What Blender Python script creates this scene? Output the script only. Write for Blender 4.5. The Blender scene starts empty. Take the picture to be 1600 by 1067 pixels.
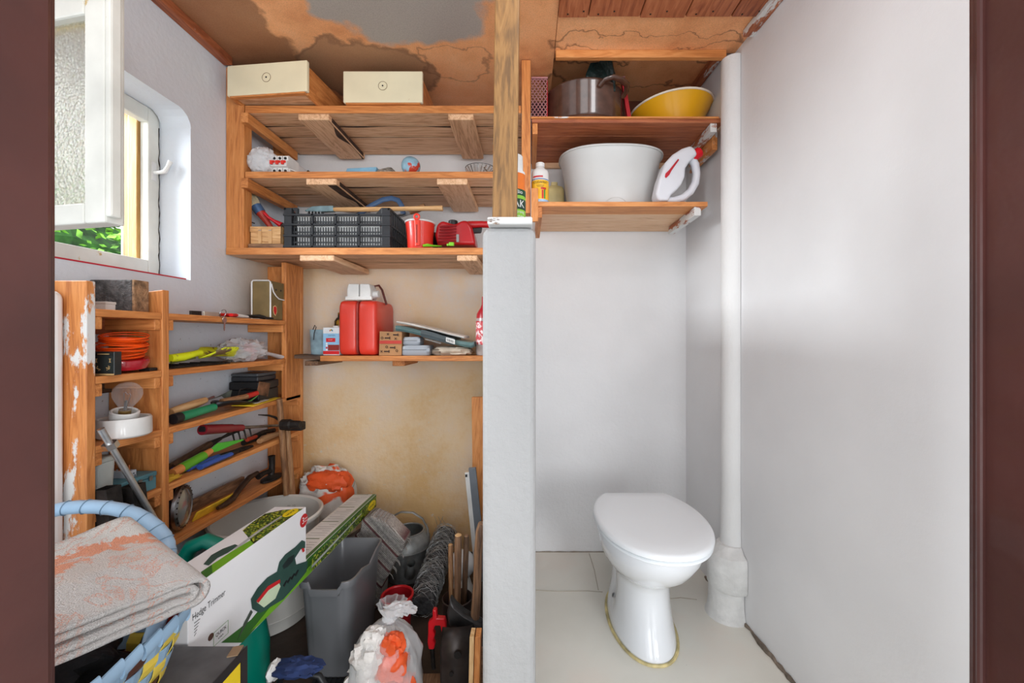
import bpy, bmesh, math, random
from mathutils import Vector, Matrix, Euler, noise
C = bpy.context.scene.collection
S = bpy.context.scene
PI = math.pi
# ---------------------------------------------------------------- camera, world, lights, exposure
F, CX, CY, H = 640.0, 825.0, 525.0, 1.03          # focal length in pixels, principal point, eye height
cam = bpy.data.cameras.new('camera'); camo = bpy.data.objects.new('camera', cam); C.objects.link(camo)
cam.sensor_width = 36.0; cam.lens = F/1600*36
cam.shift_x = -(CX-800)/1600; cam.shift_y = -(533.5-CY)/1600
cam.clip_start = 0.02
camo.location = (0, 0, H); camo.rotation_euler = (PI/2, 0, 0)
S.camera = camo
S.view_settings.view_transform = 'Standard'; S.view_settings.look = 'None'
S.view_settings.gamma = 1.0; S.view_settings.use_curve_mapping = False
S.view_settings.exposure = 0.28
w = bpy.data.worlds.new('overcast'); S.world = w; w.use_nodes = True
bg = w.node_tree.nodes['Background']; bg.inputs[0].default_value = (0.92, 0.96, 1.0, 1); bg.inputs[1].default_value = 1.3
def area(name, loc, target, size, power, color=(1,1,1), sy=None):
    l = bpy.data.lights.new(name, 'AREA'); l.energy = power; l.color = color
    l.shape = 'RECTANGLE'; l.size = size; l.size_y = sy or size
    o = bpy.data.objects.new(name, l); C.objects.link(o); o.location = loc
    o.rotation_euler = (Vector(target)-Vector(loc)).to_track_quat('-Z', 'Y').to_euler(); return o
area('hall_fill', (0.0, -3.2, 0.75), (-0.1, 1.6, 1.0), 2.2, 36, (0.96, 0.98, 1.0))  # unseen broad fill behind the camera, added for even frontal light
area('hall_side_fill', (1.9, -2.6, 1.1), (-0.8, 1.5, 0.9), 1.4, 70, (0.96, 0.98, 1.0))  # unseen fill from the right, added to brighten rack and left wall
area('toilet_overhead_fill', (0.24, 0.66, 2.06), (0.30, 0.95, 0.0), 0.45, 3.7, (0.97, 0.98, 1.0))  # unseen overhead fill, added to lift the lid and floor
area('window_daylight', (-3.1, 0.9, 2.45), (-0.5, 1.15, 1.2), 1.7, 320, (0.90, 0.96, 1.0))
# ---------------------------------------------------------------- pixel-measured places -> metres
def X(px, d): return (px-CX)*d/F
def Z(py, d): return H-(py-CY)*d/F
def W(px, py, d): return Vector((X(px, d), d, Z(py, d)))
# ---------------------------------------------------------------- mesh builder
def basis(o, ex, ey):
    ex = Vector(ex).normalized(); ez = ex.cross(Vector(ey)).normalized(); ey = ez.cross(ex)
    m = Matrix((ex, ey, ez)).transposed().to_4x4(); m.translation = Vector(o); return m
def TR(loc, rot=(0,0,0)): return Matrix.Translation(Vector(loc)) @ Euler(rot).to_matrix().to_4x4()
FRONT = lambda o: basis(o, (1,0,0), (0,0,1))       # local xy drawn on a surface facing the camera
SIDE = lambda o: basis(o, (0,1,0), (0,0,1))        # local xy drawn on a surface facing +x
class MB:
    def __init__(s, M=None): s.v = []; s.f = []; s.M = M or Matrix()
    def add(s, vs, fs):
        b = len(s.v); s.v += [s.M @ Vector(v) for v in vs]; s.f += [tuple(i+b for i in f) for f in fs]; return s
    def box(s, x0, x1, y0, y1, z0, z1):
        return s.add([(x0,y0,z0),(x1,y0,z0),(x1,y1,z0),(x0,y1,z0),(x0,y0,z1),(x1,y0,z1),(x1,y1,z1),(x0,y1,z1)],
                     [(0,3,2,1),(4,5,6,7),(0,1,5,4),(1,2,6,5),(2,3,7,6),(3,0,4,7)])
    def obox(s, c, size, rot=(0,0,0)):
        m = TR(c, rot); a, b, h = [q/2 for q in size]
        vs = [m @ Vector(v) for v in [(-a,-b,-h),(a,-b,-h),(a,b,-h),(-a,b,-h),(-a,-b,h),(a,-b,h),(a,b,h),(-a,b,h)]]
        return s.add(vs, [(0,3,2,1),(4,5,6,7),(0,1,5,4),(1,2,6,5),(2,3,7,6),(3,0,4,7)])
    def bar(s, p0, p1, wd, th, up=(0,0,1)):
        p0 = Vector(p0); p1 = Vector(p1); m = basis(p0, p1-p0, up); L = (p1-p0).length
        vs = [m @ Vector(v) for x in (0, L) for v in ((x,-wd/2,-th/2),(x,wd/2,-th/2),(x,wd/2,th/2),(x,-wd/2,th/2))]
        return s.add(vs, [(0,1,2,3),(7,6,5,4),(0,4,5,1),(1,5,6,2),(2,6,7,3),(3,7,4,0)])
    def tube(s, pts, r, n=10, cap=True, flat=1.0, up=(0,0,1), closed=False):
        pts = [Vector(p) for p in pts]; k = len(pts)
        rs = list(r) if isinstance(r, (list, tuple)) else [r]*k
        t0 = (pts[1]-pts[0]).normalized(); u = Vector(up)
        if abs(u.dot(t0)) > .95: u = Vector((1,0,0)) if abs(t0.x) < .9 else Vector((0,1,0))
        vs = []
        for i in range(k):
            if closed: t = (pts[(i+1) % k]-pts[i-1]).normalized()
            else: t = (pts[min(i+1,k-1)]-pts[max(i-1,0)]).normalized()
            u = (u-t*u.dot(t)).normalized(); b = t.cross(u)
            for j in range(n):
                a = 2*PI*j/n; vs.append(pts[i]+b*math.cos(a)*rs[i]+u*math.sin(a)*rs[i]*flat)
        fs = []
        for i in range(k if closed else k-1):
            q = (i+1) % k
            for j in range(n): fs.append((i*n+j, i*n+(j+1)%n, q*n+(j+1)%n, q*n+j))
        if cap and not closed: fs += [tuple(range(n-1,-1,-1)), tuple((k-1)*n+j for j in range(n))]
        return s.add(vs, fs)
    def loft(s, rings, cap0=True, cap1=True):
        n = len(rings[0]); vs = [p for r in rings for p in r]; fs = []
        for i in range(len(rings)-1):
            for j in range(n): fs.append((i*n+j, i*n+(j+1)%n, (i+1)*n+(j+1)%n, (i+1)*n+j))
        if cap0: fs.append(tuple(range(n-1,-1,-1)))
        if cap1: fs.append(tuple((len(rings)-1)*n+j for j in range(n)))
        return s.add(vs, fs)
    def lathe(s, prof, n=24, M=None, sx=1, sy=1, cap0=True, cap1=True):
        M = M or Matrix()
        return s.loft([[M @ Vector((max(r,1e-4)*sx*math.cos(2*PI*j/n), max(r,1e-4)*sy*math.sin(2*PI*j/n), z)) for j in range(n)] for r, z in prof], cap0, cap1)
    def srect(s, prof, M=None, n=32, p=4.0, cap0=True, cap1=True):
        # rounded rectangles: prof = (half x, half y, z, [shift x, shift y])
        M = M or Matrix(); rings = []
        for q in prof:
            a, b, z = q[:3]; ox, oy = (q[3], q[4]) if len(q) > 3 else (0, 0); ring = []
            for j in range(n):
                t = 2*PI*j/n; c, si = math.cos(t), math.sin(t)
                ring.append(M @ Vector((ox+a*math.copysign(abs(c)**(2/p), c), oy+b*math.copysign(abs(si)**(2/p), si), z)))
            rings.append(ring)
        return s.loft(rings, cap0, cap1)
    def prism(s, poly, h, M=None):
        M = M or Matrix(); n = len(poly)
        vs = [M @ Vector((x,y,0)) for x,y in poly]+[M @ Vector((x,y,h)) for x,y in poly]
        return s.add(vs, [tuple(range(n-1,-1,-1)), tuple(range(n,2*n))]+[(i,(i+1)%n,n+(i+1)%n,n+i) for i in range(n)])
    def sheet(s, fn, nu, nv):
        vs = [fn(i/nu, j/nv) for j in range(nv+1) for i in range(nu+1)]
        return s.add(vs, [(j*(nu+1)+i, j*(nu+1)+i+1, (j+1)*(nu+1)+i+1, (j+1)*(nu+1)+i) for j in range(nv) for i in range(nu)])
    def lump(s, c, rad, seed=0, amp=.15, freq=3, nu=28, nv=18, p=2.0, ridge=False, zmin=None, M=None):
        c = Vector(c); rings = []; M = M or Matrix()
        for i in range(nv+1):
            ph = -PI/2+PI*i/nv; ring = []
            for j in range(nu):
                th = 2*PI*j/nu
                def sg(v, e): return math.copysign(abs(v)**e, v)
                e = 2/p; d = Vector((sg(math.cos(ph),e)*sg(math.cos(th),e), sg(math.cos(ph),e)*sg(math.sin(th),e), sg(math.sin(ph),e)))
                q = d*freq+Vector((seed*7.3, seed*3.1, seed))
                nz = noise.fractal(q, 1.0, 2.0, 4)
                if ridge: nz = .5-2*abs(noise.noise(q))+.5*(.5-2*abs(noise.noise(q*2.1)))
                k = 1+amp*nz
                v = c+M.to_3x3() @ Vector((d.x*rad[0]*k, d.y*rad[1]*k, d.z*rad[2]*k))
                if zmin is not None and v.z < zmin: v.z = zmin
                ring.append(v)
            rings.append(ring)
        return s.loft(rings)
    def torus(s, M, R, r, n=32, m=10, sx=1, sy=1, a0=0, a1=2*PI):
        full = abs(a1-a0-2*PI) < 1e-6; k = n if full else n+1
        pts = [M @ Vector((R*sx*math.cos(a0+(a1-a0)*i/n), R*sy*math.sin(a0+(a1-a0)*i/n), 0)) for i in range(k)]
        return s.tube(pts, r, m, closed=full, up=M.to_3x3() @ Vector((0,0,1)))
ORG = {}
def tag(o, label=None, cat=None, group=None, kind=None):
    if label: o['label'] = label
    if cat: o['category'] = cat
    if group: o['group'] = group
    if kind: o['kind'] = kind
    return o
def thing(name, label, cat, loc, group=None):
    o = bpy.data.objects.new(name, None); C.objects.link(o); o.location = Vector(loc); o.empty_display_size = .03
    ORG[o] = Vector(loc); return tag(o, label, cat, group)
def obj(name, mb, mat, parent=None, smooth=False, bevel=0, sub=0, solid=0, seg=2, loc=None, sharp=.7, label=None):
    if parent is not None: off = ORG[parent]
    elif loc is not None: off = Vector(loc)
    else:
        xs = [v.x for v in mb.v]; ys = [v.y for v in mb.v]; zs = [v.z for v in mb.v]
        off = Vector(((min(xs)+max(xs))/2, (min(ys)+max(ys))/2, min(zs)))
    me = bpy.data.meshes.new(name); me.from_pydata([v-off for v in mb.v], [], mb.f)
    bm = bmesh.new(); bm.from_mesh(me); bmesh.ops.recalc_face_normals(bm, faces=bm.faces); bm.to_mesh(me); bm.free()
    me.materials.append(mat)
    if smooth:
        me.polygons.foreach_set('use_smooth', [True]*len(me.polygons)); me.set_sharp_from_angle(angle=sharp)
    o = bpy.data.objects.new(name, me); C.objects.link(o); ORG[o] = off
    if parent is not None: o.parent = parent
    else: o.location = off
    if solid: m = o.modifiers.new('solid', 'SOLIDIFY'); m.thickness = solid; m.offset = 0
    if bevel: m = o.modifiers.new('bevel', 'BEVEL'); m.width = bevel; m.segments = seg; m.limit_method = 'ANGLE'
    if sub: m = o.modifiers.new('sub', 'SUBSURF'); m.levels = sub; m.render_levels = sub
    if label: o['label'] = label
    return o
def text(body, size, M, mat, parent, name='lettering', align='CENTER', stretch=1.0):
    cu = bpy.data.curves.new(name, 'FONT'); cu.body = body; cu.size = size; cu.align_x = align; cu.align_y = 'CENTER'
    cu.resolution_u = 3
    t = bpy.data.objects.new(name, cu); me = bpy.data.meshes.new_from_object(t); bpy.data.objects.remove(t)
    M2 = Matrix.Translation(-ORG[parent]) @ M @ Matrix.Diagonal((stretch, 1, 1, 1))
    me.transform(M2); me.name = name; me.materials.clear(); me.materials.append(mat)
    o = bpy.data.objects.new(name, me); C.objects.link(o); o.parent = parent; ORG[o] = ORG[parent]; return o
def marks(n, size, M, mat, parent, seed=1):                     # unreadable small print: a row of short strokes
    rg_ = random.Random(seed); mb = MB(M); w_ = n*size*.62; 
    for k in range(n):
        x0 = -w_/2+k*size*.62; h_ = size*rg_.choice((.5,.62,.7)); mb.box(x0, x0+size*.14, -h_/2, h_/2, 0, .0004)
        if rg_.random() < .75: yy_ = rg_.choice((-.5,0,.5))*h_*.8; mb.box(x0+size*.14, x0+size*.42, yy_-size*.06, yy_+size*.06, 0, .0004)
    o = obj('small_print', mb, mat, parent); o['kind'] = 'stuff'; return o
def poly(name, pts, M, mat, parent, h=.0006, label=None):      # flat print: a thin shape on a surface
    return obj(name, MB().prism(pts, h, M), mat, parent, label=label)
def struct(name, mb, mat, **k): o = obj(name, mb, mat, **k); o['kind'] = 'structure'; return o
# ---------------------------------------------------------------- materials
def lin(c):
    return tuple((q/12.92 if q <= .04045 else ((q+.055)/1.055)**2.4) for q in [v/255 for v in c])+(1,)
def newmat(name):
    m = bpy.data.materials.new(name); m.use_nodes = True; nt = m.node_tree; return m, nt, nt.nodes['Principled BSDF']
def nd(nt, t, **kw):
    n = nt.nodes.new(t)
    for k, v in kw.items():
        if k.startswith('i_'): n.inputs[int(k[2:]) if k[2:].isdigit() else k[2:].replace('_', ' ')].default_value = v
        else: setattr(n, k, v)
    return n
def ramp(nt, stops):
    r = nt.nodes.new('ShaderNodeValToRGB'); e = r.color_ramp.elements
    while len(e) < len(stops): e.new(.5)
    for q, (p, c) in zip(e, stops): q.position = p; q.color = lin(c) if len(c) == 3 else c
    return r
MC = {}
def pm(c, rough=.5, metal=0, var=.12, vs=8, bump=0, bs=40, coat=0, trans=0, sss=0, alpha=1, worn=None, wa=.62, ws=9, spec=.5, ior=1.45):
    key = ('pm', c, rough, metal, var, vs, bump, bs, coat, trans, sss, alpha, worn, wa, ws)
    if key in MC: return MC[key]
    m, nt, b = newmat('surface_%d' % len(MC)); L = nt.links.new
    tc = nd(nt, 'ShaderNodeTexCoord')
    n = nd(nt, 'ShaderNodeTexNoise', i_Scale=vs, i_Detail=5); L(tc.outputs['Object'], n.inputs['Vector'])
    dk = tuple(max(0, q*(1-var)) for q in c); lt = tuple(min(255, q*(1+var*.5)) for q in c)
    r = ramp(nt, [(.3, dk), (.7, lt)]); L(n.outputs[0], r.inputs[0]); out = r.outputs[0]
    if worn:
        n2 = nd(nt, 'ShaderNodeTexNoise', i_Scale=ws, i_Detail=8, i_Roughness=.65); L(tc.outputs['Object'], n2.inputs['Vector'])
        r2 = ramp(nt, [(wa, (0,0,0,1)), (wa+.03, (1,1,1,1))]); L(n2.outputs[0], r2.inputs[0])
        mx = nd(nt, 'ShaderNodeMix', data_type='RGBA'); L(r2.outputs[0], mx.inputs[0]); L(out, mx.inputs[6]); mx.inputs[7].default_value = lin(worn); out = mx.outputs[2]
    L(out, b.inputs['Base Color']); b.inputs['Roughness'].default_value = rough; b.inputs['Metallic'].default_value = metal
    b.inputs['Coat Weight'].default_value = coat; b.inputs['Transmission Weight'].default_value = trans; b.inputs['IOR'].default_value = ior
    b.inputs['Specular IOR Level'].default_value = spec
    if sss: b.inputs['Subsurface Weight'].default_value = sss; b.inputs['Subsurface Radius'].default_value = (.02,.02,.02); b.inputs['Subsurface Scale'].default_value = .3
    b.inputs['Alpha'].default_value = alpha
    if bump:
        n3 = nd(nt, 'ShaderNodeTexNoise', i_Scale=bs, i_Detail=4); L(tc.outputs['Object'], n3.inputs['Vector'])
        bp = nd(nt, 'ShaderNodeBump', i_Strength=bump, i_Distance=.01); L(n3.outputs[0], bp.inputs['Height']); L(bp.outputs[0], b.inputs['Normal'])
    MC[key] = m; return m
def wood(tone='pine', axis='x', rough=.55):
    key = ('wood', tone, axis)
    if key in MC: return MC[key]
    dk, md, lt = {'pine': ((172,102,50),(204,131,70),(220,152,90)), 'under': ((184,136,98),(222,178,138),(232,196,160)),
        'red': ((126,64,38),(164,92,56),(186,114,74)), 'old': ((82,58,42),(128,94,68),(158,122,92)), 'pale': ((176,128,80),(208,164,112),(226,190,142)),
        'dark': ((50,34,24),(84,60,42),(112,84,62)), 'post': ((108,78,44),(148,108,60),(166,128,78)), 'ochre': ((150,108,54),(182,138,76),(200,160,100)),
        'handle': ((110,76,50),(152,110,74),(178,138,98))}[tone]
    m, nt, b = newmat('wood_%s_%s' % (tone, axis)); L = nt.links.new
    tc = nd(nt, 'ShaderNodeTexCoord'); oi = nd(nt, 'ShaderNodeObjectInfo')
    cm = nd(nt, 'ShaderNodeCombineXYZ')
    for i, k in enumerate((13.0, 7.0, 5.0)):
        q = nd(nt, 'ShaderNodeMath', operation='MULTIPLY', i_1=k); L(oi.outputs['Random'], q.inputs[0]); L(q.outputs[0], cm.inputs[i])
    ad = nd(nt, 'ShaderNodeVectorMath', operation='ADD'); L(tc.outputs['Object'], ad.inputs[0]); L(cm.outputs[0], ad.inputs[1])
    mp = nd(nt, 'ShaderNodeMapping'); L(ad.outputs[0], mp.inputs['Vector'])
    mp.inputs['Scale'].default_value = {'x': (1.2,13,13), 'y': (13,1.2,13), 'z': (13,13,1.2)}[axis]
    n = nd(nt, 'ShaderNodeTexNoise', i_Scale=1.6, i_Detail=7, i_Roughness=.55, i_Distortion=1.1); L(mp.outputs[0], n.inputs['Vector'])
    wv = nd(nt, 'ShaderNodeMath', operation='MULTIPLY', i_1=46.0); L(n.outputs[0], wv.inputs[0])
    sn = nd(nt, 'ShaderNodeMath', operation='SINE'); L(wv.outputs[0], sn.inputs[0])
    s2 = nd(nt, 'ShaderNodeMath', operation='MULTIPLY_ADD', i_1=.10, i_2=0.0); L(sn.outputs[0], s2.inputs[0])
    n2 = nd(nt, 'ShaderNodeTexNoise', i_Scale=5, i_Detail=8, i_Roughness=.7); L(mp.outputs[0], n2.inputs['Vector'])
    sm = nd(nt, 'ShaderNodeMath', operation='ADD'); L(s2.outputs[0], sm.inputs[0]); L(n2.outputs[0], sm.inputs[1])
    r0 = nd(nt, 'ShaderNodeMath', operation='MULTIPLY_ADD', i_1=.16, i_2=-.08); L(oi.outputs['Random'], r0.inputs[0])
    s3 = nd(nt, 'ShaderNodeMath', operation='ADD'); L(sm.outputs[0], s3.inputs[0]); L(r0.outputs[0], s3.inputs[1])
    r = ramp(nt, [(.26, dk), (.5, md), (.76, lt)]); L(s3.outputs[0], r.inputs[0])
    n4 = nd(nt, 'ShaderNodeTexNoise', i_Scale=9, i_Detail=3); L(ad.outputs[0], n4.inputs['Vector'])
    r4 = ramp(nt, [(.68, (1,1,1,1)), (.82, (.45,.4,.36,1))]); L(n4.outputs[0], r4.inputs[0])
    mx = nd(nt, 'ShaderNodeMix', data_type='RGBA', blend_type='MULTIPLY'); mx.inputs[0].default_value = .6; L(r.outputs[0], mx.inputs[6]); L(r4.outputs[0], mx.inputs[7])
    L(mx.outputs[2], b.inputs['Base Color']); b.inputs['Roughness'].default_value = rough
    bp = nd(nt, 'ShaderNodeBump', i_Strength=.12, i_Distance=.004); L(sm.outputs[0], bp.inputs['Height']); L(bp.outputs[0], b.inputs['Normal'])
    MC[key] = m; return m
def painted_wood(axis='z', amt=.52, tone='pine'):        # bare wood with flaking white paint
    key = ('pw', axis, amt, tone)
    if key in MC: return MC[key]
    base = wood(tone, axis); m = base.copy(); m.name = 'flaked_%d' % len(MC); nt = m.node_tree; L = nt.links.new; b = nt.nodes['Principled BSDF']
    src = b.inputs['Base Color'].links[0].from_socket
    tc = nd(nt, 'ShaderNodeTexCoord'); mp = nd(nt, 'ShaderNodeMapping'); L(tc.outputs['Object'], mp.inputs['Vector'])
    mp.inputs['Scale'].default_value = {'x': (4,12,12), 'y': (12,4,12), 'z': (14,14,5)}[axis]
    n = nd(nt, 'ShaderNodeTexNoise', i_Scale=1.5, i_Detail=9, i_Roughness=.7); L(mp.outputs[0], n.inputs['Vector'])
    r = ramp(nt, [(amt, (0,0,0,1)), (amt+.04, (1,1,1,1))]); L(n.outputs[0], r.inputs[0])
    mx = nd(nt, 'ShaderNodeMix', data_type='RGBA'); L(r.outputs[0], mx.inputs[0]); L(src, mx.inputs[6]); mx.inputs[7].default_value = lin((214,214,212))
    L(mx.outputs[2], b.inputs['Base Color']); MC[key] = m; return m
def plaster(name, c, bump=.35):
    m, nt, b = newmat(name); L = nt.links.new; tc = nd(nt, 'ShaderNodeTexCoord')
    n = nd(nt, 'ShaderNodeTexNoise', i_Scale=3, i_Detail=6); L(tc.outputs['Object'], n.inputs['Vector'])
    r = ramp(nt, [(.3, tuple(q*.965 for q in c)), (.7, c)]); L(n.outputs[0], r.inputs[0])
    b.inputs['Roughness'].default_value = .85
    n2 = nd(nt, 'ShaderNodeTexNoise', i_Scale=70, i_Detail=5, i_Roughness=.6); L(tc.outputs['Object'], n2.inputs['Vector'])
    n3 = nd(nt, 'ShaderNodeTexNoise', i_Scale=14, i_Detail=2); L(tc.outputs['Object'], n3.inputs['Vector'])
    a = nd(nt, 'ShaderNodeMath', operation='MULTIPLY_ADD', i_1=1.5); L(n3.outputs[0], a.inputs[0]); L(n2.outputs[0], a.inputs[2])
    bp = nd(nt, 'ShaderNodeBump', i_Strength=bump, i_Distance=.006); L(a.outputs[0], bp.inputs['Height']); L(bp.outputs[0], b.inputs['Normal'])
    L(r.outputs[0], b.inputs['Base Color'])
    return m, nt, b, tc, r
WHITE = (231,231,232)
M_wall = plaster('white_plaster', WHITE, .10)[0]
M_part = plaster('rough_white_plaster', (178,178,178), .55)[0]
def left_wall_mat():                                  # white plaster, speckled with dirt low down behind the tool rack
    m, nt, b, tc, r = plaster('left_wall_plaster', (216,222,230), .25); L = nt.links.new
    n = nd(nt, 'ShaderNodeTexNoise', i_Scale=85, i_Detail=4, i_Roughness=.7); L(tc.outputs['Object'], n.inputs['Vector'])
    sp = nd(nt, 'ShaderNodeSeparateXYZ'); L(tc.outputs['Object'], sp.inputs[0])
    mr = nd(nt, 'ShaderNodeMapRange', i_1=1.05, i_2=1.15, i_3=0.0, i_4=.14); L(sp.outputs[2], mr.inputs[0])
    ad = nd(nt, 'ShaderNodeMath', operation='SUBTRACT'); L(n.outputs[0], ad.inputs[0]); L(mr.outputs[0], ad.inputs[1])
    rr = ramp(nt, [(.66, (0,0,0,1)), (.70, (1,1,1,1))]); L(ad.outputs[0], rr.inputs[0])
    mx = nd(nt, 'ShaderNodeMix', data_type='RGBA'); L(rr.outputs[0], mx.inputs[0]); L(r.outputs[0], mx.inputs[6]); mx.inputs[7].default_value = lin((120,104,90))
    my = nd(nt, 'ShaderNodeMapRange', i_1=1.50, i_2=1.90); L(sp.outputs[1], my.inputs[0]); mz = nd(nt, 'ShaderNodeMath', operation='LESS_THAN', i_1=1.36); L(sp.outputs[2], mz.inputs[0])
    mz2 = nd(nt, 'ShaderNodeMath', operation='GREATER_THAN', i_1=1.1); L(sp.outputs[2], mz2.inputs[0]); m1 = nd(nt, 'ShaderNodeMath', operation='MULTIPLY'); L(mz.outputs[0], m1.inputs[0]); L(mz2.outputs[0], m1.inputs[1])
    m2 = nd(nt, 'ShaderNodeMath', operation='MULTIPLY'); L(m1.outputs[0], m2.inputs[0]); L(my.outputs[0], m2.inputs[1])
    mo = nd(nt, 'ShaderNodeMix', data_type='RGBA'); L(m2.outputs[0], mo.inputs[0]); L(mx.outputs[2], mo.inputs[6]); mo.inputs[7].default_value = lin((206,176,132))
    L(mo.outputs[2], b.inputs['Base Color']); return m
def back_wall_mat():                                  # ochre distemper in the storage half below the shelves, white elsewhere
    m, nt, b, tc, r = plaster('back_wall_plaster', WHITE, .3); L = nt.links.new
    sp = nd(nt, 'ShaderNodeSeparateXYZ'); L(tc.outputs['Object'], sp.inputs[0])
    n = nd(nt, 'ShaderNodeTexNoise', i_Scale=2.2, i_Detail=9, i_Roughness=.7); L(tc.outputs['Object'], n.inputs['Vector'])
    oc = ramp(nt, [(.28, (230,192,136)), (.42, (236,210,172)), (.55, (234,214,190)), (.70, (226,220,214))]); zr = nd(nt, 'ShaderNodeMapRange', i_1=.15, i_2=1.05, i_3=-.13, i_4=.03); L(sp.outputs[2], zr.inputs[0]); za = nd(nt, 'ShaderNodeMath', operation='ADD'); L(n.outputs[0], za.inputs[0]); L(zr.outputs[0], za.inputs[1]); L(za.outputs[0], oc.inputs[0])
    nn = nd(nt, 'ShaderNodeTexNoise', i_Scale=38, i_Detail=6, i_Roughness=.75); L(tc.outputs['Object'], nn.inputs['Vector'])
    r5 = ramp(nt, [(.63, (0,0,0,1)), (.68, (1,1,1,1))]); L(nn.outputs[0], r5.inputs[0])
    fl = nd(nt, 'ShaderNodeMix', data_type='RGBA'); L(r5.outputs[0], fl.inputs[0]); L(oc.outputs[0], fl.inputs[6]); fl.inputs[7].default_value = lin((226,216,198))
    lx = nd(nt, 'ShaderNodeMath', operation='LESS_THAN', i_1=-.05); L(sp.outputs[0], lx.inputs[0])
    lz = nd(nt, 'ShaderNodeMath', operation='LESS_THAN', i_1=1.36); L(sp.outputs[2], lz.inputs[0])
    mm = nd(nt, 'ShaderNodeMath', operation='MULTIPLY'); L(lx.outputs[0], mm.inputs[0]); L(lz.outputs[0], mm.inputs[1])
    mx = nd(nt, 'ShaderNodeMix', data_type='RGBA'); L(mm.outputs[0], mx.inputs[0]); L(r.outputs[0], mx.inputs[6]); L(fl.outputs[2], mx.inputs[7])
    L(mx.outputs[2], b.inputs['Base Color']); return m
def ceiling_mat():                                    # hardboard with water stains and a grey patch of lamp flare painted in
    m, nt, b = newmat('stained_hardboard'); L = nt.links.new; tc = nd(nt, 'ShaderNodeTexCoord')
    n = nd(nt, 'ShaderNodeTexNoise', i_Scale=5, i_Detail=7, i_Roughness=.6); L(tc.outputs['Object'], n.inputs['Vector'])
    r = ramp(nt, [(.32, (222,148,96)), (.55, (246,178,124)), (.75, (250,192,142))]); L(n.outputs[0], r.inputs[0])
    nw = nd(nt, 'ShaderNodeTexNoise', i_Scale=7, i_Detail=8); L(tc.outputs['Object'], nw.inputs['Vector'])
    sc = nd(nt, 'ShaderNodeVectorMath', operation='MULTIPLY_ADD'); L(nw.outputs['Color'], sc.inputs[0]); sc.inputs[1].default_value = (.26,.26,0); L(tc.outputs['Object'], sc.inputs[2])
    cur = r.outputs[0]
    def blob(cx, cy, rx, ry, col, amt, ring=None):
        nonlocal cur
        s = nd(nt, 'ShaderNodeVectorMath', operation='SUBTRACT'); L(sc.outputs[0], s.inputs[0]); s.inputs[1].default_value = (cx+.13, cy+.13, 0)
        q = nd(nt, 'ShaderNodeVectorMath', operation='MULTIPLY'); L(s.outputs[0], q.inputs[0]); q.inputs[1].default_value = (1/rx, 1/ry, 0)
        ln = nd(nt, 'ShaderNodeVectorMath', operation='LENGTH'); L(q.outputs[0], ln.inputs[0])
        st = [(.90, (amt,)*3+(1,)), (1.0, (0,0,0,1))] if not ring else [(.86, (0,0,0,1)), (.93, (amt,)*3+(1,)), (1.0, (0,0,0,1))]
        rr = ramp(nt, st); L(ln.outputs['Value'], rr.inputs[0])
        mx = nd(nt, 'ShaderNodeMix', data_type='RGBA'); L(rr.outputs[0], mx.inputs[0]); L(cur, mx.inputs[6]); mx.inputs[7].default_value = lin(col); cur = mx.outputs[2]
    blob(-1.05, 1.35, .20, .55, (120,80,56), .7)
    blob(-.66, 1.66, .28, .20, (158,122,92), .75)
    blob(-.66, 1.66, .28, .20, (120,84,64), .6, True)
    blob(-.40, 1.16, .35, .36, (176,168,160), 1.0)  # grey lamp flare, put into the board colour
    blob(-.30, 1.62, .14, .09, (110,70,54), .5, True)
    blob(.45, 1.48, .36, .05, (88,48,34), .7, True)
    blob(.45, 1.74, .40, .09, (80,42,30), .7, True)
    n2 = nd(nt, 'ShaderNodeTexNoise', i_Scale=260, i_Detail=3); L(tc.outputs['Object'], n2.inputs['Vector'])
    r2 = ramp(nt, [(.3, (.78,.78,.78,1)), (.6, (1,1,1,1))]); L(n2.outputs[0], r2.inputs[0])
    mx = nd(nt, 'ShaderNodeMix', data_type='RGBA', blend_type='MULTIPLY'); mx.inputs[0].default_value = .8; L(cur, mx.inputs[6]); L(r2.outputs[0], mx.inputs[7])
    L(mx.outputs[2], b.inputs['Base Color']); b.inputs['Roughness'].default_value = .6; return m
def floor_mat():                                      # cream floor paint with faint hairline cracks and peach patches
    m, nt, b = newmat('cream_floor_paint'); L = nt.links.new; tc = nd(nt, 'ShaderNodeTexCoord')
    n = nd(nt, 'ShaderNodeTexNoise', i_Scale=3, i_Detail=5); L(tc.outputs['Object'], n.inputs['Vector'])
    r = ramp(nt, [(.3, (216,213,202)), (.55, (226,223,213)), (.75, (230,218,206))]); L(n.outputs[0], r.inputs[0])
    n2 = nd(nt, 'ShaderNodeTexNoise', i_Scale=120, i_Detail=4); L(tc.outputs['Object'], n2.inputs['Vector'])
    r2 = ramp(nt, [(.74, (1,1,1,1)), (.78, (.62,.58,.52,1))]); L(n2.outputs[0], r2.inputs[0])
    mx = nd(nt, 'ShaderNodeMix', data_type='RGBA', blend_type='MULTIPLY'); mx.inputs[0].default_value = .7; L(r.outputs[0], mx.inputs[6]); L(r2.outputs[0], mx.inputs[7])
    L(mx.outputs[2], b.inputs['Base Color']); b.inputs['Roughness'].default_value = .38
    bp = nd(nt, 'ShaderNodeBump', i_Strength=.08, i_Distance=.01); L(n.outputs[0], bp.inputs['Height']); L(bp.outputs[0], b.inputs['Normal']); return m
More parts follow.
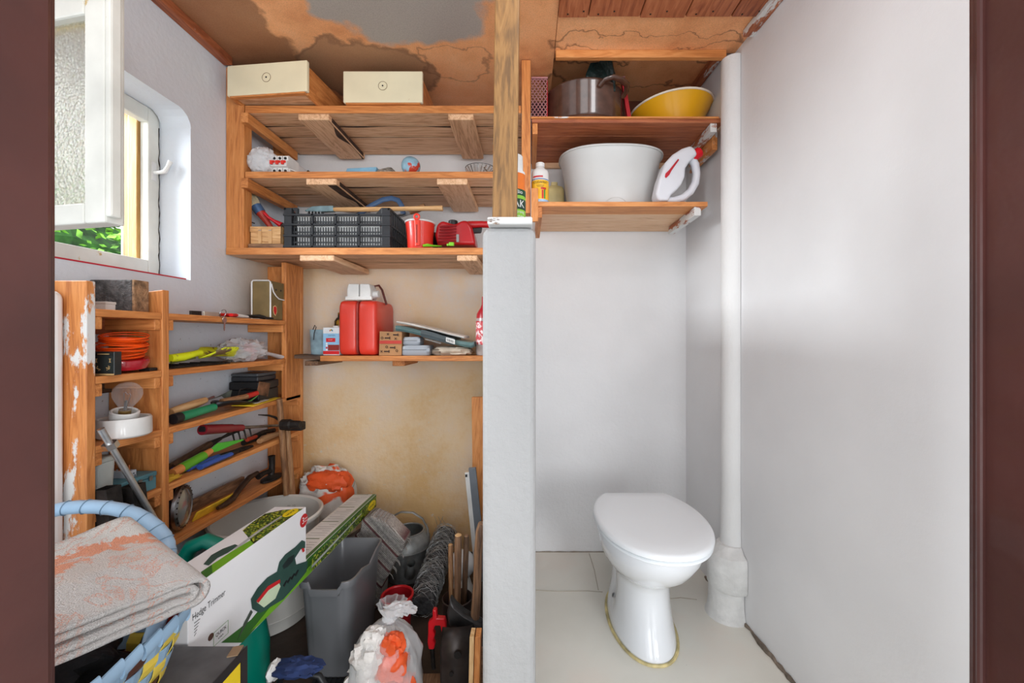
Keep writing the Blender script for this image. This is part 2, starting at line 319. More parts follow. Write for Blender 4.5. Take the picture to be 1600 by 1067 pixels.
def frosted_mat():
    m, nt, b = newmat('frosted_glass'); L = nt.links.new; tc = nd(nt, 'ShaderNodeTexCoord')
    v = nd(nt, 'ShaderNodeTexVoronoi', i_Scale=150); L(tc.outputs['Object'], v.inputs['Vector'])
    bp = nd(nt, 'ShaderNodeBump', i_Strength=.6, i_Distance=.006); L(v.outputs[0], bp.inputs['Height']); L(bp.outputs[0], b.inputs['Normal'])
    b.inputs['Base Color'].default_value = (.93,.95,.92,1); b.inputs['Roughness'].default_value = .30; b.inputs['Transmission Weight'].default_value = .95; b.inputs['IOR'].default_value = 1.18
    t = nd(nt, 'ShaderNodeBsdfTranslucent'); rv = ramp(nt, [(.05, (.84,.88,.80,1)), (.40, (.97,1,.95,1))]); L(v.outputs[0], rv.inputs[0]); L(rv.outputs[0], t.inputs[0]); L(bp.outputs[0], t.inputs['Normal']); mx = nd(nt, 'ShaderNodeMixShader'); mx.inputs[0].default_value = .25
    L(b.outputs[0], mx.inputs[1]); L(t.outputs[0], mx.inputs[2]); L(mx.outputs[0], nt.nodes['Material Output'].inputs[0])
    return m
def film(c=(235,235,238), a=.35, rough=.25, k=None):          # thin clear plastic film
    key = ('film', c, a, k)
    if key in MC: return MC[key]
    m, nt, b = newmat('film_%d' % len(MC)); L = nt.links.new
    tr = nd(nt, 'ShaderNodeBsdfTransparent'); mx = nd(nt, 'ShaderNodeMixShader'); lw = nd(nt, 'ShaderNodeLayerWeight', i_Blend=.45)
    ma = nd(nt, 'ShaderNodeMath', operation='MULTIPLY_ADD', i_1=(1-a) if k is None else k, i_2=a); L(lw.outputs['Facing'], ma.inputs[0])
    L(ma.outputs[0], mx.inputs[0]); L(tr.outputs[0], mx.inputs[1]); L(b.outputs[0], mx.inputs[2]); L(mx.outputs[0], nt.nodes['Material Output'].inputs[0])
    b.inputs['Base Color'].default_value = lin(c); b.inputs['Roughness'].default_value = rough; MC[key] = m; return m
GLASS = pm((250,252,252), .03, trans=1, var=0)
BLACK = pm((28,29,31), .45); STEEL = pm((150,150,152), .3, 1, .2, 30); IRON = pm((52,48,46), .55, .6, .35, 30, .2, 120)
RED = pm((196,22,24), .4); DARKP = pm((44,46,50), .4, 0, .1); OFFW = pm((232,232,230), .4)
# ================================================================ SETTING
D = 1.956; XL = -1.162; ZC = 2.093; PL, PR = -.0956, .016; DF = 1.57     # back wall, left wall, ceiling, partition faces, shelf front
def xr(d): return .79-.048*(d-1.22)
struct('floor', MB().box(PR, .95, .15, D, -.06, 0), floor_mat())
struct('floor', MB().box(XL, PR, .15, D, -.06, 0), pm((66,54,46), .6, 0, .4, 6, .2))
struct('wall_back', MB().box(XL-.2, .98, D, D+.12, -.06, 2.3), back_wall_mat(), loc=(0,0,0))
struct('wall_right', MB().prism([(xr(.28), .28), (xr(.28)+.2, .28), (xr(.28)+.2, D), (xr(D), D)], 2.36, TR((0,0,-.06))), M_wall)
OD0, OD1, OZ0, OZ1 = .80, 1.411, 1.222, 1.795                           # window opening in the left wall
XO = XL-.24
wl = MB(); wl.box(XO, XL, .28, OD0, -.06, 2.3).box(XO, XL, OD1, D, -.06, 2.3).box(XO, XL, OD0, OD1, -.06, OZ0).box(XO, XL, OD0, OD1, OZ1, 2.3)
wl.prism([(0,0),(-.05,0),(-.035,-.004),(-.015,-.016),(-.004,-.034),(0,-.05)], .102, basis((XL-.0005, OD1, OZ1), (0,1,0), (0,0,1)) @ TR((0,0,-.1)))
struct('wall_left', wl, left_wall_mat(), loc=(0,0,0))
struct('wall_center', MB().box(PL, PR, .85, D, 0, 1.258), M_part, bevel=.018, seg=4, loc=(0,0,0))
# ceiling: hardboard sheets, a planked strip and laths
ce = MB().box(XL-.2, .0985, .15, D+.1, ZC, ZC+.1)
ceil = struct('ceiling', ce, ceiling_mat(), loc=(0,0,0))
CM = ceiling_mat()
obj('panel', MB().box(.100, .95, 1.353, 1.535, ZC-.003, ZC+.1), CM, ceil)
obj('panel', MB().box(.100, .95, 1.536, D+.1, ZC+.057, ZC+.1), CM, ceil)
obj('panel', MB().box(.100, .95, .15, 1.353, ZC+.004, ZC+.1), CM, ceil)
for i, (a, b_) in enumerate(((.100,.196),(.199,.366),(.369,.515),(.518,.665),(.668,.775))):
    obj('plank', MB().box(a, b_, .2, 1.350+random.Random(i).uniform(-.004,.002), ZC-.014, ZC+.004), wood('red', 'y'), ceil, bevel=.003)
    for k in range(2): obj('nail', MB().lathe([(.003,-.0152),(.003,-.013)], 8, TR((a+.03+.05*k, 1.335-.012*k, ZC))), IRON, ceil.children[-1])
struct('trim_1', MB().box(.103, .735, 1.515, 1.535, ZC-.032, ZC-.003), wood('pine', 'x'), bevel=.002)
struct('trim_2', MB().prism([(XL, .28), (XL+.034, .28), (XL+.034, 1.565), (XL, 1.565)], .03, TR((0,0,ZC-.03))), painted_wood('y', .60, 'red'), bevel=.003)
struct('trim_3', MB().prism([(xr(.28)-.036, .28), (xr(.28), .28), (xr(1.42), 1.42), (xr(1.42)-.036, 1.42)], .024, TR((0,0,ZC-.028))), painted_wood('y', .47, 'red'), bevel=.003)
struct('trim_4', MB().prism([(xr(1.53)-.036, 1.537), (xr(1.53)-.002, 1.537), (xr(D)-.002, D), (xr(D)-.036, D)], .024, TR((0,0,ZC+.032))), painted_wood('y', .56, 'red'), bevel=.003)
# door frame the camera looks through
JM = pm((84,46,41), .38, 0, .25, 5, .1, 30, coat=.2)
XJL, XJR = X(85, .30), X(1515, .30)
jl = struct('door_1', MB().box(XJL-.08, XJL, .17, .30, 0, 2.05).box(XJL-.14, XJL-.018, .30, .318, 0, 2.10), JM, bevel=.004)
jr = MB().box(XJR, XJR+.08, .17, .30, 0, 2.05).box(XJR-.004, XJR+.006, .2895, .2935, 0, 2.05).box(XJR+.018, XJR+.14, .30, .318, 0, 2.10)
struct('door_2', jr, JM, bevel=.002)
# white plastered stub on the left, in front of the tool rack
struct('trim_5', MB().box(XL, X(104,.932), .86, .935, 0, Z(449,.87)), M_wall, bevel=.02, seg=4)
# plastered ledge behind the upper shelf
struct('trim_6', MB().box(XL, -1.02, 1.80, D, 1.66, 1.80), M_wall, bevel=.012)
# --- window: casement frame in the wall, open frosted sash, foliage outside
WP = pm((222,222,214), .45, 0, .1, 6, .1, 20, worn=(196,168,112), wa=.66, ws=14)
XF = XL-.106
wf = thing('window_1', None, None, (XF, 1.1, OZ0)); wf['kind'] = 'structure'
def stile(n, a0, a1, z0, z1, m=WP): return obj(n, MB().box(XF-.03, XF, a0, a1, z0, z1), m, wf, bevel=.004)
st = stile('stile', 1.369, OD1, OZ0, OZ1); stile('stile', OD0, OD0+.045, OZ0, OZ1)
stile('rail', OD0+.045, 1.369, OZ0, 1.284); stile('rail', OD0+.045, 1.369, OZ1-.05, OZ1)
oc = wood('ochre', 'z')
obj('outer_stile', MB().box(XF-.062, XF-.03, 1.360, OD1, OZ0+.03, OZ1), oc, wf, bevel=.003)
obj('outer_stile', MB().box(XF-.085, XF-.062, 1.366, OD1, OZ0+.03, OZ1), oc, wf, bevel=.003)
obj('outer_sill', MB().box(XF-.12, XF-.03, OD0, 1.366, OZ0, 1.274), wood('ochre', 'y'), wf, bevel=.003)
lt = obj('latch_plate', MB().box(XF, XF+.003, 1.378, 1.396, Z(283,1.39), Z(254,1.39)), OFFW, wf, bevel=.001)
zc_ = Z(270,1.39)
obj('latch_handle', MB().tube([(XF+.003,1.387,zc_),(XF+.022,1.387,zc_),(XF+.036,1.39,zc_+.004),(XF+.045,1.392,zc_+.022),(XF+.052,1.393,zc_+.04)], [.006,.006,.007,.006,.007], 8), OFFW, lt, smooth=True)
obj('crack', MB().tube([(XF+.001, OD1-.004+.006*noise.noise(Vector((k*.37,2.1,0))), OZ0+.006+k*.0112) for k in range(47)], [.0007+.0016*abs(noise.noise(Vector((k*.61,7.7,0)))) for k in range(47)], 5), pm((40,34,30), .9), wf)
# red tape along the reveal's lower edge
tag(obj('tape_strip', MB().box(XL-.002, XL+.0012, .95, OD1-.02, OZ0-.0005, OZ0+.0035), pm((198,36,60), .5)), 'thin red tape line along the lower edge of the window opening', 'tape')
# open sash
SE = Vector((X(196,.80), .80)); SH = Vector((-1.155, .872)); sd = (SH-SE).normalized(); SL = (SH-SE).length
SM = basis((SE.x, SE.y, 0), (sd.x, sd.y, 0), (0,0,1))                  # local x from free edge to hinge, y up, z = room side
SM = Matrix.Translation((SE.x, SE.y, 0)) @ Matrix(((sd.x, 0, sd.y, 0), (sd.y, 0, -sd.x, 0), (0, 1, 0, 0), (0, 0, 0, 1)))
sash = thing('window_2', None, None, (SE.x, SE.y, 1.244)); sash['kind'] = 'structure'
ZB, ZT = Z(354,.80), 1.80
def sb(n, x0, x1, y0, y1, z0=-.034, z1=0.0, m=WP, p=sash, bev=.004): return obj(n, MB(SM).box(x0, x1, y0, y1, z0, z1), m, p, bevel=bev)
s1 = sb('stile', 0, .050, ZB, ZT); sb('stile', SL-.05, SL, ZB, ZT); sb('rail', .050, SL-.05, ZB, ZB+.040); sb('rail', .050, SL-.05, Z(42,.81), ZT)
sb('rebate', -.014, 0, ZB+.010, ZT, -.034, -.014)
sb('pane', .044, SL-.044, ZB+.034, Z(38,.81), -.020, -.016, frosted_mat(), bev=0)
sb('putty', .050, .056, ZB+.040, Z(42,.81), -.016, -.004, pm((222,196,140), .7)); sb('putty', .050, SL-.05, Z(42,.81)-.008, Z(42,.81), -.016, -.004, pm((210,176,108), .7))
sb('latch_handle', .012, .020, Z(140,.80), Z(105,.80), 0, .006, OFFW, s1, .002)
# bush outside the window
bush = thing('garden_bush', 'sunlit green bush outside the open window', 'bush', (-2.3, 1.5, 0))
obj('stem', MB().tube([(-2.35,1.7,0),(-2.33,1.72,.6),(-2.4,1.78,1.3)], [.03,.025,.012], 8), wood('dark','z'), bush)
rg = random.Random(4); lf = MB()
for k in range(7000):
    c = Vector((rg.uniform(-3.4,-2.3), rg.uniform(1.2,3.6), rg.uniform(.6,1.9)))
    a = rg.uniform(0,2*PI); t = rg.uniform(-.9,.9); l = rg.uniform(.03,.075)
    u = Vector((math.cos(a)*math.cos(t), math.sin(a)*math.cos(t), math.sin(t))); v = u.cross(Vector((rg.uniform(-1,1),rg.uniform(-1,1),1))).normalized()
    lf.add([c, c+u*l*.5+v*l*.3, c+u*l, c+u*l*.5-v*l*.3], [(0,1,2,3)])
obj('crown', MB().lump((-3.1,2.5,.95), (.75,1.5,.90), 2, .25, 2.5, 30, 18), pm((40,78,26), .8, 0, .6, 12), bush)
fo = obj('foliage', lf, pm((118,172,64), .5, 0, .6, 14, sss=0), bush); fo['kind'] = 'stuff'
# plastered soil pipe in the corner
pc = (.764, 1.53)
sp = thing('soil_pipe', 'white-plastered vertical soil pipe with a collar in the corner', 'pipe', (pc[0], pc[1], 0))
PM = plaster('pipe_paint', (232,232,231), .3)[0]
def clampw(mb):
    for v in mb.v: v.x = min(v.x, xr(v.y)-.0015)
    return mb
obj('pipe', clampw(MB().lathe([(.044,.20),(.040,.5),(.040,2.06)], 32, TR((pc[0],pc[1],0)))), PM, sp, smooth=True)
GR = pm((224,224,222), .7, 0, .06, 20, .4, 60, worn=(130,126,120), wa=.72, ws=50)
obj('collar', clampw(MB().lathe([(.074,.105),(.080,.115),(.081,.215),(.077,.232),(.06,.244),(.045,.262)], 36, TR((.752,1.525,0)))), GR, sp, smooth=True)
obj('stub', clampw(MB().lathe([(.078,0),(.072,.012),(.066,.05),(.066,.11)], 36, TR((.742,1.525,0)))), GR, sp, smooth=True)
# dirty joint between floor and walls, peeled edge
jm = pm((118,106,94), .95, 0, .4, 30, .6, 60)
rg = random.Random(8)
pts = [(xr(d)-.004+rg.uniform(-.004,.004), d, .002) for d in [1.05+.02*k for k in range(36)]]
struct('baseboard_right', MB().tube(pts, [rg.uniform(.004,.010) for _ in pts], 6), jm)
pts = [(x, D-.003, .001) for x in [PR+.01+.024*k for k in range(30)]]
struct('baseboard_back', MB().tube(pts, [rg.uniform(.0015,.004) for _ in pts], 6), pm((150,140,126), .95))
# hairline joints in the floor paint
for n_, p in enumerate(([(.02,1.66),(.12,1.652),(.24,1.655),(.30,1.648)], [(.53,1.60),(.60,1.612),(.66,1.60)], [(.285,1.66),(.292,1.8),(.29,1.94)])):
    struct('trim_%d' % (7+n_), MB().tube([(a, b_, .0004) for a, b_ in p], .0016, 5), pm((176,166,150), .8))
# ================================================================ TIMBER
# post on the end of the low partition
cap = tag(obj('cap_block', MB().box(X(762,.845), X(832,.845), .835, .925, 1.2582, 1.2735), painted_wood('x', .42, 'old'), bevel=.003), 'flat paint-flaked wooden block on top of the low partition', 'block')
pt = MB(); a0, a1 = X(769,.86), X(807,.86); t0, t1 = X(777,.86), X(815,.86)
pt.add([(a0,.86,1.2737),(a1,.86,1.2737),(a1,.905,1.2737),(a0,.905,1.2737),(t0,.86,ZC-.001),(t1,.86,ZC-.001),(t1,.905,ZC-.001),(t0,.905,ZC-.001)], [(0,3,2,1),(4,5,6,7),(0,1,5,4),(1,2,6,5),(2,3,7,6),(3,0,4,7)])
tag(obj('timber_post', pt, wood('post','z'), bevel=.002), 'knotty varnished timber post from the partition up to the ceiling', 'post')
# --- big shelves across the storage niche
BARK = pm((70,48,36), .9, 0, .4, 30, .5, 90)
su = thing('niche_shelving', 'brown plank shelving with three deep boards across the storage niche', 'shelves', (-.63, DF, 1.34))
XP = X(380, DF)
obj('post', MB().box(XL+.002, XP, DF+.003, DF+.05, 1.3685, ZC-.031), wood('pine','z'), su, bevel=.002)
obj('back_post', MB().box(XL+.002, XL+.07, 1.86, 1.905, 1.80, ZC-.031), wood('pine','z'), su, bevel=.002)
RSH = PL-.0; ends = {1: X(383,DF), 2: X(383,DF), 3: XL+.004}
for k, (zt, th) in enumerate(((Z(165,DF),.028),(Z(268,DF),.024),(Z(387,DF),.026)), 1):
    zs = zt-th; xe = -.027 if k < 3 else PL-.004
    yy = [DF+.0045, 1.660, 1.673, 1.757, 1.772, D-.012]
    for i in range(3):
        obj('plank', MB().box(ends[k], xe, yy[2*i], yy[2*i+1], zs+(.0 if i == 0 else .003*i), zt), wood('under', 'x'), su, bevel=.002)
    obj('edge_lip', MB().box(ends[k], xe, DF, DF+.0042, zs, zt), wood('pine', 'x'), su, bevel=.001)
    for gi, ga in enumerate((1.6732, 1.7722)):           # bark left on the plank edges
        n_ = 60; xa = ends[k]+.002; A_, B_ = [], []
        for q in range(n_+1):
            x_ = xa+(xe-.002-xa)*q/n_; A_.append(Vector((x_, ga, zs+.003*(gi+1)-.0006))); B_.append(Vector((x_, ga+max(.0025,.005+.016*noise.noise(Vector((x_*5,k*3.1,gi*7.3)))), zs+.003*(gi+1)-.0006)))
        obj('bark_edge', MB().add(A_+B_, [(q,q+1,n_+2+q,n_+1+q) for q in range(n_)]), BARK, su)
    for (p0, p1) in {1: ((464.5,512.6),(699.4,739.6)), 2: ((477,525),(682,730)), 3: ((467,521),(713.6,745.6))}[k]:
        obj('batten', MB().box(X(p0,DF), X(p1,DF), DF+.004, D-.03, zs-.024, zs-.0005), wood('under','y'), su, bevel=.004)
        if p0 < 520 and k < 3:
            n_ = 24; A_, B_ = [], []
            for q in range(n_+1):
                y_ = DF+.012+(D-.045-DF)*q/n_; A_.append(Vector((X(p1,DF)-.003, y_, zs-.0246))); B_.append(Vector((X(p1,DF)-.003-max(.002,.016+.03*noise.noise(Vector((y_*9,k*2.3,4)))), y_, zs-.0246)))
            obj('bark_edge', MB().add(A_+B_, [(q,q+1,n_+2+q,n_+1+q) for q in range(n_)]), BARK, su)
            obj('bark_side', MB().box(X(p1,DF)-.001, X(p1,DF)+.0008, DF+.03, D-.05, zs-.020, zs-.004), BARK, su)
    if k < 3:
        obj('cleat', MB().box(XP-.001, XP+.026, DF-.012, D-.06, zs-.042, zs-.004), wood('pine','y'), su, bevel=.002)
# --- shelf below, carrying the can
ls = thing('can_shelf', 'thin brown shelf on the ochre wall carrying the red can', 'shelf', (-.53, 1.70, .92))
ZS4 = Z(556,1.70)
obj('plank', MB().box(X(500,1.70), PL-.004, 1.70, 1.82, ZS4-.022, ZS4), wood('pine','x'), ls, bevel=.002)
obj('plank', MB().box(X(480,1.70), PL-.004, 1.823, D-.004, ZS4-.022, ZS4), wood('under','x'), ls, bevel=.002)
obj('plank', MB().obox((X(478,1.70), 1.755, ZS4-.006), (.11,.10,.016), (0,.06,.1)), wood('dark','x'), ls, bevel=.002)
obj('bracket', MB().box(X(613,1.74), X(632,1.74), 1.74, D-.004, ZS4-.045, ZS4-.0225), wood('pine','y'), ls, bevel=.002)
obj('bracket', MB().box(X(480,1.74), X(500,1.74), 1.72, D-.004, ZS4-.042, ZS4-.0225), wood('old','y'), ls, bevel=.002)
# --- tool rack on the left wall
XS = -1.01
rk = thing('tool_rack', 'tall wooden tool rack of narrow boards along the left wall', 'rack', (XL+.07, 1.3, .1))
obj('upright', MB().box(XL+.003, XS, .937, .957, .05, 1.157), painted_wood('z', .54), rk, bevel=.002)
ub = MB(); ub.add([(XL+.003,1.132,.05),(XS,1.132,.05),(XS,1.153,.05),(XL+.003,1.153,.05),(XL+.003,1.132,1.14),(XS,1.132,1.158),(XS,1.153,1.158),(XL+.003,1.153,1.14)], [(0,3,2,1),(4,5,6,7),(0,1,5,4),(1,2,6,5),(2,3,7,6),(3,0,4,7)])
obj('upright', ub, wood('pine','z'), rk, bevel=.002)
obj('upright', MB().box(XL+.003, XS, 1.822, 1.842, .05, 1.338), wood('pine','z'), rk, bevel=.002)
obj('hanging_board', MB().box(-1.031, -1.011, 1.712, 1.8215, .757, 1.338), wood('pine','z'), rk, bevel=.002)
ROWS = {1: 1.094, 2: .935, 3: .772, 4: .612, 5: .446}
def shelfrow(d0, d1, zt, th=.018):
    obj('shelf_board', MB().box(XL+.003, XS-.001, d0, d1, zt-th, zt), wood('pine','y'), rk, bevel=.002)
    for dd in (d0+.0005, d1-.0185):
        obj('cleat', MB().box(XL+.003, XS-.004, dd, dd+.018, zt-th-.030, zt-th-.0003), wood('pine','x'), rk, bevel=.002)
for r in (1,2,3,4): shelfrow(.9575, 1.1315, ROWS[r])
for r in (1,2): shelfrow(1.1535, 1.711, ROWS[r])
for r in (3,4,5): shelfrow(1.1535, 1.8215, ROWS[r])
obj('back_rail', MB().box(XL+.003, XL+.012, .9575, 1.1315, 1.035, 1.075), wood('red','y'), rk)
obj('back_rail', MB().box(XL+.003, XL+.012, .9575, 1.1315, .875, .915), wood('dark','y'), rk)
# --- toilet side shelves
ru = thing('corner_shelving', 'reddish plank shelves with flaked paint above the toilet', 'shelves', (.38, DF, 1.52))
obj('upright', MB().box(X(815,DF), X(829,DF), DF+.001, DF+.045, Z(333,DF), ZC-.004), wood('pine','z'), ru, bevel=.002)
XE = xr(1.7)-.006
ZT1, ZT2 = Z(184,DF), Z(315,DF)
for zt, xa in ((ZT1, X(831,DF)), (ZT2, X(838,DF))):
    m1 = wood('red','x') if zt == ZT1 else wood('under','x')
    xe = X(1131,DF) if zt == ZT1 else X(1106,DF)
    obj('plank', MB().box(xa, xe, DF, DF+.105, zt-.018, zt), m1 if zt == ZT1 else wood('pine','x'), ru, bevel=.002)
    obj('plank', MB().box(xa, xe, DF+.108, DF+.215, zt-.018, zt), m1, ru, bevel=.002)
    obj('plank', MB().box(xa, min(xe,.735), DF+.218, D-.006, zt-.018, zt), m1, ru, bevel=.002)
    obj('cleat', MB().box(xa+.002, xa+.022, DF+.004, D-.05, zt-.060, zt-.0185), wood('pine','y'), ru, bevel=.002)
    obj('cleat', MB().box(xe-.05, xe-.024, DF+.004, D-.09, zt-.052, zt-.0185), painted_wood('y', .46, 'red'), ru, bevel=.002)
obj('bracket', MB().box(X(830,1.556), X(841,1.556), 1.553, 1.5695, Z(346,1.556), Z(294,1.556)), wood('pine','z'), ru, bevel=.002)
obj('edge_strip', MB().box(X(829.5,DF), X(1122,DF), DF-.010, DF-.0005, ZT1-.006, ZT1), painted_wood('x', .60, 'pine'), ru, bevel=.001)
obj('end_board', MB().box(X(1131,DF)-.022, X(1131,DF)-.001, DF+.05, D-.10, ZT1-.10, ZT1-.0185), painted_wood('y', .5, 'pine'), ru, bevel=.002)
obj('back_panel', MB().box(X(833,DF), .735, D-.016, D-.004, ZT1+.001, ZC+.05), pm((96,52,34), .7, 0, .4, 6), ru)
obj('back_rail', MB().box(X(833,DF), .735, D-.02, D-.005, Z(264,1.95), Z(226,1.95)), wood('under','x'), ru, bevel=.002)
# ================================================================ THINGS ON THE BIG SHELVES
Z1, Z2, Z3 = Z(165,DF), Z(268,DF), Z(387,DF)
CREAM = pm((232,222,190), .35, 0, .06, 5, worn=(196,150,110), wa=.71, ws=16, coat=.2)
def drawer(name, label, x0, x1, zb, zt, yf, depth, rot, tilt):
    wd, ht = x1-x0, zt-zb; t = thing(name, label, 'drawer', ((x0+x1)/2, yf, zb), 'old drawers on the top shelf')
    M = TR(((x0+x1)/2, yf, zb), (tilt, 0, rot))
    for sx in (-wd/2+.006, wd/2-.018): obj('side', MB(M).box(sx, sx+.012, .0165, depth, .0, ht-.012), wood('pine','y'), t, bevel=.0015)
    obj('base', MB(M).box(-wd/2+.018, wd/2-.018, .0165, depth, .008, .014), wood('under','x'), t)
    obj('back', MB(M).box(-wd/2+.018, wd/2-.018, depth-.012, depth, .014, ht-.02), wood('pine','x'), t)
    f = obj('front_panel', MB(M).box(-wd/2, wd/2, 0, .016, .006, ht), CREAM, t, bevel=.003)
    obj('runner', MB(M).box(-wd/2+.01, wd/2-.01, .002, .016, -.0005, .0058), wood('pine','x'), t)
    obj('knob_mark', MB(M @ FRONT((0,-.0002,ht*.55)) ).torus(Matrix(), .0165, .0009, 28, 5), pm((120,96,60), .7), f)
    obj('screw_hole', MB(M @ FRONT((0,-.0012,ht*.55))).lathe([(.003,0),(.003,.001)], 10), BLACK, f)
    return t
drawer('drawer', 'larger cream-fronted wooden drawer, tilted at the left end of the top shelf', -1.118, -.802, Z1+.0008, Z1+.1195, 1.503, .36, -.105, .0)
drawer('drawer', 'smaller cream-fronted wooden drawer standing mid-way along the top shelf', X(536,1.56), X(660,1.56), Z1+.001, Z(111,1.56), 1.56, .30, .0, 0)
st = thing('handled_stick', 'pale wooden stick with a metal tip poking up behind the left drawer', 'stick', W(419,150,1.82))
obj('shaft', MB().tube([(X(416,1.84),1.84,Z1+.001), W(427,93,1.74)], .009, 10), wood('pale','z'), st, smooth=True)
obj('tip', MB().tube([W(427,93.5,1.741), W(428.5,85,1.725)], [.0095,.008], 10), STEEL, st, smooth=True)
tag(obj('rolled_stick', MB().tube([(X(716,1.60),1.60,Z1+.010),(X(716,1.60)-.01,1.85,Z1+.010)], [.0105,.0105], 12), wood('old','y'), smooth=True, bevel=.003), 'short grey round stick end on the top shelf, near the timber post', 'stick')
tag(obj('root_piece', MB().tube([(X(738,1.63),1.63,Z1+.007),(X(752,1.65),1.65,Z1+.013),(X(766,1.68),1.68,Z1+.022),(X(790,1.70),1.70,Z1+.034)], [.006,.012,.014,.013], 10), wood('old','x'), smooth=True), 'thick grey branch lying on the top shelf beside the timber post', 'stick')
# --- second shelf
BAGM = pm((226,227,230), .35, 0, .12, 10, .5, 30, sss=.25)
tag(obj('crumpled_bag', MB().lump((-1.036,1.605,Z2+.050), (.053,.042,.054), 3, .20, 3.4, 44, 30, ridge=True, zmin=Z2+.0008), film((230,231,234), .50, .25), smooth=True, sharp=1.2), 'crumpled white plastic bag at the left end of the second shelf', 'bag')
cb = thing('circuit_breaker', 'white three-pole circuit breaker with red switches on the second shelf', 'circuit breaker', (X(436,1.585),1.585,Z2))
x0, x1 = X(421,1.58), X(447,1.58); zt = Z2+.074
PW = pm((226,226,224), .4)
b = MB(); b.M = FRONT((x0,1.582,Z2)) @ Matrix(((0,0,1,0),(0,1,0,0),(-1,0,0,0),(0,0,0,1)))
prof = [(0,.001),(-.0,.024),(-.012,.027),(-.012,.048),(-.0,.052),(-.0,.070),(.006,.074),(.075,.074),(.075,.001)]
pr = MB(); n_ = len(prof); pr.add([(x0, 1.594+a, Z2+z) for a, z in prof]+[(x1, 1.594+a, Z2+z) for a, z in prof], [tuple(range(n_-1,-1,-1)), tuple(range(n_,2*n_))]+[(i,(i+1)%n_,n_+(i+1)%n_,n_+i) for i in range(n_)])
cbb = obj('housing', pr, PW, cb, bevel=.0015)
for k in range(3):
    xc = x0+(x1-x0)*(k+.5)/3; hw = (x1-x0)/6
    obj('switch', MB().box(xc-hw*.85, xc+hw*.85, 1.577, 1.582, Z2+.038, Z2+.047).box(xc-hw*.45, xc+hw*.45, 1.571, 1.578, Z2+.030, Z2+.042), pm((224,52,40), .4), cb, bevel=.001)
    for zz in (.012, .061): obj('terminal', MB(FRONT((xc,1.5945,Z2+zz))).lathe([(.0052,-.001),(.0052,.0025)], 12), BLACK, cb)
    if k: obj('groove', MB().box(x0+(x1-x0)*k/3-.0006, x0+(x1-x0)*k/3+.0006, 1.5935, 1.595, Z2+.001, Z2+.07), DARKP, cb)
wb = thing('wall_bracket', 'small white angled metal bracket beside the circuit breaker', 'bracket', (X(462,1.6),1.6,Z2))
obj('plate', MB().obox((X(463,1.6),1.61,Z2+.012), (.055,.020,.003), (0,.38,0)), OFFW, wb, bevel=.001); obj('flange', MB().obox((X(452,1.6),1.61,Z2+.012), (.006,.02,.0235), (0,0,0)), OFFW, wb, bevel=.001)
tag(obj('iron_wedge', MB().prism([(0,0),(.028,0),(.006,.026),(0,.022)], .02, FRONT((X(479,1.62),1.64,Z2+.0006))), IRON, bevel=.001), 'small black iron wedge on the second shelf beside the blue tray', 'wedge')
bt = pm((120,166,192), .5, 0, .15, 20, worn=(196,184,164), wa=.66, ws=60)
tr_ = MB(); xa, xb = X(539,1.59), X(586,1.59)
tr_.add([(xa,1.59,Z2+.0008),(xb,1.59,Z2+.004),(xb+.003,1.60,Z2+.031),(xa+.006,1.592,Z2+.022),(xa,1.66,Z2+.0008),(xb,1.66,Z2+.004),(xb+.003,1.655,Z2+.031),(xa+.006,1.655,Z2+.022)], [(0,1,2,3),(5,4,7,6),(1,5,6,2),(4,0,3,7),(0,4,5,1),(3,2,6,7)])
tag(obj('metal_bracket', tr_, bt, bevel=.003), 'chipped pale-blue metal trough lying on the second shelf', 'metal part')
tag(obj('horn_hook', MB().tube([(X(560,1.74),1.74,Z2+.070),(X(572,1.74),1.74,Z2+.062),(X(578,1.73),1.73,Z2+.040),(X(580,1.72),1.72,Z2+.007)], [.002,.005,.007,.0065], 8), wood('old','x'), smooth=True), 'curved brown horn-like hook standing behind the blue trough', 'hook')
rp = thing('rope_bundle', 'small tangled bundle of grey rope beside the painted ball', 'rope', (X(603,1.61),1.61,Z2))
rr = random.Random(5); RM = pm((150,140,128), .9, 0, .4, 60, .5, 200)
for k in range(4):
    pts = [(X(603,1.61)+.027*math.cos(a)+rr.uniform(-.004,.004), 1.61+.018*math.sin(a)+.004*k, Z2+.006+.006*k+.004*math.sin(a*2+k)) for a in [i*2*PI/16 for i in range(17)]]
    obj('strand', MB().tube(pts, .0048, 7), RM, rp, smooth=True)
tag(obj('ball', MB().lathe([(.0365*math.sin(PI*i/16), -.0365*math.cos(PI*i/16)) for i in range(17)], 28, TR((X(642,1.61),1.61,Z2+.0367))), pm((140,178,196), .45, 0, .15, 20, worn=(186,60,40), wa=.52, ws=26), smooth=True), 'pale-blue wooden ball with red paint showing through, on the second shelf', 'ball')
gd = thing('glass_dish', 'cut-glass dish on the second shelf near the timber post', 'dish', (X(750,1.62),1.62,Z2))
obj('bowl', MB(TR((X(750,1.62),1.63,Z2+.0006))).lathe([(.022,0),(.040,.010),(.056,.028),(.060,.034),(.056,.034),(.037,.013),(.0,.006)], 28), GLASS, gd, smooth=True)
for k in range(22):
    a = 2*PI*k/22; c_, s_ = math.cos(a), math.sin(a)
    obj('cut_rib', MB(TR((X(750,1.62),1.63,Z2))).tube([(.038*c_,.038*s_,.008),(.0575*math.cos(a+.12),.0575*math.sin(a+.12),.031)], [.0022,.003], 6), GLASS, gd, smooth=True)
tag(obj('bent_twig', MB().tube([(X(768,1.74),1.74,Z2+.001),(X(764,1.74),1.74,Z2+.035),(X(756,1.75),1.75,Z2+.075)], [.006,.005,.002], 8), wood('old','z'), smooth=True), 'short brown twig leaning behind the glass dish', 'twig')
ac = thing('spray_can', 'white can with an orange label half hidden by the timber post', 'can', (X(787,1.6),1.61,Z2))
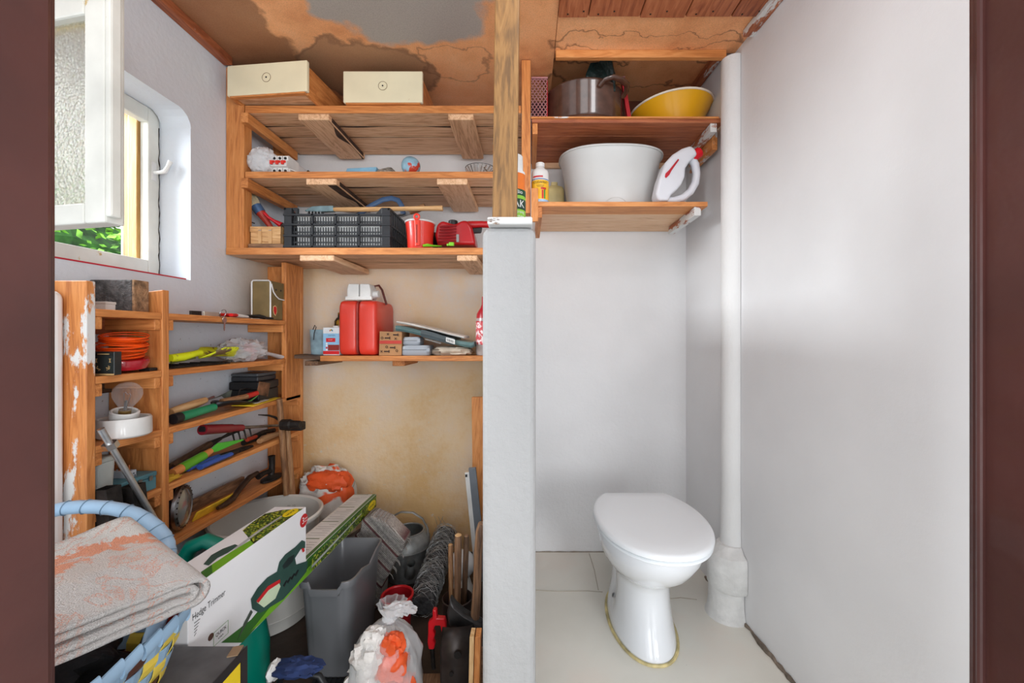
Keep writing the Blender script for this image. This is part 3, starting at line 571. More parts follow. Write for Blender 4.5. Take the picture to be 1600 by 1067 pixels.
obj('body', MB(TR((X(787,1.61),1.61,Z2+.0006))).lathe([(.040,0),(.0415,.003),(.0415,.125),(.036,.135),(.02,.145)], 28), PW, ac, smooth=True)
obj('label_band', MB(TR((X(787,1.61),1.61,Z2))).lathe([(.0419,.070),(.0419,.118)], 28, cap0=False, cap1=False), pm((226,120,40), .5), ac, smooth=True)
# --- third shelf
tag(obj('loose_board', MB().box(-1.0885, X(441.5,1.59), 1.592, 1.80, Z3+.0006, Z3+.020), wood('old','x'), bevel=.002), 'flat greyish board under the berry basket on the third shelf', 'board')
zb = Z3+.0212; bx0, bx1 = -1.086, -.966
bb = thing('berry_basket', 'small splint-wood berry basket holding a paint brush', 'basket', ((bx0+bx1)/2,1.65,zb))
PS = wood('pale','x')
wbx = (bx1-bx0); cy_ = 1.66
def strip(n, z0, z1, e): return obj(n, MB().box(bx0-e, bx1+e, 1.602-e, 1.6035-e, zb+z0, zb+z1).box(bx0-e, bx1+e, 1.7165+e, 1.718+e, zb+z0, zb+z1).box(bx0-e, bx0-e+.0015, 1.602-e, 1.718+e, zb+z0, zb+z1).box(bx1+e-.0015, bx1+e, 1.602-e, 1.718+e, zb+z0, zb+z1), PS, bb)
strip('wall_splint', .0005, .058, 0); strip('rim_band', .048, .068, .002)
obj('bottom', MB().box(bx0, bx1, 1.602, 1.718, zb, zb+.0015), PS, bb)
for k in (.33,.66): obj('upright_splint', MB().box(bx0+wbx*k-.006, bx0+wbx*k+.006, 1.5985, 1.5998, zb+.001, zb+.06), wood('pale','z'), bb)
for k in (.33,.66): obj('corner_staple', MB().box(bx0+wbx*k-.006, bx0+wbx*k+.006, 1.5975, 1.5985, zb+.052, zb+.054), STEEL, bb)
pb = thing('paint_brush', 'round paint brush with red handle and pale bristles in the berry basket', 'brush', W(412,345,1.655))
p0, p1 = W(428,362,1.70), W(386,302,1.668); dv = (p1-p0)
obj('handle', MB().tube([p0, p0+dv*.2, p0+dv*.38, p0+dv*.5], [.010,.011,.015,.018], 14), pm((190,62,48), .4), pb, smooth=True)
obj('ferrule', MB().tube([p0+dv*.5, p0+dv*.56, p0+dv*.68], [.0195,.020,.0205], 16), pm((84,116,158), .4, .3), pb, smooth=True)
br = MB(); rg = random.Random(2)
for k in range(170):
    a = rg.uniform(0,2*PI); q = rg.random()**.5; e = dv.normalized(); u = e.cross(Vector((0,1,0))).normalized(); v = e.cross(u)
    o_ = u*math.cos(a)*q*.018+v*math.sin(a)*q*.018; br.tube([p0+dv*.66+o_, p0+dv*(.98+rg.uniform(-.06,.05))+o_*1.5], [.0014,.0008], 4)
bro = obj('bristles', br, pm((222,206,170), .8, 0, .2, 30), pb); bro['kind'] = 'stuff'
b2 = thing('red_brush', 'second brush with a slim glossy red handle beside the round paint brush', 'brush', W(428,350,1.62))
obj('handle', MB().tube([W(413,333,1.64), W(420,340,1.64), W(428,345,1.645), W(440,352,1.65)], [.007,.006,.0065,.012], 12), pm((206,24,40), .25, coat=.4), b2, smooth=True)
obj('bristles', MB().tube([W(441,352.5,1.651), W(452,359,1.655)], [.012,.014], 10), pm((60,46,40), .8), b2, smooth=True)
tag(obj('bent_nail', MB().tube([W(373,340,1.585), W(380,343,1.60), W(389,346,1.63), W(398,349,1.65)], [.003,.0026,.0022,.0022], 6), IRON, smooth=True), 'thin dark metal spike lying across the rim of the berry basket', 'spike')
# black crate
kx0, kx1, ky0, ky1, kz, kh = X(443,1.59), X(609,1.59), 1.592, 1.845, Z3+.0006, .160
ck = thing('plastic_crate', 'black slotted plastic crate full of oddments on the third shelf', 'crate', ((kx0+kx1)/2, (ky0+ky1)/2, kz))
CK = pm((40,43,48), .4, 0, .15, 20)
for (cx_, cw) in ((kx0, .030), (kx1-.034, .034)):
    for (cy0, cy1) in ((ky0, ky0+.02), (ky1-.02, ky1)):
        obj('corner_post', MB().box(cx_, cx_+cw, cy0, cy1, kz, kz+kh), CK, ck, bevel=.002)
for (y0_) in (ky0-.003, ky1-.009):
    for zz in (.005, .047, .090, .128): obj('rail', MB().box(kx0-.002, kx1+.002, y0_, y0_+.012, kz+zz, kz+zz+.008), CK, ck, bevel=.001)
    for f_ in (.27,.49,.71): obj('bar', MB().box(kx0+(kx1-kx0)*f_-.0035, kx0+(kx1-kx0)*f_+.0035, y0_, y0_+.010, kz+.005, kz+.134), CK, ck)
for (x0_) in (kx0-.001, kx1-.009):
    for zz in (.005, .047, .090, .150): obj('rail', MB().box(x0_, x0_+.010, ky0, ky1, kz+zz, kz+zz+.009), CK, ck, bevel=.001)
    sp_ = MB()
    for k in range(9): sp_.box(x0_+.002, x0_+.008, ky0+.025+.0245*k, ky0+.037+.0245*k, kz+.012, kz+.152)
    s_ = obj('side_slats', sp_, CK, ck); s_['kind'] = 'stuff'
gz = MB()
for r_ in range(3):
    zz = kz+.012+.040*r_
    gz.box(kx0+.028, kx1-.03, ky0+.010, ky0+.013, zz+.013, zz+.018)
    for k in range(34):
        xx = kx0+.034+.0102*k
        gz.box(xx, xx+.0030, ky0+.009, ky0+.013, zz, zz+.034)
g_ = obj('front_mesh', gz, pm((58,62,66), .45, 0, .2, 30), ck); g_['kind'] = 'stuff'
obj('bottom', MB().box(kx0+.004, kx1-.004, ky0+.004, ky1-.004, kz, kz+.004), CK, ck)
tr2 = MB(); tr2.prism([(0,0),(.022,-.030),(.022,0)], .012, FRONT((kx0+.0299, ky0+.014, kz+kh))); tr2.prism([(0,0),(0,-.030),(-.026,-.030)], .012, FRONT((kx1-.0345, ky0+.014, kz+kh)))
obj('corner_gusset', tr2, CK, ck)
tag(obj('paper_stack', MB().box(kx0+.04, kx1-.045, ky0+.018, ky0+.17, kz+.0045, kz+.138), pm((224,225,224), .7, 0, .1, 40, worn=(150,152,150), wa=.6, ws=60), bevel=.002), 'stack of pale papers and trays inside the black crate', 'papers')
hm = thing('claw_hammer', 'roofing hammer with a long pale wooden handle across the black crate', 'hammer', W(570,328,1.70))
zh = kz+kh+.012
hp = [(X(520,1.66),1.662,Z(327,1.66)), (X(560,1.66),1.662,Z(327,1.66)), (X(620,1.66),1.664,Z(326,1.66)), (X(668,1.66),1.666,Z(325,1.66)), (X(691,1.66),1.668,Z(324.5,1.66))]
obj('handle', MB().tube(hp, [.010,.012,.011,.012,.014], 12, flat=.8), wood('pale','x'), hm, smooth=True)
obj('head', MB().prism([(0,-.010),(.0,.013),(-.05,.012),(-.085,.010),(-.115,-.006),(-.113,-.010),(-.06,-.012)], .022, FRONT((X(521,1.655),1.655+.018,Z(327,1.66)))), pm((130,158,166), .4, .5, .2, 30), hm, bevel=.003)
for k in range(5): obj('tooth', MB().box(X(521,1.65)-.108+.013*k, X(521,1.65)-.102+.013*k, 1.652, 1.675, Z(327,1.66)-.026, Z(327,1.66)-.008), STEEL, hm)
sw = thing('hacksaw', 'blue arched hacksaw frame behind the black crate', 'saw', W(605,320,1.80))
ap = [W(548,345,1.75), W(560,336,1.75), W(580,321,1.75), W(598,312,1.75), W(612,309.5,1.75), W(622,313,1.75), W(628,322,1.75), W(630,335,1.75)]
obj('frame', MB().tube(ap, .011, 10, flat=.5, up=(0,1,0)), pm((70,98,136), .35), sw, smooth=True)
obj('blade', MB().bar(ap[0], ap[-1], .012, .0015, (0,1,0)), STEEL, sw)
ax = thing('wood_chisel', 'chisel with a round wooden handle resting on the crate behind the hammer', 'chisel', W(650,325,1.76))
obj('handle', MB().tube([W(664,322,1.74), W(650,328,1.745), W(641,332,1.75)], [.012,.014,.010], 12), wood('handle','x'), ax, smooth=True)
obj('blade', MB().bar(W(641,332,1.75), W(622,338,1.76), .016, .005), STEEL, ax)
# red bucket with utensil
rb = thing('red_pot', 'small red plastic pot with a white rim beside the black crate', 'pot', (X(655,1.66),1.66,Z3))
RP = pm((220,50,34), .35, 0, .05, 5, coat=.2)
cp = (X(656,1.64),1.645,Z3+.0006)
obj('body', MB(TR(cp)).lathe([(.047,0),(.049,.004),(.052,.06),(.058,.112),(.055,.112),(.049,.06),(.046,.006),(0,.006)], 32), RP, rb, smooth=True)
obj('rim', MB(TR(cp)).torus(TR((0,0,.113)), .0575, .0038, 36, 8), PW, rb, smooth=True)
ut = thing('hanging_scoop', 'red plastic handle with an eyelet hanging on the red pot', 'scoop', (X(651,1.575),1.578,Z3+.01))
obj('handle', MB().tube([(X(652,1.575),1.580,Z3+.010),(X(652,1.575),1.580,Z3+.06),(X(651,1.575),1.580,Z3+.108)], [.011,.012,.013], 12, flat=.5, up=(0,1,0)), pm((232,60,40), .4), ut, smooth=True)
obj('eyelet', MB(FRONT((X(650.5,1.575),1.580,Z3+.122))).torus(Matrix(), .0095, .0042, 20, 8), pm((232,60,40), .4), ut, smooth=True)
obj('slot', MB().box(X(651,1.573)-.002, X(651,1.573)+.002, 1.5725, 1.5745, Z3+.02, Z3+.09), pm((140,52,44), .6), ut)
# red leaf blower
lb = thing('leaf_blower', 'red electric leaf blower with a loop handle on the third shelf', 'leaf blower', (X(720,1.68),1.70,Z3))
LR = pm((178,22,30), .35, 0, .08, 8, coat=.2)
def FP(px, py, d=1.66): return (X(px,d), d, Z(py,d))
body = [(684,383),(681,368),(684,352),(692,346),(704,350),(712,352),(722,346),(731,346),(738,356),(742,372),(744,384)]
obj('motor_housing', MB().prism([(X(a,1.66), Z(b_,1.66)) for a, b_ in body], .10, TR((0,1.74,0), (PI/2,0,0))), LR, lb, bevel=.012, seg=4, smooth=True)
for k in range(7): obj('vent_fin', MB().tube([FP(684+k*.6, 382-4.6*k, 1.637), FP(700, 380.5-4.6*k, 1.630), FP(712+k*.2, 381-4.8*k, 1.637)], .0035, 6), pm((150,18,26), .4), lb, smooth=True)
obj('cap', MB(TR(FP(708,350.5,1.68))).lathe([(.019,-.005),(.019,.012),(.016,.015)], 20), BLACK, lb, smooth=True, )
obj('loop_handle', MB().tube([FP(724,352,1.69), FP(738,351,1.69), FP(752,350.5,1.69), FP(768,351,1.69), FP(782,356,1.69), FP(784,370,1.69)], [.016,.015,.014,.014,.014,.013], 12), LR, lb, smooth=True)
obj('trigger', MB().prism([(0,0),(.045,.004),(.040,-.018),(.006,-.020)], .016, FRONT(FP(737,358,1.70))), BLACK, lb, bevel=.003)
obj('knob', MB(FRONT(FP(732,356,1.672))).lathe([(.008,-.002),(.008,.006)], 14), BLACK, lb)
obj('rating_plate', MB().box(X(713,1.636), X(717,1.636), 1.636, 1.6395, Z(378,1.636), Z(366,1.636)), pm((150,150,150), .5), lb)
obj('nozzle', MB().tube([(X(690,1.72),1.745,Z3+.06),(X(668,1.76),1.78,Z3+.085),(X(650,1.80),1.80,Z3+.095)], [.036,.032,.030], 16), BLACK, lb, smooth=True)
LG = pm((128,206,44), .35)
tag(obj('green_tool', MB().tube([FP(661,384,1.585), FP(668,383,1.586), FP(676,384,1.60), FP(690,384.6,1.615)], [.007,.0085,.006,.003], 10, flat=.7), LG, smooth=True), 'lime-green garden tool handle lying in front of the leaf blower', 'handle')
tag(obj('green_clip', MB(FRONT(FP(706,382.5,1.60))).box(-.010,.010,-.006,.008,0,.012).box(-.018,-.0105,-.006,.003,0,.012), LG, bevel=.002), 'tiny lime-green hose clip on the third shelf edge', 'clip')
# ================================================================ SHELF WITH THE RED CAN
ZS = ZS4+.0006
jar = thing('plastic_tub', 'translucent bluish plastic tub at the left end of the can shelf', 'tub', (X(497,1.82),1.82,ZS))
obj('body', MB(TR((X(502,1.82),1.825,ZS))).srect([(.036,.036,0),(.041,.041,.11),(.038,.038,.11),(.034,.034,.004)], p=5), pm((176,208,222), .2, 0, .2, 20, trans=.4), jar, smooth=True)
obj('wire', MB().tube([W(489,515,1.78), W(492,508,1.78), W(494,511,1.78), W(491,520,1.775), W(490,531,1.77)], .0018, 6), IRON, jar, smooth=True)
tin = thing('paint_tin', 'blue and white paint tin left of the red can', 'tin', (-.833,1.765,ZS))
ty0, tx0, tx1, tzt = 1.735, X(504.5,1.735), -.7985, Z(511.5,1.735)
obj('body', MB().box(tx0, tx1, ty0, ty0+.068, ZS, tzt), pm((226,230,234), .3), tin, bevel=.003, seg=3)
obj('spout_cap', MB(TR(((tx0+tx1)/2+.008, ty0+.034, tzt))).lathe([(.016,0),(.016,.006),(.013,.008),(0,.008)], 20), PW, tin, smooth=True)
def tp_(n, a, b_, c_, d_, mt, e): return obj(n, MB().box(X(a,ty0), min(X(b_,ty0), tx1-.001), ty0-e, ty0-.0001, Z(d_,ty0), Z(c_,ty0)), mt, tin)
tp_('label_band', 504.9, 535, 521.0, 548.0, pm((150,200,236), .4), .0005)
tp_('label_band', 504.9, 535, 548.2, 553.5, pm((206,34,40), .4), .0006)
tp_('print', 509.5, 524.0, 528.2, 534.2, pm((214,36,44), .4), .0010)
tp_('print', 512.5, 535, 538.6, 547.6, pm((140,48,40), .4), .0010)
for k in range(4): tp_('symbol', 509.3, 512.0, 535.6+3.2*k, 538.2+3.2*k, pm((244,244,244), .4) if k != 2 else pm((206,50,60), .4), .0011)
for k, cl in enumerate(((190,60,50),(230,170,50),(80,150,90),(70,120,180))): tp_('colour_spot', 515.0+1.3*k, 516.2+1.3*k, 514.2+.5*(k-1.5)**2, 516.6+.5*(k-1.5)**2, pm(cl, .4), .0009)
marks(7, .007, FRONT((X(519,ty0), ty0-.0012, Z(524,ty0))), pm((70,100,150), .5), tin)
marks(6, .005, FRONT((X(516.5,ty0), ty0-.0016, Z(531,ty0))), PW, tin, 3)
jc = thing('jerry_can', 'dented red metal jerry can on the can shelf', 'jerry can', (X(565,1.72),1.78,ZS))
jx0, jx1, jy0, jy1, jz1 = X(527.5,1.712), X(588,1.712), 1.712, 1.945, Z(468.5,1.712)
RC = pm((222,62,46), .35, 0, .06, 6, worn=(214,150,140), wa=.70, ws=22, coat=.15)
cxm = (jx0+jx1)/2; hwx = (jx1-jx0)/4-.003
for s_ in (-1, 1):
    xm = cxm+s_*(hwx+.003)
    b = MB(); 
    M = Matrix(((0,0,1,xm-hwx),(1,0,0,(jy0+jy1)/2),(0,1,0,(ZS+jz1)/2),(0,0,0,1)))
    b.srect([((jy1-jy0)/2-.010,(jz1-ZS)/2-.010,0),((jy1-jy0)/2-.002,(jz1-ZS)/2-.002,.006),((jy1-jy0)/2,(jz1-ZS)/2,.014),((jy1-jy0)/2,(jz1-ZS)/2,2*hwx-.014),((jy1-jy0)/2-.002,(jz1-ZS)/2-.002,2*hwx-.006),((jy1-jy0)/2-.010,(jz1-ZS)/2-.010,2*hwx)], M, 48, 9)
    obj('half_shell', b, RC, jc, smooth=True, sharp=.9)
    obj('pressed_rib', MB().box(xm-.003, xm+.003, jy0-.0015, jy0+.001, ZS+.03, jz1-.03), RC, jc, bevel=.001) if False else None
M = Matrix(((0,0,1,cxm-.004),(1,0,0,(jy0+jy1)/2),(0,1,0,(ZS+jz1)/2),(0,0,0,1)))
obj('seam', MB().srect([((jy1-jy0)/2-.001,(jz1-ZS)/2-.001,.0005),((jy1-jy0)/2-.001,(jz1-ZS)/2-.001,.0075)], M, 48, 9), pm((150,52,44), .5, 0, .2, 30), jc)
so = thing('power_socket', 'white double power socket box lying on top of the red can', 'socket', (X(563,1.72),1.76,jz1))
for k, (a, b_) in enumerate(((541,559.5),(561,578))):
    x0, x1 = X(a,1.72), X(b_,1.72); s_ = (-1,1)[k]
    mb = MB(); e = .006
    pf = [(x0+(e if k == 0 else 0), Z(443,1.72)), (x1-(0 if k == 0 else e), Z(443,1.72)), (x1, Z(452,1.72)), (x1, Z(466,1.72)), (x0, Z(466,1.72)), (x0, Z(452,1.72))]
    mb.prism(pf, .075, TR((0,1.80,0), (PI/2,0,0))); obj('cover', mb, PW, so, bevel=.004, seg=3)
obj('hinge_bar', MB().box(X(539,1.72), X(580,1.72), 1.722, 1.735, jz1+.0012, Z(463,1.72)), PW, so, bevel=.001)
obj('cable_gland', MB().tube([(X(579,1.75),1.765,jz1+.028),(X(590,1.75),1.765,jz1+.030)], [.017,.015], 16), PW, so, smooth=True)
obj('cable', MB().tube([(X(581,1.76),1.785,jz1+.028),W(585,447,1.79),W(592,446,1.80),W(597,453,1.81),W(600,463,1.82),W(604,476,1.83)], .005, 8), pm((96,36,26), .5), so, smooth=True)
tag(obj('yellow_bottle', MB(TR((X(533,1.90),1.905,ZS))).lathe([(.030,0),(.031,.004),(.031,.15),(.022,.165),(.016,.17),(.016,.19)], 20), pm((196,150,40), .5, worn=(40,36,30), wa=.5, ws=14), smooth=True), 'dark and yellow bottle mostly hidden behind the red can', 'bottle')
# cardboard box with screws print
kb = thing('screw_carton', 'small brown carton printed with screws beside the red can', 'carton', (X(609,1.73),1.76,ZS))
x0, x1, z1 = X(592,1.712), X(627,1.712), Z(519,1.712)
cb_ = obj('carton_body', MB().add([(x0,1.712,ZS),(x1,1.714,ZS),(x1,1.83,ZS),(x0,1.83,ZS),(x0+.003,1.712,z1+.004),(x1+.002,1.714,z1),(x1,1.83,z1),(x0,1.83,z1+.004)], [(0,3,2,1),(4,5,6,7),(0,1,5,4),(1,2,6,5),(2,3,7,6),(3,0,4,7)]), pm((176,130,88), .8, 0, .1, 14), kb, bevel=.0015)
BI = pm((64,44,34), .8)
fy = 1.7105
def pbox(px0,py0,px1,py1,mt,nm='print',d=fy,p=kb): return obj(nm, MB().box(X(px0,d), X(px1,d), d, d+.001, Z(py1,d), Z(py0,d)), mt, p)
pbox(592.5,532,627.5,537, pm((190,60,48), .6), 'stripe')
for (a, b_) in ((604,528),(612,543),(603,549),(617,523)): pbox(a-3,b_-1,a+4,b_+1,BI); pbox(a+4,b_-2,a+5.5,b_+2,BI)
for (a, b_) in ((597,528),(604,542),(620,548)): obj('print', MB(FRONT((X(a,fy),fy+.0004,Z(b_,fy)))).torus(Matrix(), .0042, .0011, 12, 5), BI, kb)
for (a, b_) in ((618,529),(596,549),(606,522)):
    for q in (.8,-.8): obj('print', MB(FRONT((X(a,fy),fy,Z(b_,fy))) @ TR((0,0,0),(0,0,q))).box(-.006,.006,-.001,.001,-.0004,.0004), BI, kb)
# grey cases
GC = pm((158,164,172), .4, 0, .05, 6)
def case(label, px0, px1, py0, py1, d, dep, zb):
    t = thing('tool_case', label, 'case', ((X(px0,d)+X(px1,d))/2, d+dep/2, zb), 'grey plastic cases on the can shelf')
    x0, x1 = X(px0,d), X(px1,d); zt = Z(py0,d); m = (zt+zb)/2+.002; M = TR(((x0+x1)/2, d+dep/2, 0)); a, b_ = (x1-x0)/2, dep/2
    obj('bottom_half', MB(M).srect([(a-.003,b_-.003,zb),(a,b_,zb+.004),(a,b_,m-.0008)], p=8), GC, t, smooth=True, sharp=.9)
    obj('lid', MB(M).srect([(a,b_,m+.0008),(a-.001,b_-.001,zt-.006),(a-.005,b_-.005,zt)], p=8), GC, t, smooth=True, sharp=.9)
    obj('latch', MB(M).box(a-.012,a+.0015,-b_-.002,-b_+.004,m-.008,m+.008), GC, t, bevel=.001); return zt
zt_ = case('lower, larger grey plastic case beside the printed carton', 626.5, 671, 539.5, 556, 1.715, .10, ZS)
case('smaller grey plastic case lying on top of the larger one', 628.5, 656, 526.5, 538.7, 1.72, .08, zt_+.0008)
# tarp and papers leaning across
tp = thing('folded_tarp', 'folded dark green tarp in a card sleeve lying slanted on the grey cases', 'tarp', W(680,527,1.75))
TM = pm((92,122,122), .3, 0, .2, 10, .5, 40, coat=.3)
def slab(pts, th, d0, d1, seed=0, amp=.0):
    mb = MB(); n = len(pts); rings = []
    for i, (px, py) in enumerate(pts):
        p = W(px, py, d0); t_ = th*(1+.25*noise.noise(Vector((i*.9, seed, 0))))
        rings.append([Vector((p.x, d0, p.z)), Vector((p.x, d1, p.z+.003)), Vector((p.x, d1, p.z+t_+.003)), Vector((p.x, d0, p.z+t_)), Vector((p.x, d0-.006, p.z+t_*.5))])
    return mb.loft(rings)
obj('folded_sheet', slab([(618,517),(624,517.5),(640,520),(655,524),(672,529),(690,533.5),(710,538.5),(728,542.5),(736,544),(741,542)], .023, 1.72, 1.90, 3), TM, tp, smooth=True, bevel=.002)
obj('sleeve', slab([(658,526),(675,530.5),(692,535),(709,539.4)], .030, 1.716, 1.904), pm((74,84,88), .5), tp)
poly('barcode_label', [(0,0),(.037,-.012),(.037,.008),(0,.018)], FRONT((X(697,1.71),1.709,Z(533.5,1.71))), pm((236,236,232), .5), tp)
for k in range(8): poly('barcode_bar', [(.004+.0036*k,.002-.00118*k),(.0054+.0036*k,.0016-.00118*k),(.0054+.0036*k,.0126-.00118*k),(.004+.0036*k,.013-.00118*k)], FRONT((X(697,1.71),1.7083,Z(533.5,1.71))), BLACK, tp)
marks(14, .008, basis((X(677,1.708),1.7075,Z(533,1.708)), (1,0,-.27), (.27,0,1)), pm((190,200,204), .5), tp)
pp = slab([(620,504.5),(640,508),(670,515),(700,523.0),(725,529)], .008, 1.74, 1.90)
tag(obj('folded_papers', pp, pm((230,228,222), .6, 0, .08, 20)), 'folded white papers lying slanted on top of the green tarp', 'papers')
tag(obj('paper_bag', MB().lump((X(705,1.74),1.765,ZS+.017), (.080,.040,.019), 6, .22, 2.5, 36, 18, p=3, ridge=True, zmin=ZS), pm((192,178,160), .7, 0, .2, 16, .5, 40), smooth=True, sharp=.8), 'crumpled beige paper bag under the slanted tarp', 'bag')
rbt = thing('red_bottle', 'clear glass bottle with red neck half hidden by the partition', 'bottle', (X(757,1.75),1.77,ZS))
cb2 = (X(759,1.77),1.775,ZS)
obj('glass', MB(TR(cb2)).lathe([(.040,0),(.043,.006),(.043,.15),(.038,.18),(.022,.205),(.017,.22),(.016,.25)], 28), pm((236,232,232), .08, trans=.6, var=0), rbt, smooth=True)
obj('neck_foil', MB(TR(cb2)).lathe([(.0436,.140),(.0395,.178),(.0232,.204),(.0182,.218),(.0172,.252),(0,.253)], 28, cap0=False), pm((186,24,40), .3), rbt, smooth=True)
obj('label', MB(TR(cb2)).lathe([(.0434,.045),(.0434,.14)], 28, cap0=False, cap1=False), pm((214,80,86), .4, worn=(236,220,220), wa=.5, ws=60), rbt, smooth=True)
# ================================================================ SHELVES ABOVE THE TOILET
ZA, ZBt = ZT1+.0006, ZT2+.0006
pot = thing('enamel_pot', 'large brown enamel cooking pot with side handles on the upper corner shelf', 'pot', (X(911,1.74),1.745,ZA))
BM_ = pm((86,58,46), .22, 0, .15, 30, coat=.5)
pc_ = (X(912,1.745),1.75,ZA); R0 = .163
obj('body', MB(TR(pc_)).lathe([(R0-.022,0),(R0-.010,.004),(R0-.004,.018),(R0-.006,.026),(R0,.034),(R0,.155),(R0+.004,.160),(R0+.002,.165),(R0-.006,.163),(R0-.008,.04),(0,.02)], 48), BM_, pot, smooth=True)
for s_ in (1, -1):
    ang = -PI*.30 if s_ > 0 else PI*.70
    M = TR(pc_) @ Euler((0,0,ang)).to_matrix().to_4x4()
    obj('handle', MB(M).tube([(R0-.004,-.065,.128),(R0+.018,-.062,.142),(R0+.040,-.040,.150),(R0+.046,0,.152),(R0+.040,.040,.150),(R0+.018,.062,.142),(R0-.004,.065,.128)], [.010,.011,.012,.012,.012,.011,.010], 12, flat=.55), BM_, pot, smooth=True)
sk = [W(915,112,1.615), W(923,101,1.61), W(936,93,1.615), W(946,85,1.605), W(951,81.5,1.60), W(955,90,1.60), W(962,114,1.61)]
smb = MB(); bk = [Vector((v.x, v.y+.05, v.z-.008)) for v in sk]; fr = [Vector((v.x+.003*(-1)**i, v.y+.012*(-1)**i, v.z)) for i, v in enumerate(sk)]
base_f = [Vector((v.x, v.y, 2.0)) for v in (fr[0], fr[-1])]; base_b = [Vector((v.x, v.y+.02, 2.0)) for v in (bk[0], bk[-1])]
smb.add(fr+bk+base_f+base_b, [(0,1,2,14),(2,3,15,14),(3,4,5,15),(5,6,15)]+[(i,i+1,8+i,7+i) for i in range(6)]+[(7,8,9,16),(9,10,17,16),(10,11,12,17),(12,13,17),(14,15,17,16),(0,14,16,7),(6,13,17,15)])
tag(obj('dark_sack', smb, pm((24,40,38), .35, 0, .3, 20, .8, 40), bevel=.002), 'crumpled dark green sack poking up out of the brown pot', 'sack')
# pink mesh crate behind pot
mc = thing('mesh_crate', 'pink mesh-sided punnet standing left of the brown pot', 'punnet', (.05,1.72,ZA))
PK = pm((200,140,142), .5); RDC = pm((200,44,52), .45)
x_l, x_r, zt = .014, .080, Z(121,1.66)
obj('back_wall', MB().box(x_l, x_r, 1.80, 1.804, ZA, zt-.02), pm((70,40,44), .6), mc)
obj('side_wall', MB().box(x_r-.003, x_r, 1.664, 1.80, ZA, zt-.01), RDC, mc)
obj('rim', MB().box(x_l, x_r, 1.655, 1.672, zt-.006, zt), PK, mc, bevel=.001)
rc_ = thing('red_carton', 'corner of a red carton showing behind the right of the brown pot', 'carton', (X(976,1.72),1.74,ZA))
obj('panel', MB().obox((X(972,1.70)+.020,1.70,ZA+.115), (.016,.02,.23), (0,-.16,0)), RDC, rc_, bevel=.002)
obj('rim_line', MB().obox((X(972,1.70)+.002,1.7,ZA+.232), (.016,.022,.004), (0,-.16,0)), PK, rc_)
ms = MB(); w_ = x_r-x_l-.003; h_ = zt-ZA-.008; yy = 1.660
for k in range(-9, 6):
    for s_ in (1, -1):
        t0, t1 = 0.0, h_; xs = x_l+.0145*k
        pa, pb_ = (xs, xs+h_*.7*s_) if s_ > 0 else (xs+h_*.7, xs)
        za, zb_ = ZA, ZA+h_
        def clipx(p, q):
            lo, hi = x_l, x_l+w_; 
            (ax_, az), (bx_, bz) = p, q
            for lim, sg in ((lo,1),(hi,-1)):
                if sg*(ax_-lim) < 0 and sg*(bx_-lim) < 0: return None
                if sg*(ax_-lim) < 0: f = (lim-ax_)/(bx_-ax_); ax_, az = lim, az+f*(bz-az)
                elif sg*(bx_-lim) < 0: f = (lim-ax_)/(bx_-ax_); bx_, bz = lim, az+f*(bz-az)
            return (ax_, az), (bx_, bz)
        r__ = clipx((pa, za), (pb_, zb_))
        if r__ and abs(r__[0][0]-r__[1][0]) > .003: ms.bar((r__[0][0], yy, r__[0][1]), (r__[1][0], yy, r__[1][1]), .003, .0025, (0,1,0))
mo = obj('mesh_side', ms, PK, mc); mo['kind'] = 'stuff'
yb = thing('yellow_bowl', 'yellow plastic bowl with a white rim on the upper corner shelf', 'bowl', (X(1050,1.74),1.745,ZA))
YM = pm((238,176,30), .3, 0, .05, 5, coat=.2)
Mb = TR((X(1052,1.745),1.76,ZA+.0205), (0,-.085,0)) 
obj('shell', MB(Mb).lathe([(.095,-.012),(.105,-.008),(.118,.02),(.140,.06),(.166,.098),(.172,.104),(.168,.104),(.138,.06),(.114,.02),(0,-.006)], 44), YM, yb, smooth=True)
obj('rim', MB(Mb).torus(TR((0,0,.105)), .171, .0042, 48, 8), pm((236,226,210), .4), yb, smooth=True)
# grey washing bowl
wb_ = thing('washing_bowl', 'large pale-grey oval plastic washing bowl on the lower corner shelf', 'bowl', (X(955,1.72),1.72,ZBt))
LGY = pm((206,209,208), .32, 0, .04, 4, worn=(176,178,178), wa=.74, ws=30)
Mw = TR((X(955,1.76),1.790,ZBt)) @ Matrix.Diagonal((1,.86,1.19,1))
a1_, b1_ = .178, .148
obj('shell', MB(Mw).srect([(a1_-.03,b1_-.03,0),(a1_-.012,b1_-.012,.004),(a1_,b1_,.022),(.190,.158,.08),(.200,.166,.150),(.209,.172,.190),(.216,.178,.205),(.219,.181,.209),(.217,.179,.213),(.210,.172,.213),(.200,.164,.18),(.152,.128,.02),(.12,.10,.008)], n=64, p=2.5), LGY, wb_, smooth=True, sharp=1.2)
obj('foot_arch', MB(Mw @ TR((0,-b1_-.002,-.022))).torus(basis((0,0,0),(1,0,0),(0,0,1)), .062, .0018, 20, 6, a0=.45, a1=PI-.45), LGY, wb_, smooth=True)
obj('rim_roll', MB(Mw).srect([(.2155,.1775,.207),(.222,.184,.206),(.223,.185,.211),(.217,.179,.2145)], n=64, p=2.5, cap0=False, cap1=False), LGY, wb_, smooth=True)
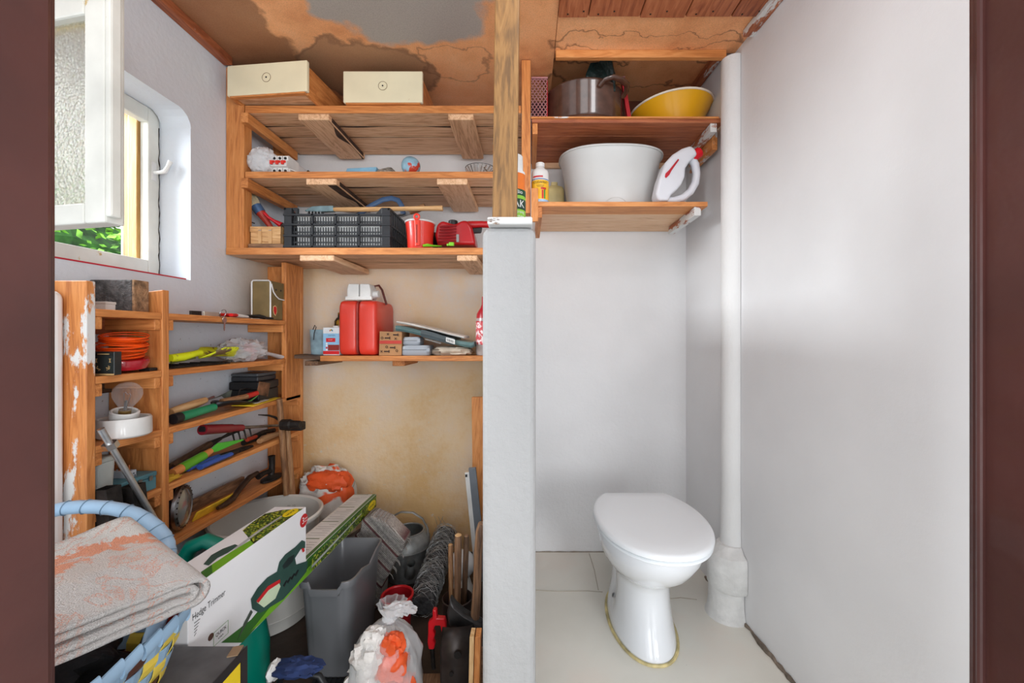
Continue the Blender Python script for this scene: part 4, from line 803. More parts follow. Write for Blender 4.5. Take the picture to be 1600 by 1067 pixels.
# jug
jg = thing('canister', 'white translucent canister with a red cap and handle, leaning beside the washing bowl', 'canister', (X(1062,1.66),1.66,ZBt))
JW = pm((222,224,230), .3, 0, .04, 5, sss=.3)
Mj = FRONT((0,1.625,0)); dj = 1.575
def JP(px, py): return (X(px,dj), Z(py,dj))
out = [(1024,312),(1019,303),(1024,280),(1036,253),(1052,240),(1066,231),(1080,226),(1087,231),(1094,243),(1098,262),(1096,280),(1088,297),(1076,308),(1064,313)]
hole = [(1073,262),(1080,268),(1081,280),(1076,292),(1066,300),(1057,306),(1050,304),(1057,297),(1066,287),(1071,274)]
n1 = len(out)
# body with a real handle opening: shell left of the hole plus handle tube
bodyp = [(1030,313),(1025,303),(1030,280),(1040,253),(1052,240),(1066,231),(1080,226),(1087,231),(1091,240),(1078,252),(1072,262),(1071,275),(1066,287),(1057,297),(1048,305),(1046,313)]
obj('body', MB().prism([JP(*q) for q in bodyp], .068, TR((0,1.645,0), (PI/2,0,0))), JW, jg, bevel=.016, seg=4, smooth=True, sharp=1.2)
hp = [(1086,242),(1092,252),(1094,266),(1092,281),(1084,295),(1072,304.5),(1058,308.5),(1046,308.5)]
obj('handle', MB().tube([(JP(*q)[0], 1.610, JP(*q)[1]) for q in hp], [.016,.016,.015,.015,.015,.015,.014,.013], 12, up=(0,1,0)), JW, jg, smooth=True)
u_ = Vector((.72, 0, .5)).normalized()
c0 = Vector((X(1085,dj), 1.610, Z(241,dj)))
obj('cap', MB().tube([c0, c0+u_*.005, c0+u_*.040, c0+u_*.044], [.020,.0215,.021,.018], 20), pm((222,24,40), .35), jg, smooth=True)
obj('red_tag', MB().prism([JP(1039,276),JP(1040,271),JP(1046,265),JP(1058,250),JP(1060,248),JP(1061,250),JP(1049,267),JP(1046,273),JP(1041,278)], .003, TR((0,1.5775,0), (PI/2,0,0))), pm((196,28,44), .4), jg)
# white bottle with yellow label
bo = thing('glue_bottle', 'white bottle with a yellow label at the left of the lower corner shelf', 'bottle', (X(841,1.6),1.60,ZBt))
Bc = (X(841.5,1.60)+.006,1.603,ZBt); br_ = .0335
obj('body', MB(TR(Bc)).lathe([(br_-.004,0),(br_,.004),(br_,.118),(br_-.004,.128),(.018,.138),(.0165,.142)], 32), PW, bo, smooth=True)
obj('cap', MB(TR(Bc)).lathe([(.0175,.1425),(.0175,.158),(.015,.160)], 24), PW, bo, smooth=True)
def bband(mt, z0, z1, a0, a1, e=.0006, nm='label_band', p=bo, c=Bc, rad=br_):
    return obj(nm, MB().sheet(lambda u, v: Vector((c[0]+(rad+e)*math.sin(a0+(a1-a0)*u), c[1]-(rad+e)*math.cos(a0+(a1-a0)*u), c[2]+z0+(z1-z0)*v)), 14, 1), mt, p, smooth=True)
def wrap_text(body, size, c, rad, z, mt, p, a=0, stretch=1.0):
    o = text(body, size, Matrix(), mt, p, stretch=stretch); off = ORG[p]
    for v in o.data.vertices:
        q = v.co+off; t = a+q.x/rad
        v.co = Vector((c[0]+(rad+.0012)*math.sin(t), c[1]-(rad+.0012)*math.cos(t), c[2]+z+q.y))-off
    return o
bband(pm((240,184,40), .4), .006, .084, -1.5, 1.5); bband(pm((196,30,46), .4), .094, .100, -.9, .3, .0008); bband(pm((160,190,220), .4), .001, .010, -1.5, 1.5, .0009); bband(pm((70,110,170), .4), .086, .089, -1.2, 1.2, .0008)
wrap_text('SOUDAKRAT', .0125, Bc, br_, .074, pm((48,40,20), .5), bo, 0, .80)
for k in range(2): bband(pm((110,86,40), .5), .062-.005*k, .0635-.005*k, -.45+.1*k, .45-.1*k, .0010, 'small_print')
bband(pm((60,140,70), .4), .012, .05, .42, .60, .0009, 'print'); bband(pm((200,50,40), .4), .012, .045, .15, .38, .0009, 'print'); bband(pm((200,50,40), .4), .047, .055, .05, .7, .0010, 'print')
# sealant tube on the partition
se = thing('sealant_tube', 'white, orange and green sealant tube standing behind the timber post', 'tube', (X(804,.952),.955,1.2585))
Tc = (X(803,.955),.955,1.2588); tr__ = .0268
obj('body', MB(TR(Tc)).lathe([(tr__,0),(tr__,.1435)], 32), pm((226,118,40), .4), se, smooth=True)
obj('cap', MB(TR(Tc)).lathe([(tr__-.001,.144),(tr__-.001,.150),(.0215,.152),(.0205,.188),(.018,.190)], 28), PW, se, smooth=True)
def tb(mt, z0, z1, e=.0005, a0=-1.6, a1=1.6): return bband(mt, z0, z1, a0, a1, e, 'label_band', se, Tc, tr__)
tb(pm((140,196,62), .4), .0, .092); tb(pm((24,72,44), .4), .092, .106, .0007); tb(pm((24,58,40), .4), .060, .084, .0008)
wrap_text('Bio', .012, Tc, tr__, .099, OFFW, se, .52); wrap_text('AK', .024, Tc, tr__, .072, OFFW, se, .50, .9)
wrap_text('xtra', .014, Tc, tr__, .043, OFFW, se, .56); wrap_text('strong', .009, Tc, tr__, .054, OFFW, se, .56); bband(OFFW, .026, .030, .45, .80, .0010, 'small_print', se, Tc, tr__)
tag(obj('yellow_canister', MB(TR((.122,1.905,ZBt))).srect([(.043,.028,0),(.046,.031,.006),(.046,.031,.155),(.040,.026,.17),(.015,.015,.18),(.015,.015,.195)], p=5), pm((214,198,140), .4, 0, .1, 12), smooth=True), 'pale yellow plastic canister behind the white bottle', 'canister')
# ================================================================ TOILET
tl = thing('toilet', 'white ceramic toilet with a closed lid standing on the cream floor', 'toilet', (.405, 1.45, 0))
POR = pm((233,236,240), .08, 0, 0, 5, coat=.6)
def ring(cx, cy, hw, hf, hb, z, pinch=0, n=56):
    r = []
    for j in range(n):
        t = 2*PI*j/n; s_, c_ = math.sin(t), math.cos(t)
        y = -c_*hf if c_ > 0 else -c_*hb
        e = .92 if c_ > 0 else .75
        x = hw*math.copysign(abs(s_)**e, s_)
        x *= 1-pinch*math.exp(-((y-.06)/.075)**2)
        r.append(Vector((cx+x, cy+y, z)))
    return r
tx, ty = .405, 1.455
rs = [ring(tx,ty+.03,.108,.205,.20,0), ring(tx,ty+.03,.110,.205,.20,.012), ring(tx,ty+.035,.107,.198,.20,.03,.06), ring(tx,ty+.04,.100,.185,.20,.08,.28), ring(tx,ty+.045,.096,.176,.20,.14,.36),
      ring(tx,ty+.04,.097,.168,.20,.19,.26), ring(tx,ty+.02,.104,.165,.20,.225,.10), ring(tx,ty-.01,.122,.185,.20,.252,.0), ring(tx,ty-.04,.145,.205,.22,.29), ring(tx,ty-.06,.162,.225,.235,.34), ring(tx,ty-.068,.168,.236,.235,.385), ring(tx,ty-.068,.164,.232,.232,.394)]
obj('bowl', MB().loft(rs), POR, tl, smooth=True, sharp=1.3)
obj('outlet', MB().tube([(tx,ty+.20,.19),(tx,ty+.34,.19),(tx,D-.004,.185)], [.06,.058,.06], 24), POR, tl, smooth=True)
def lid(n, z0, z1, gr, mt):
    def rr_(g, z):
        out = []
        for j in range(64):
            t = 2*PI*j/64; s_, c_ = math.sin(t), math.cos(t)
            if c_ > 0: x, y = (.184+g)*math.copysign(abs(s_)**.90, s_), -c_*(.262+g)
            else:
                x, y = (.184+g)*s_, -c_*(.262+g)
                if y > .205+g: y = .205+g
            out.append(Vector((tx+.003+x, ty-.075+y, z)))
        return out
    return obj(n, MB().loft([rr_(gr-.006,z0), rr_(gr,z0+.004), rr_(gr,z1-.008), rr_(gr-.004,z1-.003), rr_(gr-.012,z1), rr_(gr-.06,z1+.0015)]), mt, tl, smooth=True, sharp=.9)
SEAT = pm((236,240,243), .25, 0, 0, 5)
lid('seat', .395, .408, -.003, SEAT); lid('lid', .4085, .428, .0, SEAT)
for s_ in (-1, 1): obj('hinge', MB().tube([(tx+s_*.075-.015,ty+.137,.405),(tx+s_*.075+.015,ty+.137,.405)], .008, 12), SEAT, tl, smooth=True)
for s_ in (-1, 1): obj('bolt_cap', MB(TR((tx+s_*.078, ty+.085, .055), (0, s_*PI/2, 0))).lathe([(.010,-.006),(.010,.004),(.007,.010),(0,.012)], 14), pm((120,120,122), .3, .8), tl, smooth=True)
obj('sealant_bead', MB().tube([Vector((v.x+(v.x-tx)*.03, v.y+(v.y-ty)*.02, .002)) for v in ring(tx,ty+.03,.110,.207,.20,0)], .0055, 6, closed=True), pm((206,190,136), .5, 0, .3, 20), tl, smooth=True)
# ================================================================ THINGS IN THE TOOL RACK
def RD(px, x=-1.03): return x*F/(px-CX)                    # depth of a point at pixel column px lying at X = x
def RP_(px, py, x=-1.03): d = RD(px, x); return Vector((x, d, Z(py, d)))
ZR = {k: v+.0006 for k, v in ROWS.items()}
ab = thing('abrasive_block', 'dark grey gritty abrasive block with a brown end on top of the tool rack', 'block', (-1.10,1.10,ZR[1]))
obj('grit_face', MB().box(-1.155,-1.043,1.078,1.120,ZR[1],ZR[1]+.084), pm((92,88,88), .95, 0, .35, 60, .9, 200), ab, bevel=.003)
obj('end_face', MB().box(-1.0428,-1.036,1.078,1.120,ZR[1],ZR[1]+.084), pm((150,116,86), .95, 0, .35, 60, .7, 150), ab, bevel=.002)
wx = thing('small_box', 'small white card box in front of the grey abrasive block', 'box', (-1.09,1.0,ZR[1]))
obj('tray', MB().box(-1.112,-1.067,1.035,1.060,ZR[1],ZR[1]+.016), PW, wx, bevel=.001); obj('lid', MB().box(-1.113,-1.066,1.034,1.061,ZR[1]+.0162,ZR[1]+.023), pm((210,208,204), .5), wx, bevel=.001)
# lacquer box
lq = thing('lacquer_box', 'little black lacquer box with gold floral decoration on the second rack shelf', 'box', (-1.02,.99,ZR[2]))
lx0, lx1, ly = -1.045, -.994, .984
obj('cabinet', MB().box(lx0,lx1,ly,ly+.018,ZR[2],ZR[2]+.057), pm((34,38,38), .3, coat=.3), lq, bevel=.0012)
GO = pm((210,176,120), .4, .3)
for k in range(2):
    xc = lx0+.0135+.0245*k
    obj('door', MB().box(xc-.0115,xc+.0115,ly-.0012,ly-.0001,ZR[2]+.008,ZR[2]+.046), pm((40,46,45), .3, coat=.3), lq)
    rg = random.Random(k); fl = MB()
    for q in range(14):
        a = rg.uniform(0,2*PI); r0 = rg.uniform(0,.006); fl.lathe([(.0011,0),(.0011,.0005)], 6, FRONT((xc+r0*math.cos(a), ly-.0013, ZR[2]+.017+r0*math.sin(a))))
    f_ = obj('flower_print', fl, GO, lq); f_['kind'] = 'stuff'
    M_ = FRONT((xc+(-.004+.008*k),ly-.0013,ZR[2]+.036)); obj('hinge_print', MB(M_).box(-.0025,.0025,.003,.0042,0,.0005).box(-.0008,.0008,-.004,.003,0,.0005).box(-.0025,.0025,-.005,-.0038,0,.0005), GO, lq)
obj('gold_edge', MB().box(lx0,lx1,ly-.0014,ly-.0001,ZR[2]+.0005,ZR[2]+.004).box(lx0+.012,lx1-.012,ly-.0014,ly-.0001,ZR[2]+.050,ZR[2]+.052), GO, lq)
# trimmer line spool
so_ = thing('line_spool', 'red spool wound with bright orange trimmer line on the second rack shelf', 'spool', (-1.06,1.068,ZR[2]))
Mq = TR((-1.060,1.070,ZR[2]+.018), (.10,.12,0))
obj('flange', MB(Mq).lathe([(.020,-.006),(.050,-.004),(.055,.012),(.053,.020),(.048,.021),(.02,.021)], 32), pm((176,24,40), .2, coat=.5), so_, smooth=True)
rg = random.Random(7); OL = pm((250,86,20), .35)
for k in range(20):
    r0 = .040+rg.uniform(0,.011); z0 = .024+.0030*k*.95+rg.uniform(-.001,.001)
    obj('line_turn', MB(Mq @ TR((rg.uniform(-.003,.003),rg.uniform(-.003,.003),z0), (rg.uniform(-.1,.1),rg.uniform(-.1,.1)-.05,0))).torus(Matrix(), r0, .0016, 30, 5), OL, so_, smooth=True)
tag(obj('flat_key_bar', MB().box(-1.05,-1.02,1.105,1.128,ZR[2],ZR[2]+.008), IRON, bevel=.001), 'small dark iron bar beside the orange line spool', 'bar')
# lamp holder with bulb
lh = thing('lamp_holder', 'white ceramic lamp holder with a clear bulb on the third rack shelf', 'lamp', (-1.042,1.06,ZR[3]))
Ml = TR((-1.044,1.060,ZR[3]))
CER = pm((222,222,220), .3, coat=.3)
obj('base_ring', MB(Ml).lathe([(.050,0),(.054,.004),(.0535,.044),(.051,.048),(.046,.046),(.045,.02),(0,.018)], 40), CER, lh, smooth=True)
Ms = TR((-1.048,1.060,ZR[3]+.030), (.12,.26,0)) @ Matrix.Diagonal((.90,.90,.86,1))
obj('socket', MB(Ms).lathe([(.030,0),(.0325,.030),(.0325,.040),(.029,.043),(.025,.040),(.024,.02),(0,.018)], 32), CER, lh, smooth=True)
obj('screw_shell', MB(Ms).lathe([(.0135,.02),(.014,.026),(.0130,.029),(.014,.032),(.013,.035),(.014,.038),(.0135,.046)], 20), pm((200,170,110), .3, .9), lh, smooth=True)
bl = obj('bulb', MB(Ms).lathe([(.0138,.046),(.016,.056),(.024,.070),(.031,.085),(.0335,.098),(.031,.112),(.022,.124),(.010,.1305),(0,.1315)], 32), film((240,244,246), .03, .02, .24), lh, smooth=True)
obj('filament', MB(Ms).tube([(-.010,0,.095),(-.006,0,.100),(0,0,.094),(.006,0,.100),(.010,0,.095)], .0006, 5).tube([(-.003,0,.05),(-.010,0,.095)], .0006, 5).tube([(.003,0,.05),(.010,0,.095)], .0006, 5).tube([(0,0,.046),(0,0,.075)], [.004,.003], 8), STEEL, bl, smooth=True)
tag(obj('metal_plate', MB().box(-1.115,-1.062,.972,.980,ZR[3],ZR[3]+.125), pm((86,86,88), .6, .3, .2, 20), bevel=.001), 'dark grey metal plate standing behind the lamp holder', 'plate')
tag(obj('white_card', MB().obox((-1.10,.995,ZR[3]+.059), (.05,.004,.115), (.03,0,.1)), PW, bevel=.001), 'narrow white card standing next to the grey metal plate', 'card')
# fourth row
tb_ = thing('metal_box', 'flat blue-green metal box with a terminal strip lying on it', 'box', (-1.08,1.08,ZR[4]))
TBM = pm((86,138,152), .45, .2, .15, 20, worn=(70,74,74), wa=.68, ws=40)
obj('tray', MB().box(-1.148,-1.020,1.026,1.125,ZR[4],ZR[4]+.034), TBM, tb_, bevel=.003); obj('lid', MB().box(-1.149,-1.019,1.025,1.126,ZR[4]+.0345,ZR[4]+.048), TBM, tb_, bevel=.003)
for k in range(3): obj('hinge', MB().box(-1.0185,-1.0165,1.04+.03*k,1.05+.03*k,ZR[4]+.028,ZR[4]+.040), STEEL, tb_)
ts = thing('terminal_strip', 'light grey terminal strip with copper pins on top of the blue metal box', 'terminal strip', (-1.09,1.07,ZR[4]+.0485))
obj('rail', MB().box(-1.130,-1.034,1.060,1.082,ZR[4]+.0485,ZR[4]+.066), pm((176,182,190), .4), ts, bevel=.001)
for k in range(4): obj('copper_pin', MB(TR((-1.080+.012*k,1.071,ZR[4]+.066))).lathe([(.0025,0),(.0025,.014),(0,.0155)], 8), pm((186,112,70), .3, .9), ts, smooth=True)
for k in range(5): obj('screw', MB(SIDE((-1.0339,1.064+.0033*k,ZR[4]+.052+.006*(k%2)))).lathe([(.0017,0),(.0017,.001)], 6), DARKP, ts)
ct_ = thing('clear_container', 'clear plastic container of small hardware on the fourth rack shelf', 'container', (-1.06,.99,ZR[4]))
obj('shell', MB(TR((-1.058,.990,ZR[4]))).srect([(.034,.022,0),(.040,.026,.112),(.042,.028,.114),(.038,.024,.113),(.032,.020,.003)], p=6), film((214,220,216), .22, .2), ct_, smooth=True)
obj('lid', MB(TR((-1.058,.990,ZR[4]+.1145))).srect([(.042,.028,0),(.042,.028,.008),(.038,.024,.010)], p=6), film((200,206,200), .4, .2), ct_, smooth=True)
hw = MB(); rg = random.Random(3)
for k in range(60): hw.obox((-1.058+rg.uniform(-.027,.027),.990+rg.uniform(-.015,.015),ZR[4]+.006+rg.random()*.05), (.010,.004,.004), (rg.random()*3,rg.random()*3,rg.random()*3))
h_o = obj('hardware', hw, pm((150,148,140), .5, .4, .3, 40), ct_); h_o['kind'] = 'stuff'
# steel rod, dark square tubes standing in front of the rack
sr = thing('threaded_rod', 'long steel rod with a hex nut leaning on the tool rack', 'rod', (-.912,1.294,0))
r0, r1 = Vector((-.985,.944,.816)), Vector((-.912,1.294,.004))
obj('rod', MB().tube([r0, r1], .0070, 14), pm((196,198,200), .38, 1, .1, 30), sr, smooth=True)
dq = (r1-r0).normalized(); mm_ = basis(r0+dq*.040, dq.cross(Vector((0,0,1))), Vector((0,0,1))); 
obj('nut', MB().tube([r0+dq*.040, r0+dq*.054], .0150, 6), pm((206,206,204), .25, 1), sr)
for n_, (px_, d_, yt, ln_) in enumerate(((166,.975,762,-.04),(206,1.03,758,-.03))):
    top = Vector((X(px_,d_), d_, Z(yt,d_))); bot = Vector((top.x+.05, d_+.02, .018))
    t = thing('square_tube', ('black square steel tube leaning at the left below the lamp holder','black square steel tube leaning below the blue metal box')[n_], 'tube', (bot.x, bot.y, 0))
    dv_ = top-bot; M_ = basis(bot, dv_, (0,-1,.1)); L_ = dv_.length
    for (a, b_) in ((-.018,0),(.016,0)): obj('wall', MB(M_).box(0,L_,a,a+.002,-.018,.018), IRON, t)
    for (a, b_) in ((-.018,0),(.016,0)): obj('wall', MB(M_).box(0,L_,-.016,.016,a,a+.002), IRON, t)
# --- right section, top shelf
kz1 = ZR[1]
cc = thing('camera_case', 'olive camera case with white piping and a red emblem on the tool rack', 'case', (-1.05,1.66,kz1))
OLV = pm((124,104,66), .7, 0, .12, 20)
q0, q1, e0, e1, qt = -1.094, -1.020, 1.622, 1.706, Z(438,1.62)
obj('body', MB().box(q0,q1,e0,e1,kz1,qt), OLV, cc, bevel=.006)
def pipe_loop(pts): return MB().tube(pts, .0030, 8, closed=True)
obj('piping', pipe_loop([(q0,e0,kz1+.004),(q0,e0,qt-.006),(q0+.006,e0,qt),(q1-.006,e0,qt),(q1,e0,qt-.006),(q1,e0,kz1+.004)]), PW, cc, smooth=True)
obj('flap', MB().prism([(0,0),(.084,0),(.084,-.068),(.05,-.066),(.030,-.056),(.012,-.040),(.0,-.01)], .003, SIDE((q1+.0005,e0,qt-.003))), pm((112,94,58), .7), cc, bevel=.001)
obj('flap_piping', MB().tube([(q1+.004,e0+a,qt-.003+b_) for a, b_ in ((.0,-.01),(.012,-.040),(.030,-.056),(.05,-.066),(.084,-.068))], .0025, 8), PW, cc, smooth=True)
for a in (.03,.062): obj('snap', MB(SIDE((q1+.0036,e0+a,qt-.034))).lathe([(.004,0),(.004,.0015)], 12), BLACK, cc)
poly('emblem', [(0,.010),(.009,.014),(.018,.008),(.019,-.008),(.012,-.022),(.005,-.018),(-.002,-.006)], SIDE((q1+.0006,e0+.020,kz1+.042)), pm((206,36,36), .4), cc)
poly('emblem_edge', [(-.002,.012),(.009,.017),(.020,.010),(.022,-.010),(.012,-.025),(.004,-.020),(-.004,-.006)], SIDE((q1+.0002,e0+.020,kz1+.042)), pm((230,206,150), .4), cc)
kr = thing('key_ring', 'steel key ring with a key hanging over the edge of the top rack shelf', 'keys', (-1.006,1.352,kz1))
dk = RD(349,-1.006)
obj('ring', MB(basis((-1.0075,dk,kz1+.010),(0,1,0),(.35,0,1))).torus(Matrix(), .013, .0011, 28, 6), STEEL, kr, smooth=True)
obj('key_bow', MB(SIDE((-1.0050,dk+.004,kz1-.012))).lathe([(.0095,-.001),(.0095,.001)], 18), pm((170,166,158), .35, .9), kr)
obj('key_blade', MB(SIDE((-1.0060,dk+.004,kz1-.012))).prism([(-.003,-.008),(-.0035,-.030),(-.001,-.036),(.0018,-.032),(.0012,-.028),(.0026,-.024),(.0014,-.019),(.003,-.014),(.003,-.008)], .0016), pm((170,166,158), .35, .9), kr)
def lying(name, label, cat, pts, rads, mat, pn='handle', flat=.6):
    t = thing(name, label, cat, pts[0]); obj(pn, MB().tube(pts, rads, 10, flat=flat), mat, t, smooth=True); return t
t = lying('red_knife', 'red folding knife lying behind the key ring', 'knife', [Vector((-1.04,RD(341,-1.04),kz1+.008)), Vector((-1.042,RD(358,-1.042),kz1+.008)), Vector((-1.045,RD(372,-1.045),kz1+.007))], [.009,.011,.008], RED)
obj('bolster', MB().tube([Vector((-1.039,RD(338,-1.039),kz1+.008)), Vector((-1.04,RD(341,-1.04),kz1+.008))], .009, 10, flat=.6), STEEL, t, smooth=True)
t = lying('white_cutter', 'red and white cutter right of the key ring', 'cutter', [Vector((-1.018,RD(361,-1.018),kz1+.008)), Vector((-1.019,RD(368,-1.019),kz1+.008))], [.009,.010], RED)
obj('blade_sleeve', MB().tube([Vector((-1.019,RD(368,-1.019),kz1+.008)), Vector((-1.022,RD(386,-1.022),kz1+.006))], [.010,.007], 10, flat=.6), OFFW, t, smooth=True)
t = lying('pliers', 'black-handled pliers in front of the camera case', 'pliers', [Vector((-1.045,RD(379,-1.045),kz1+.010)), Vector((-1.04,RD(395,-1.04),kz1+.011)), Vector((-1.025,RD(410,-1.025),kz1+.007)), Vector((-1.015,RD(426,-1.015),kz1+.006))], [.006,.009,.007,.006], BLACK)
obj('handle', MB().tube([Vector((-1.055,RD(392,-1.055),kz1+.010)), Vector((-1.045,RD(405,-1.045),kz1+.012)), Vector((-1.040,RD(418,-1.04),kz1+.007))], [.006,.008,.006], 10), BLACK, t, smooth=True)
obj('jaw', MB().prism([(0,-.006),(.03,-.004),(.03,.004),(0,.008)], .006, basis((-1.05,RD(377,-1.05)-.03,kz1+.003),(0,1,0),(-1,0,0))), STEEL, t, bevel=.001)
for k, (p_, q_, mt_) in enumerate(((297,314,IRON),(318,341,pm((190,186,172), .4, .5)))):
    tag(obj('metal_strip', MB().bar((-1.03,RD(p_,-1.03),kz1+.004), (-1.032,RD(q_,-1.032),kz1+.005), .018, .006), mt_, bevel=.001), ('dark flat metal strip at the near end of the top rack shelf','pale brass-like metal strip left of the key ring')[k], 'strip')
# --- second shelf: neon trowel, grilles, bag
kz2 = ZR[2]
gr = thing('wire_grille', 'dark rusty wire grille lying under the neon yellow trowel', 'grille', (-1.06,1.3,kz2))
for k in range(8): obj('wire', MB().tube([(-1.11+.013*k,1.17,kz2+.003),(-1.11+.013*k,1.40,kz2+.003)], .0022, 6), IRON, gr, smooth=True)
for k in range(6): obj('cross_wire', MB().tube([(-1.112,1.18+.042*k,kz2+.0072),(-1.017,1.18+.042*k,kz2+.0072)], .0018, 6), IRON, gr, smooth=True)
NY = pm((220,232,28), .45, 0, .08, 8, worn=(150,130,90), wa=.66, ws=30)
nt_ = thing('neon_trowel', 'dirty neon yellow garden trowel on the second rack shelf', 'trowel', (-1.05,1.3,kz2+.01))
hp_ = [RP_(265,560,-1.045), RP_(285,557.5,-1.045), RP_(303,553,-1.045), RP_(312,551,-1.05)]
obj('handle', MB().tube(hp_, [.012,.0125,.010,.011], 12), NY, nt_, smooth=True)
obj('grip_teeth', MB().bar(hp_[0]+Vector((.004,0,-.012)), hp_[2]+Vector((.004,0,-.011)), .008, .004), pm((80,84,30), .6), nt_)
b0, b1 = RP_(311,551,-1.05), RP_(368,550,-1.06)
sc_ = lambda u, v: b0+(b1-b0)*u+Vector((.046*math.sin(min(1,u*2.2)*PI/2)*(1-.75*max(0,u-.7)/.3)*(v*2-1), 0, .016*math.sin(u*PI)*0+.030*(v*2-1)**2*min(1,u*3)-.018+.006*math.sin(u*3)))
obj('scoop', MB().sheet(sc_, 14, 8), pm((220,230,36), .5, 0, .08, 8, worn=(112,92,66), wa=.56, ws=14), nt_, smooth=True, solid=.003)
pb_ = thing('clear_bag', 'crumpled clear plastic bag with red print on the second rack shelf', 'bag', (-1.06,1.52,kz2))
obj('film', MB().lump((-1.068,1.535,kz2+.040), (.055,.10,.042), 8, .32, 2.6, 36, 22, ridge=True, zmin=kz2), film((226,226,228), .28, .15), pb_, smooth=True)
obj('contents', MB().lump((-1.07,1.525,kz2+.022), (.035,.06,.020), 5, .4, 4, 24, 14, ridge=True, zmin=kz2+.001), pm((120,120,112), .6, 0, .5, 40), pb_, smooth=True)
obj('red_print', MB().lump((-1.050,1.545,kz2+.034), (.018,.022,.030), 4, .5, 3, 18, 12, ridge=True), pm((186,50,54), .4), pb_, smooth=True)
obj('bag_neck', MB().tube([(-1.05,1.60,kz2+.03),(-1.04,1.65,kz2+.022),(-1.03,1.70,kz2+.008)], [.026,.016,.022], 12, flat=.4), film((226,226,228), .28, .15), pb_, smooth=True)
# --- third shelf
kz3 = ZR[3]
for k, (a, b_, c_, d_, h0, h1, lb_) in enumerate(((1.575,1.70,-1.150,-1.035,0,.080,'black plastic box at the back of the third rack shelf'),(1.585,1.70,-1.150,-1.045,.0806,.112,'grey-black flat case lying on top of the black box'))):
    t = thing(('tool_case','battery_case')[k], lb_, 'case', ((c_+d_)/2,(a+b_)/2,kz3+h0))
    hm_ = h0+(h1-h0)*.6
    obj('bottom_half', MB().box(c_,d_,a,b_,kz3+h0,kz3+hm_), (BLACK, DARKP)[k], t, bevel=.004); obj('lid', MB().box(c_-.001,d_+.001,a-.001,b_+.001,kz3+hm_+.0005,kz3+h1), (BLACK, pm((70,74,78), .5))[k], t, bevel=.005)
tr1 = thing('weeding_knife', 'trowel with a pale wooden handle and triangular steel blade on the third rack shelf', 'trowel', RP_(268,643,-1.06))
p0_, p1_ = RP_(266,645,-1.07), RP_(321,625,-1.07); 
p0_.z = max(p0_.z, kz3+.015)
obj('handle', MB().tube([p0_, p0_.lerp(p1_,.3), p0_.lerp(p1_,.75), p1_], [.013,.0145,.013,.010], 12), wood('pale','y'), tr1, smooth=True)
obj('shank', MB().tube([p1_, RP_(334,620,-1.07)], .004, 8), STEEL, tr1, smooth=True)
p2_ = RP_(330,622,-1.07); p3_ = RP_(361,609,-1.075); 
obj('blade', MB().prism([(0,-.006),((p3_.y-p2_.y),(p3_.z-p2_.z)),((p3_.y-p2_.y)*.86,(p3_.z-p2_.z)-.040),((p3_.y-p2_.y)*.5,.0)], .0025, SIDE((-1.073,p2_.y,p2_.z))), pm((96,104,98), .45, .4, .3, 20), tr1, bevel=.0005)
gs = thing('green_spade', 'small black spade with a green tube handle on the third rack shelf', 'spade', RP_(270,655,-1.03))
g0, g1 = Vector((-1.030,RD(270,-1.03),kz3+.016)), Vector((-1.035,RD(334,-1.035),kz3+.024))
g1.z = Z(636,g1.y)
obj('handle', MB().tube([g0.lerp(g1,.16), g1], [.0145,.0125], 16), pm((16,140,96), .3, coat=.2), gs, smooth=True)
obj('end_cap', MB().tube([g0, g0.lerp(g1,.158)], [.0150,.0152], 16), BLACK, gs, smooth=True)
g2 = RP_(402,631,-1.05); g2.z = max(g2.z, kz3+.012)
obj('blade', MB().sheet(lambda u, v: g1+(g2-g1)*u+Vector(((v-.5)*.075*min(1,.25+u*4)*(1-.6*max(0,u-.75)/.25), 0, .020*(2*v-1)**2*(1-u)-.004+.004*math.sin(u*7))), 14, 8), pm((48,48,50), .4, .5, .3, 20), gs, smooth=True, solid=.003)
ys = thing('yellow_card', 'yellow and white card under the spade blade at the third shelf edge', 'card', (-1.02,1.55,kz3))
obj('card', MB().obox((-1.040,1.575,kz3+.006), (.075,.20,.003), (0,.04,.12)), pm((232,196,40), .5), ys); obj('white_panel', MB().obox((-1.032,1.565,kz3+.0087), (.04,.09,.0012), (0,.04,.12)), PW, ys)
ho = thing('hand_hoe', 'short hand hoe with a wooden handle and red ferrule on the third rack shelf', 'hoe', RP_(350,625,-1.09))
h0, h1, h2 = RP_(346,628,-1.05), RP_(386,619,-1.03), RP_(402,614,-1.018)
obj('handle', MB().tube([h0, h1], [.011,.0095], 12), wood('handle','y'), ho, smooth=True); obj('ferrule', MB().tube([h1, h2], [.0105,.009], 12), pm((186,44,36), .4), ho, smooth=True)
obj('blade', MB().prism([(-.005,-.004),(.060,-.022),(.075,.028),(.012,.042),(.0,.012)], .003, SIDE((-1.019,h2.y,h2.z))), pm((120,84,60), .7, .3, .5, 30, worn=(176,52,40), wa=.62, ws=20), ho, bevel=.0005)
tag(obj('bent_wire', MB().tube([RP_(372,618,-1.06), RP_(375,609,-1.06), RP_(384,607,-1.06), RP_(398,609,-1.06), RP_(402,614,-1.058)], .0028, 8), IRON, smooth=True), 'thin black bent wire handle above the hoe', 'wire')
tag(obj('green_wire', MB().tube([RP_(383,629,-1.03), RP_(392,626,-1.03), RP_(400,620,-1.03), RP_(409,611,-1.03)], .0022, 8), pm((110,170,90), .4), smooth=True), 'light green curved wire in front of the hoe', 'wire')
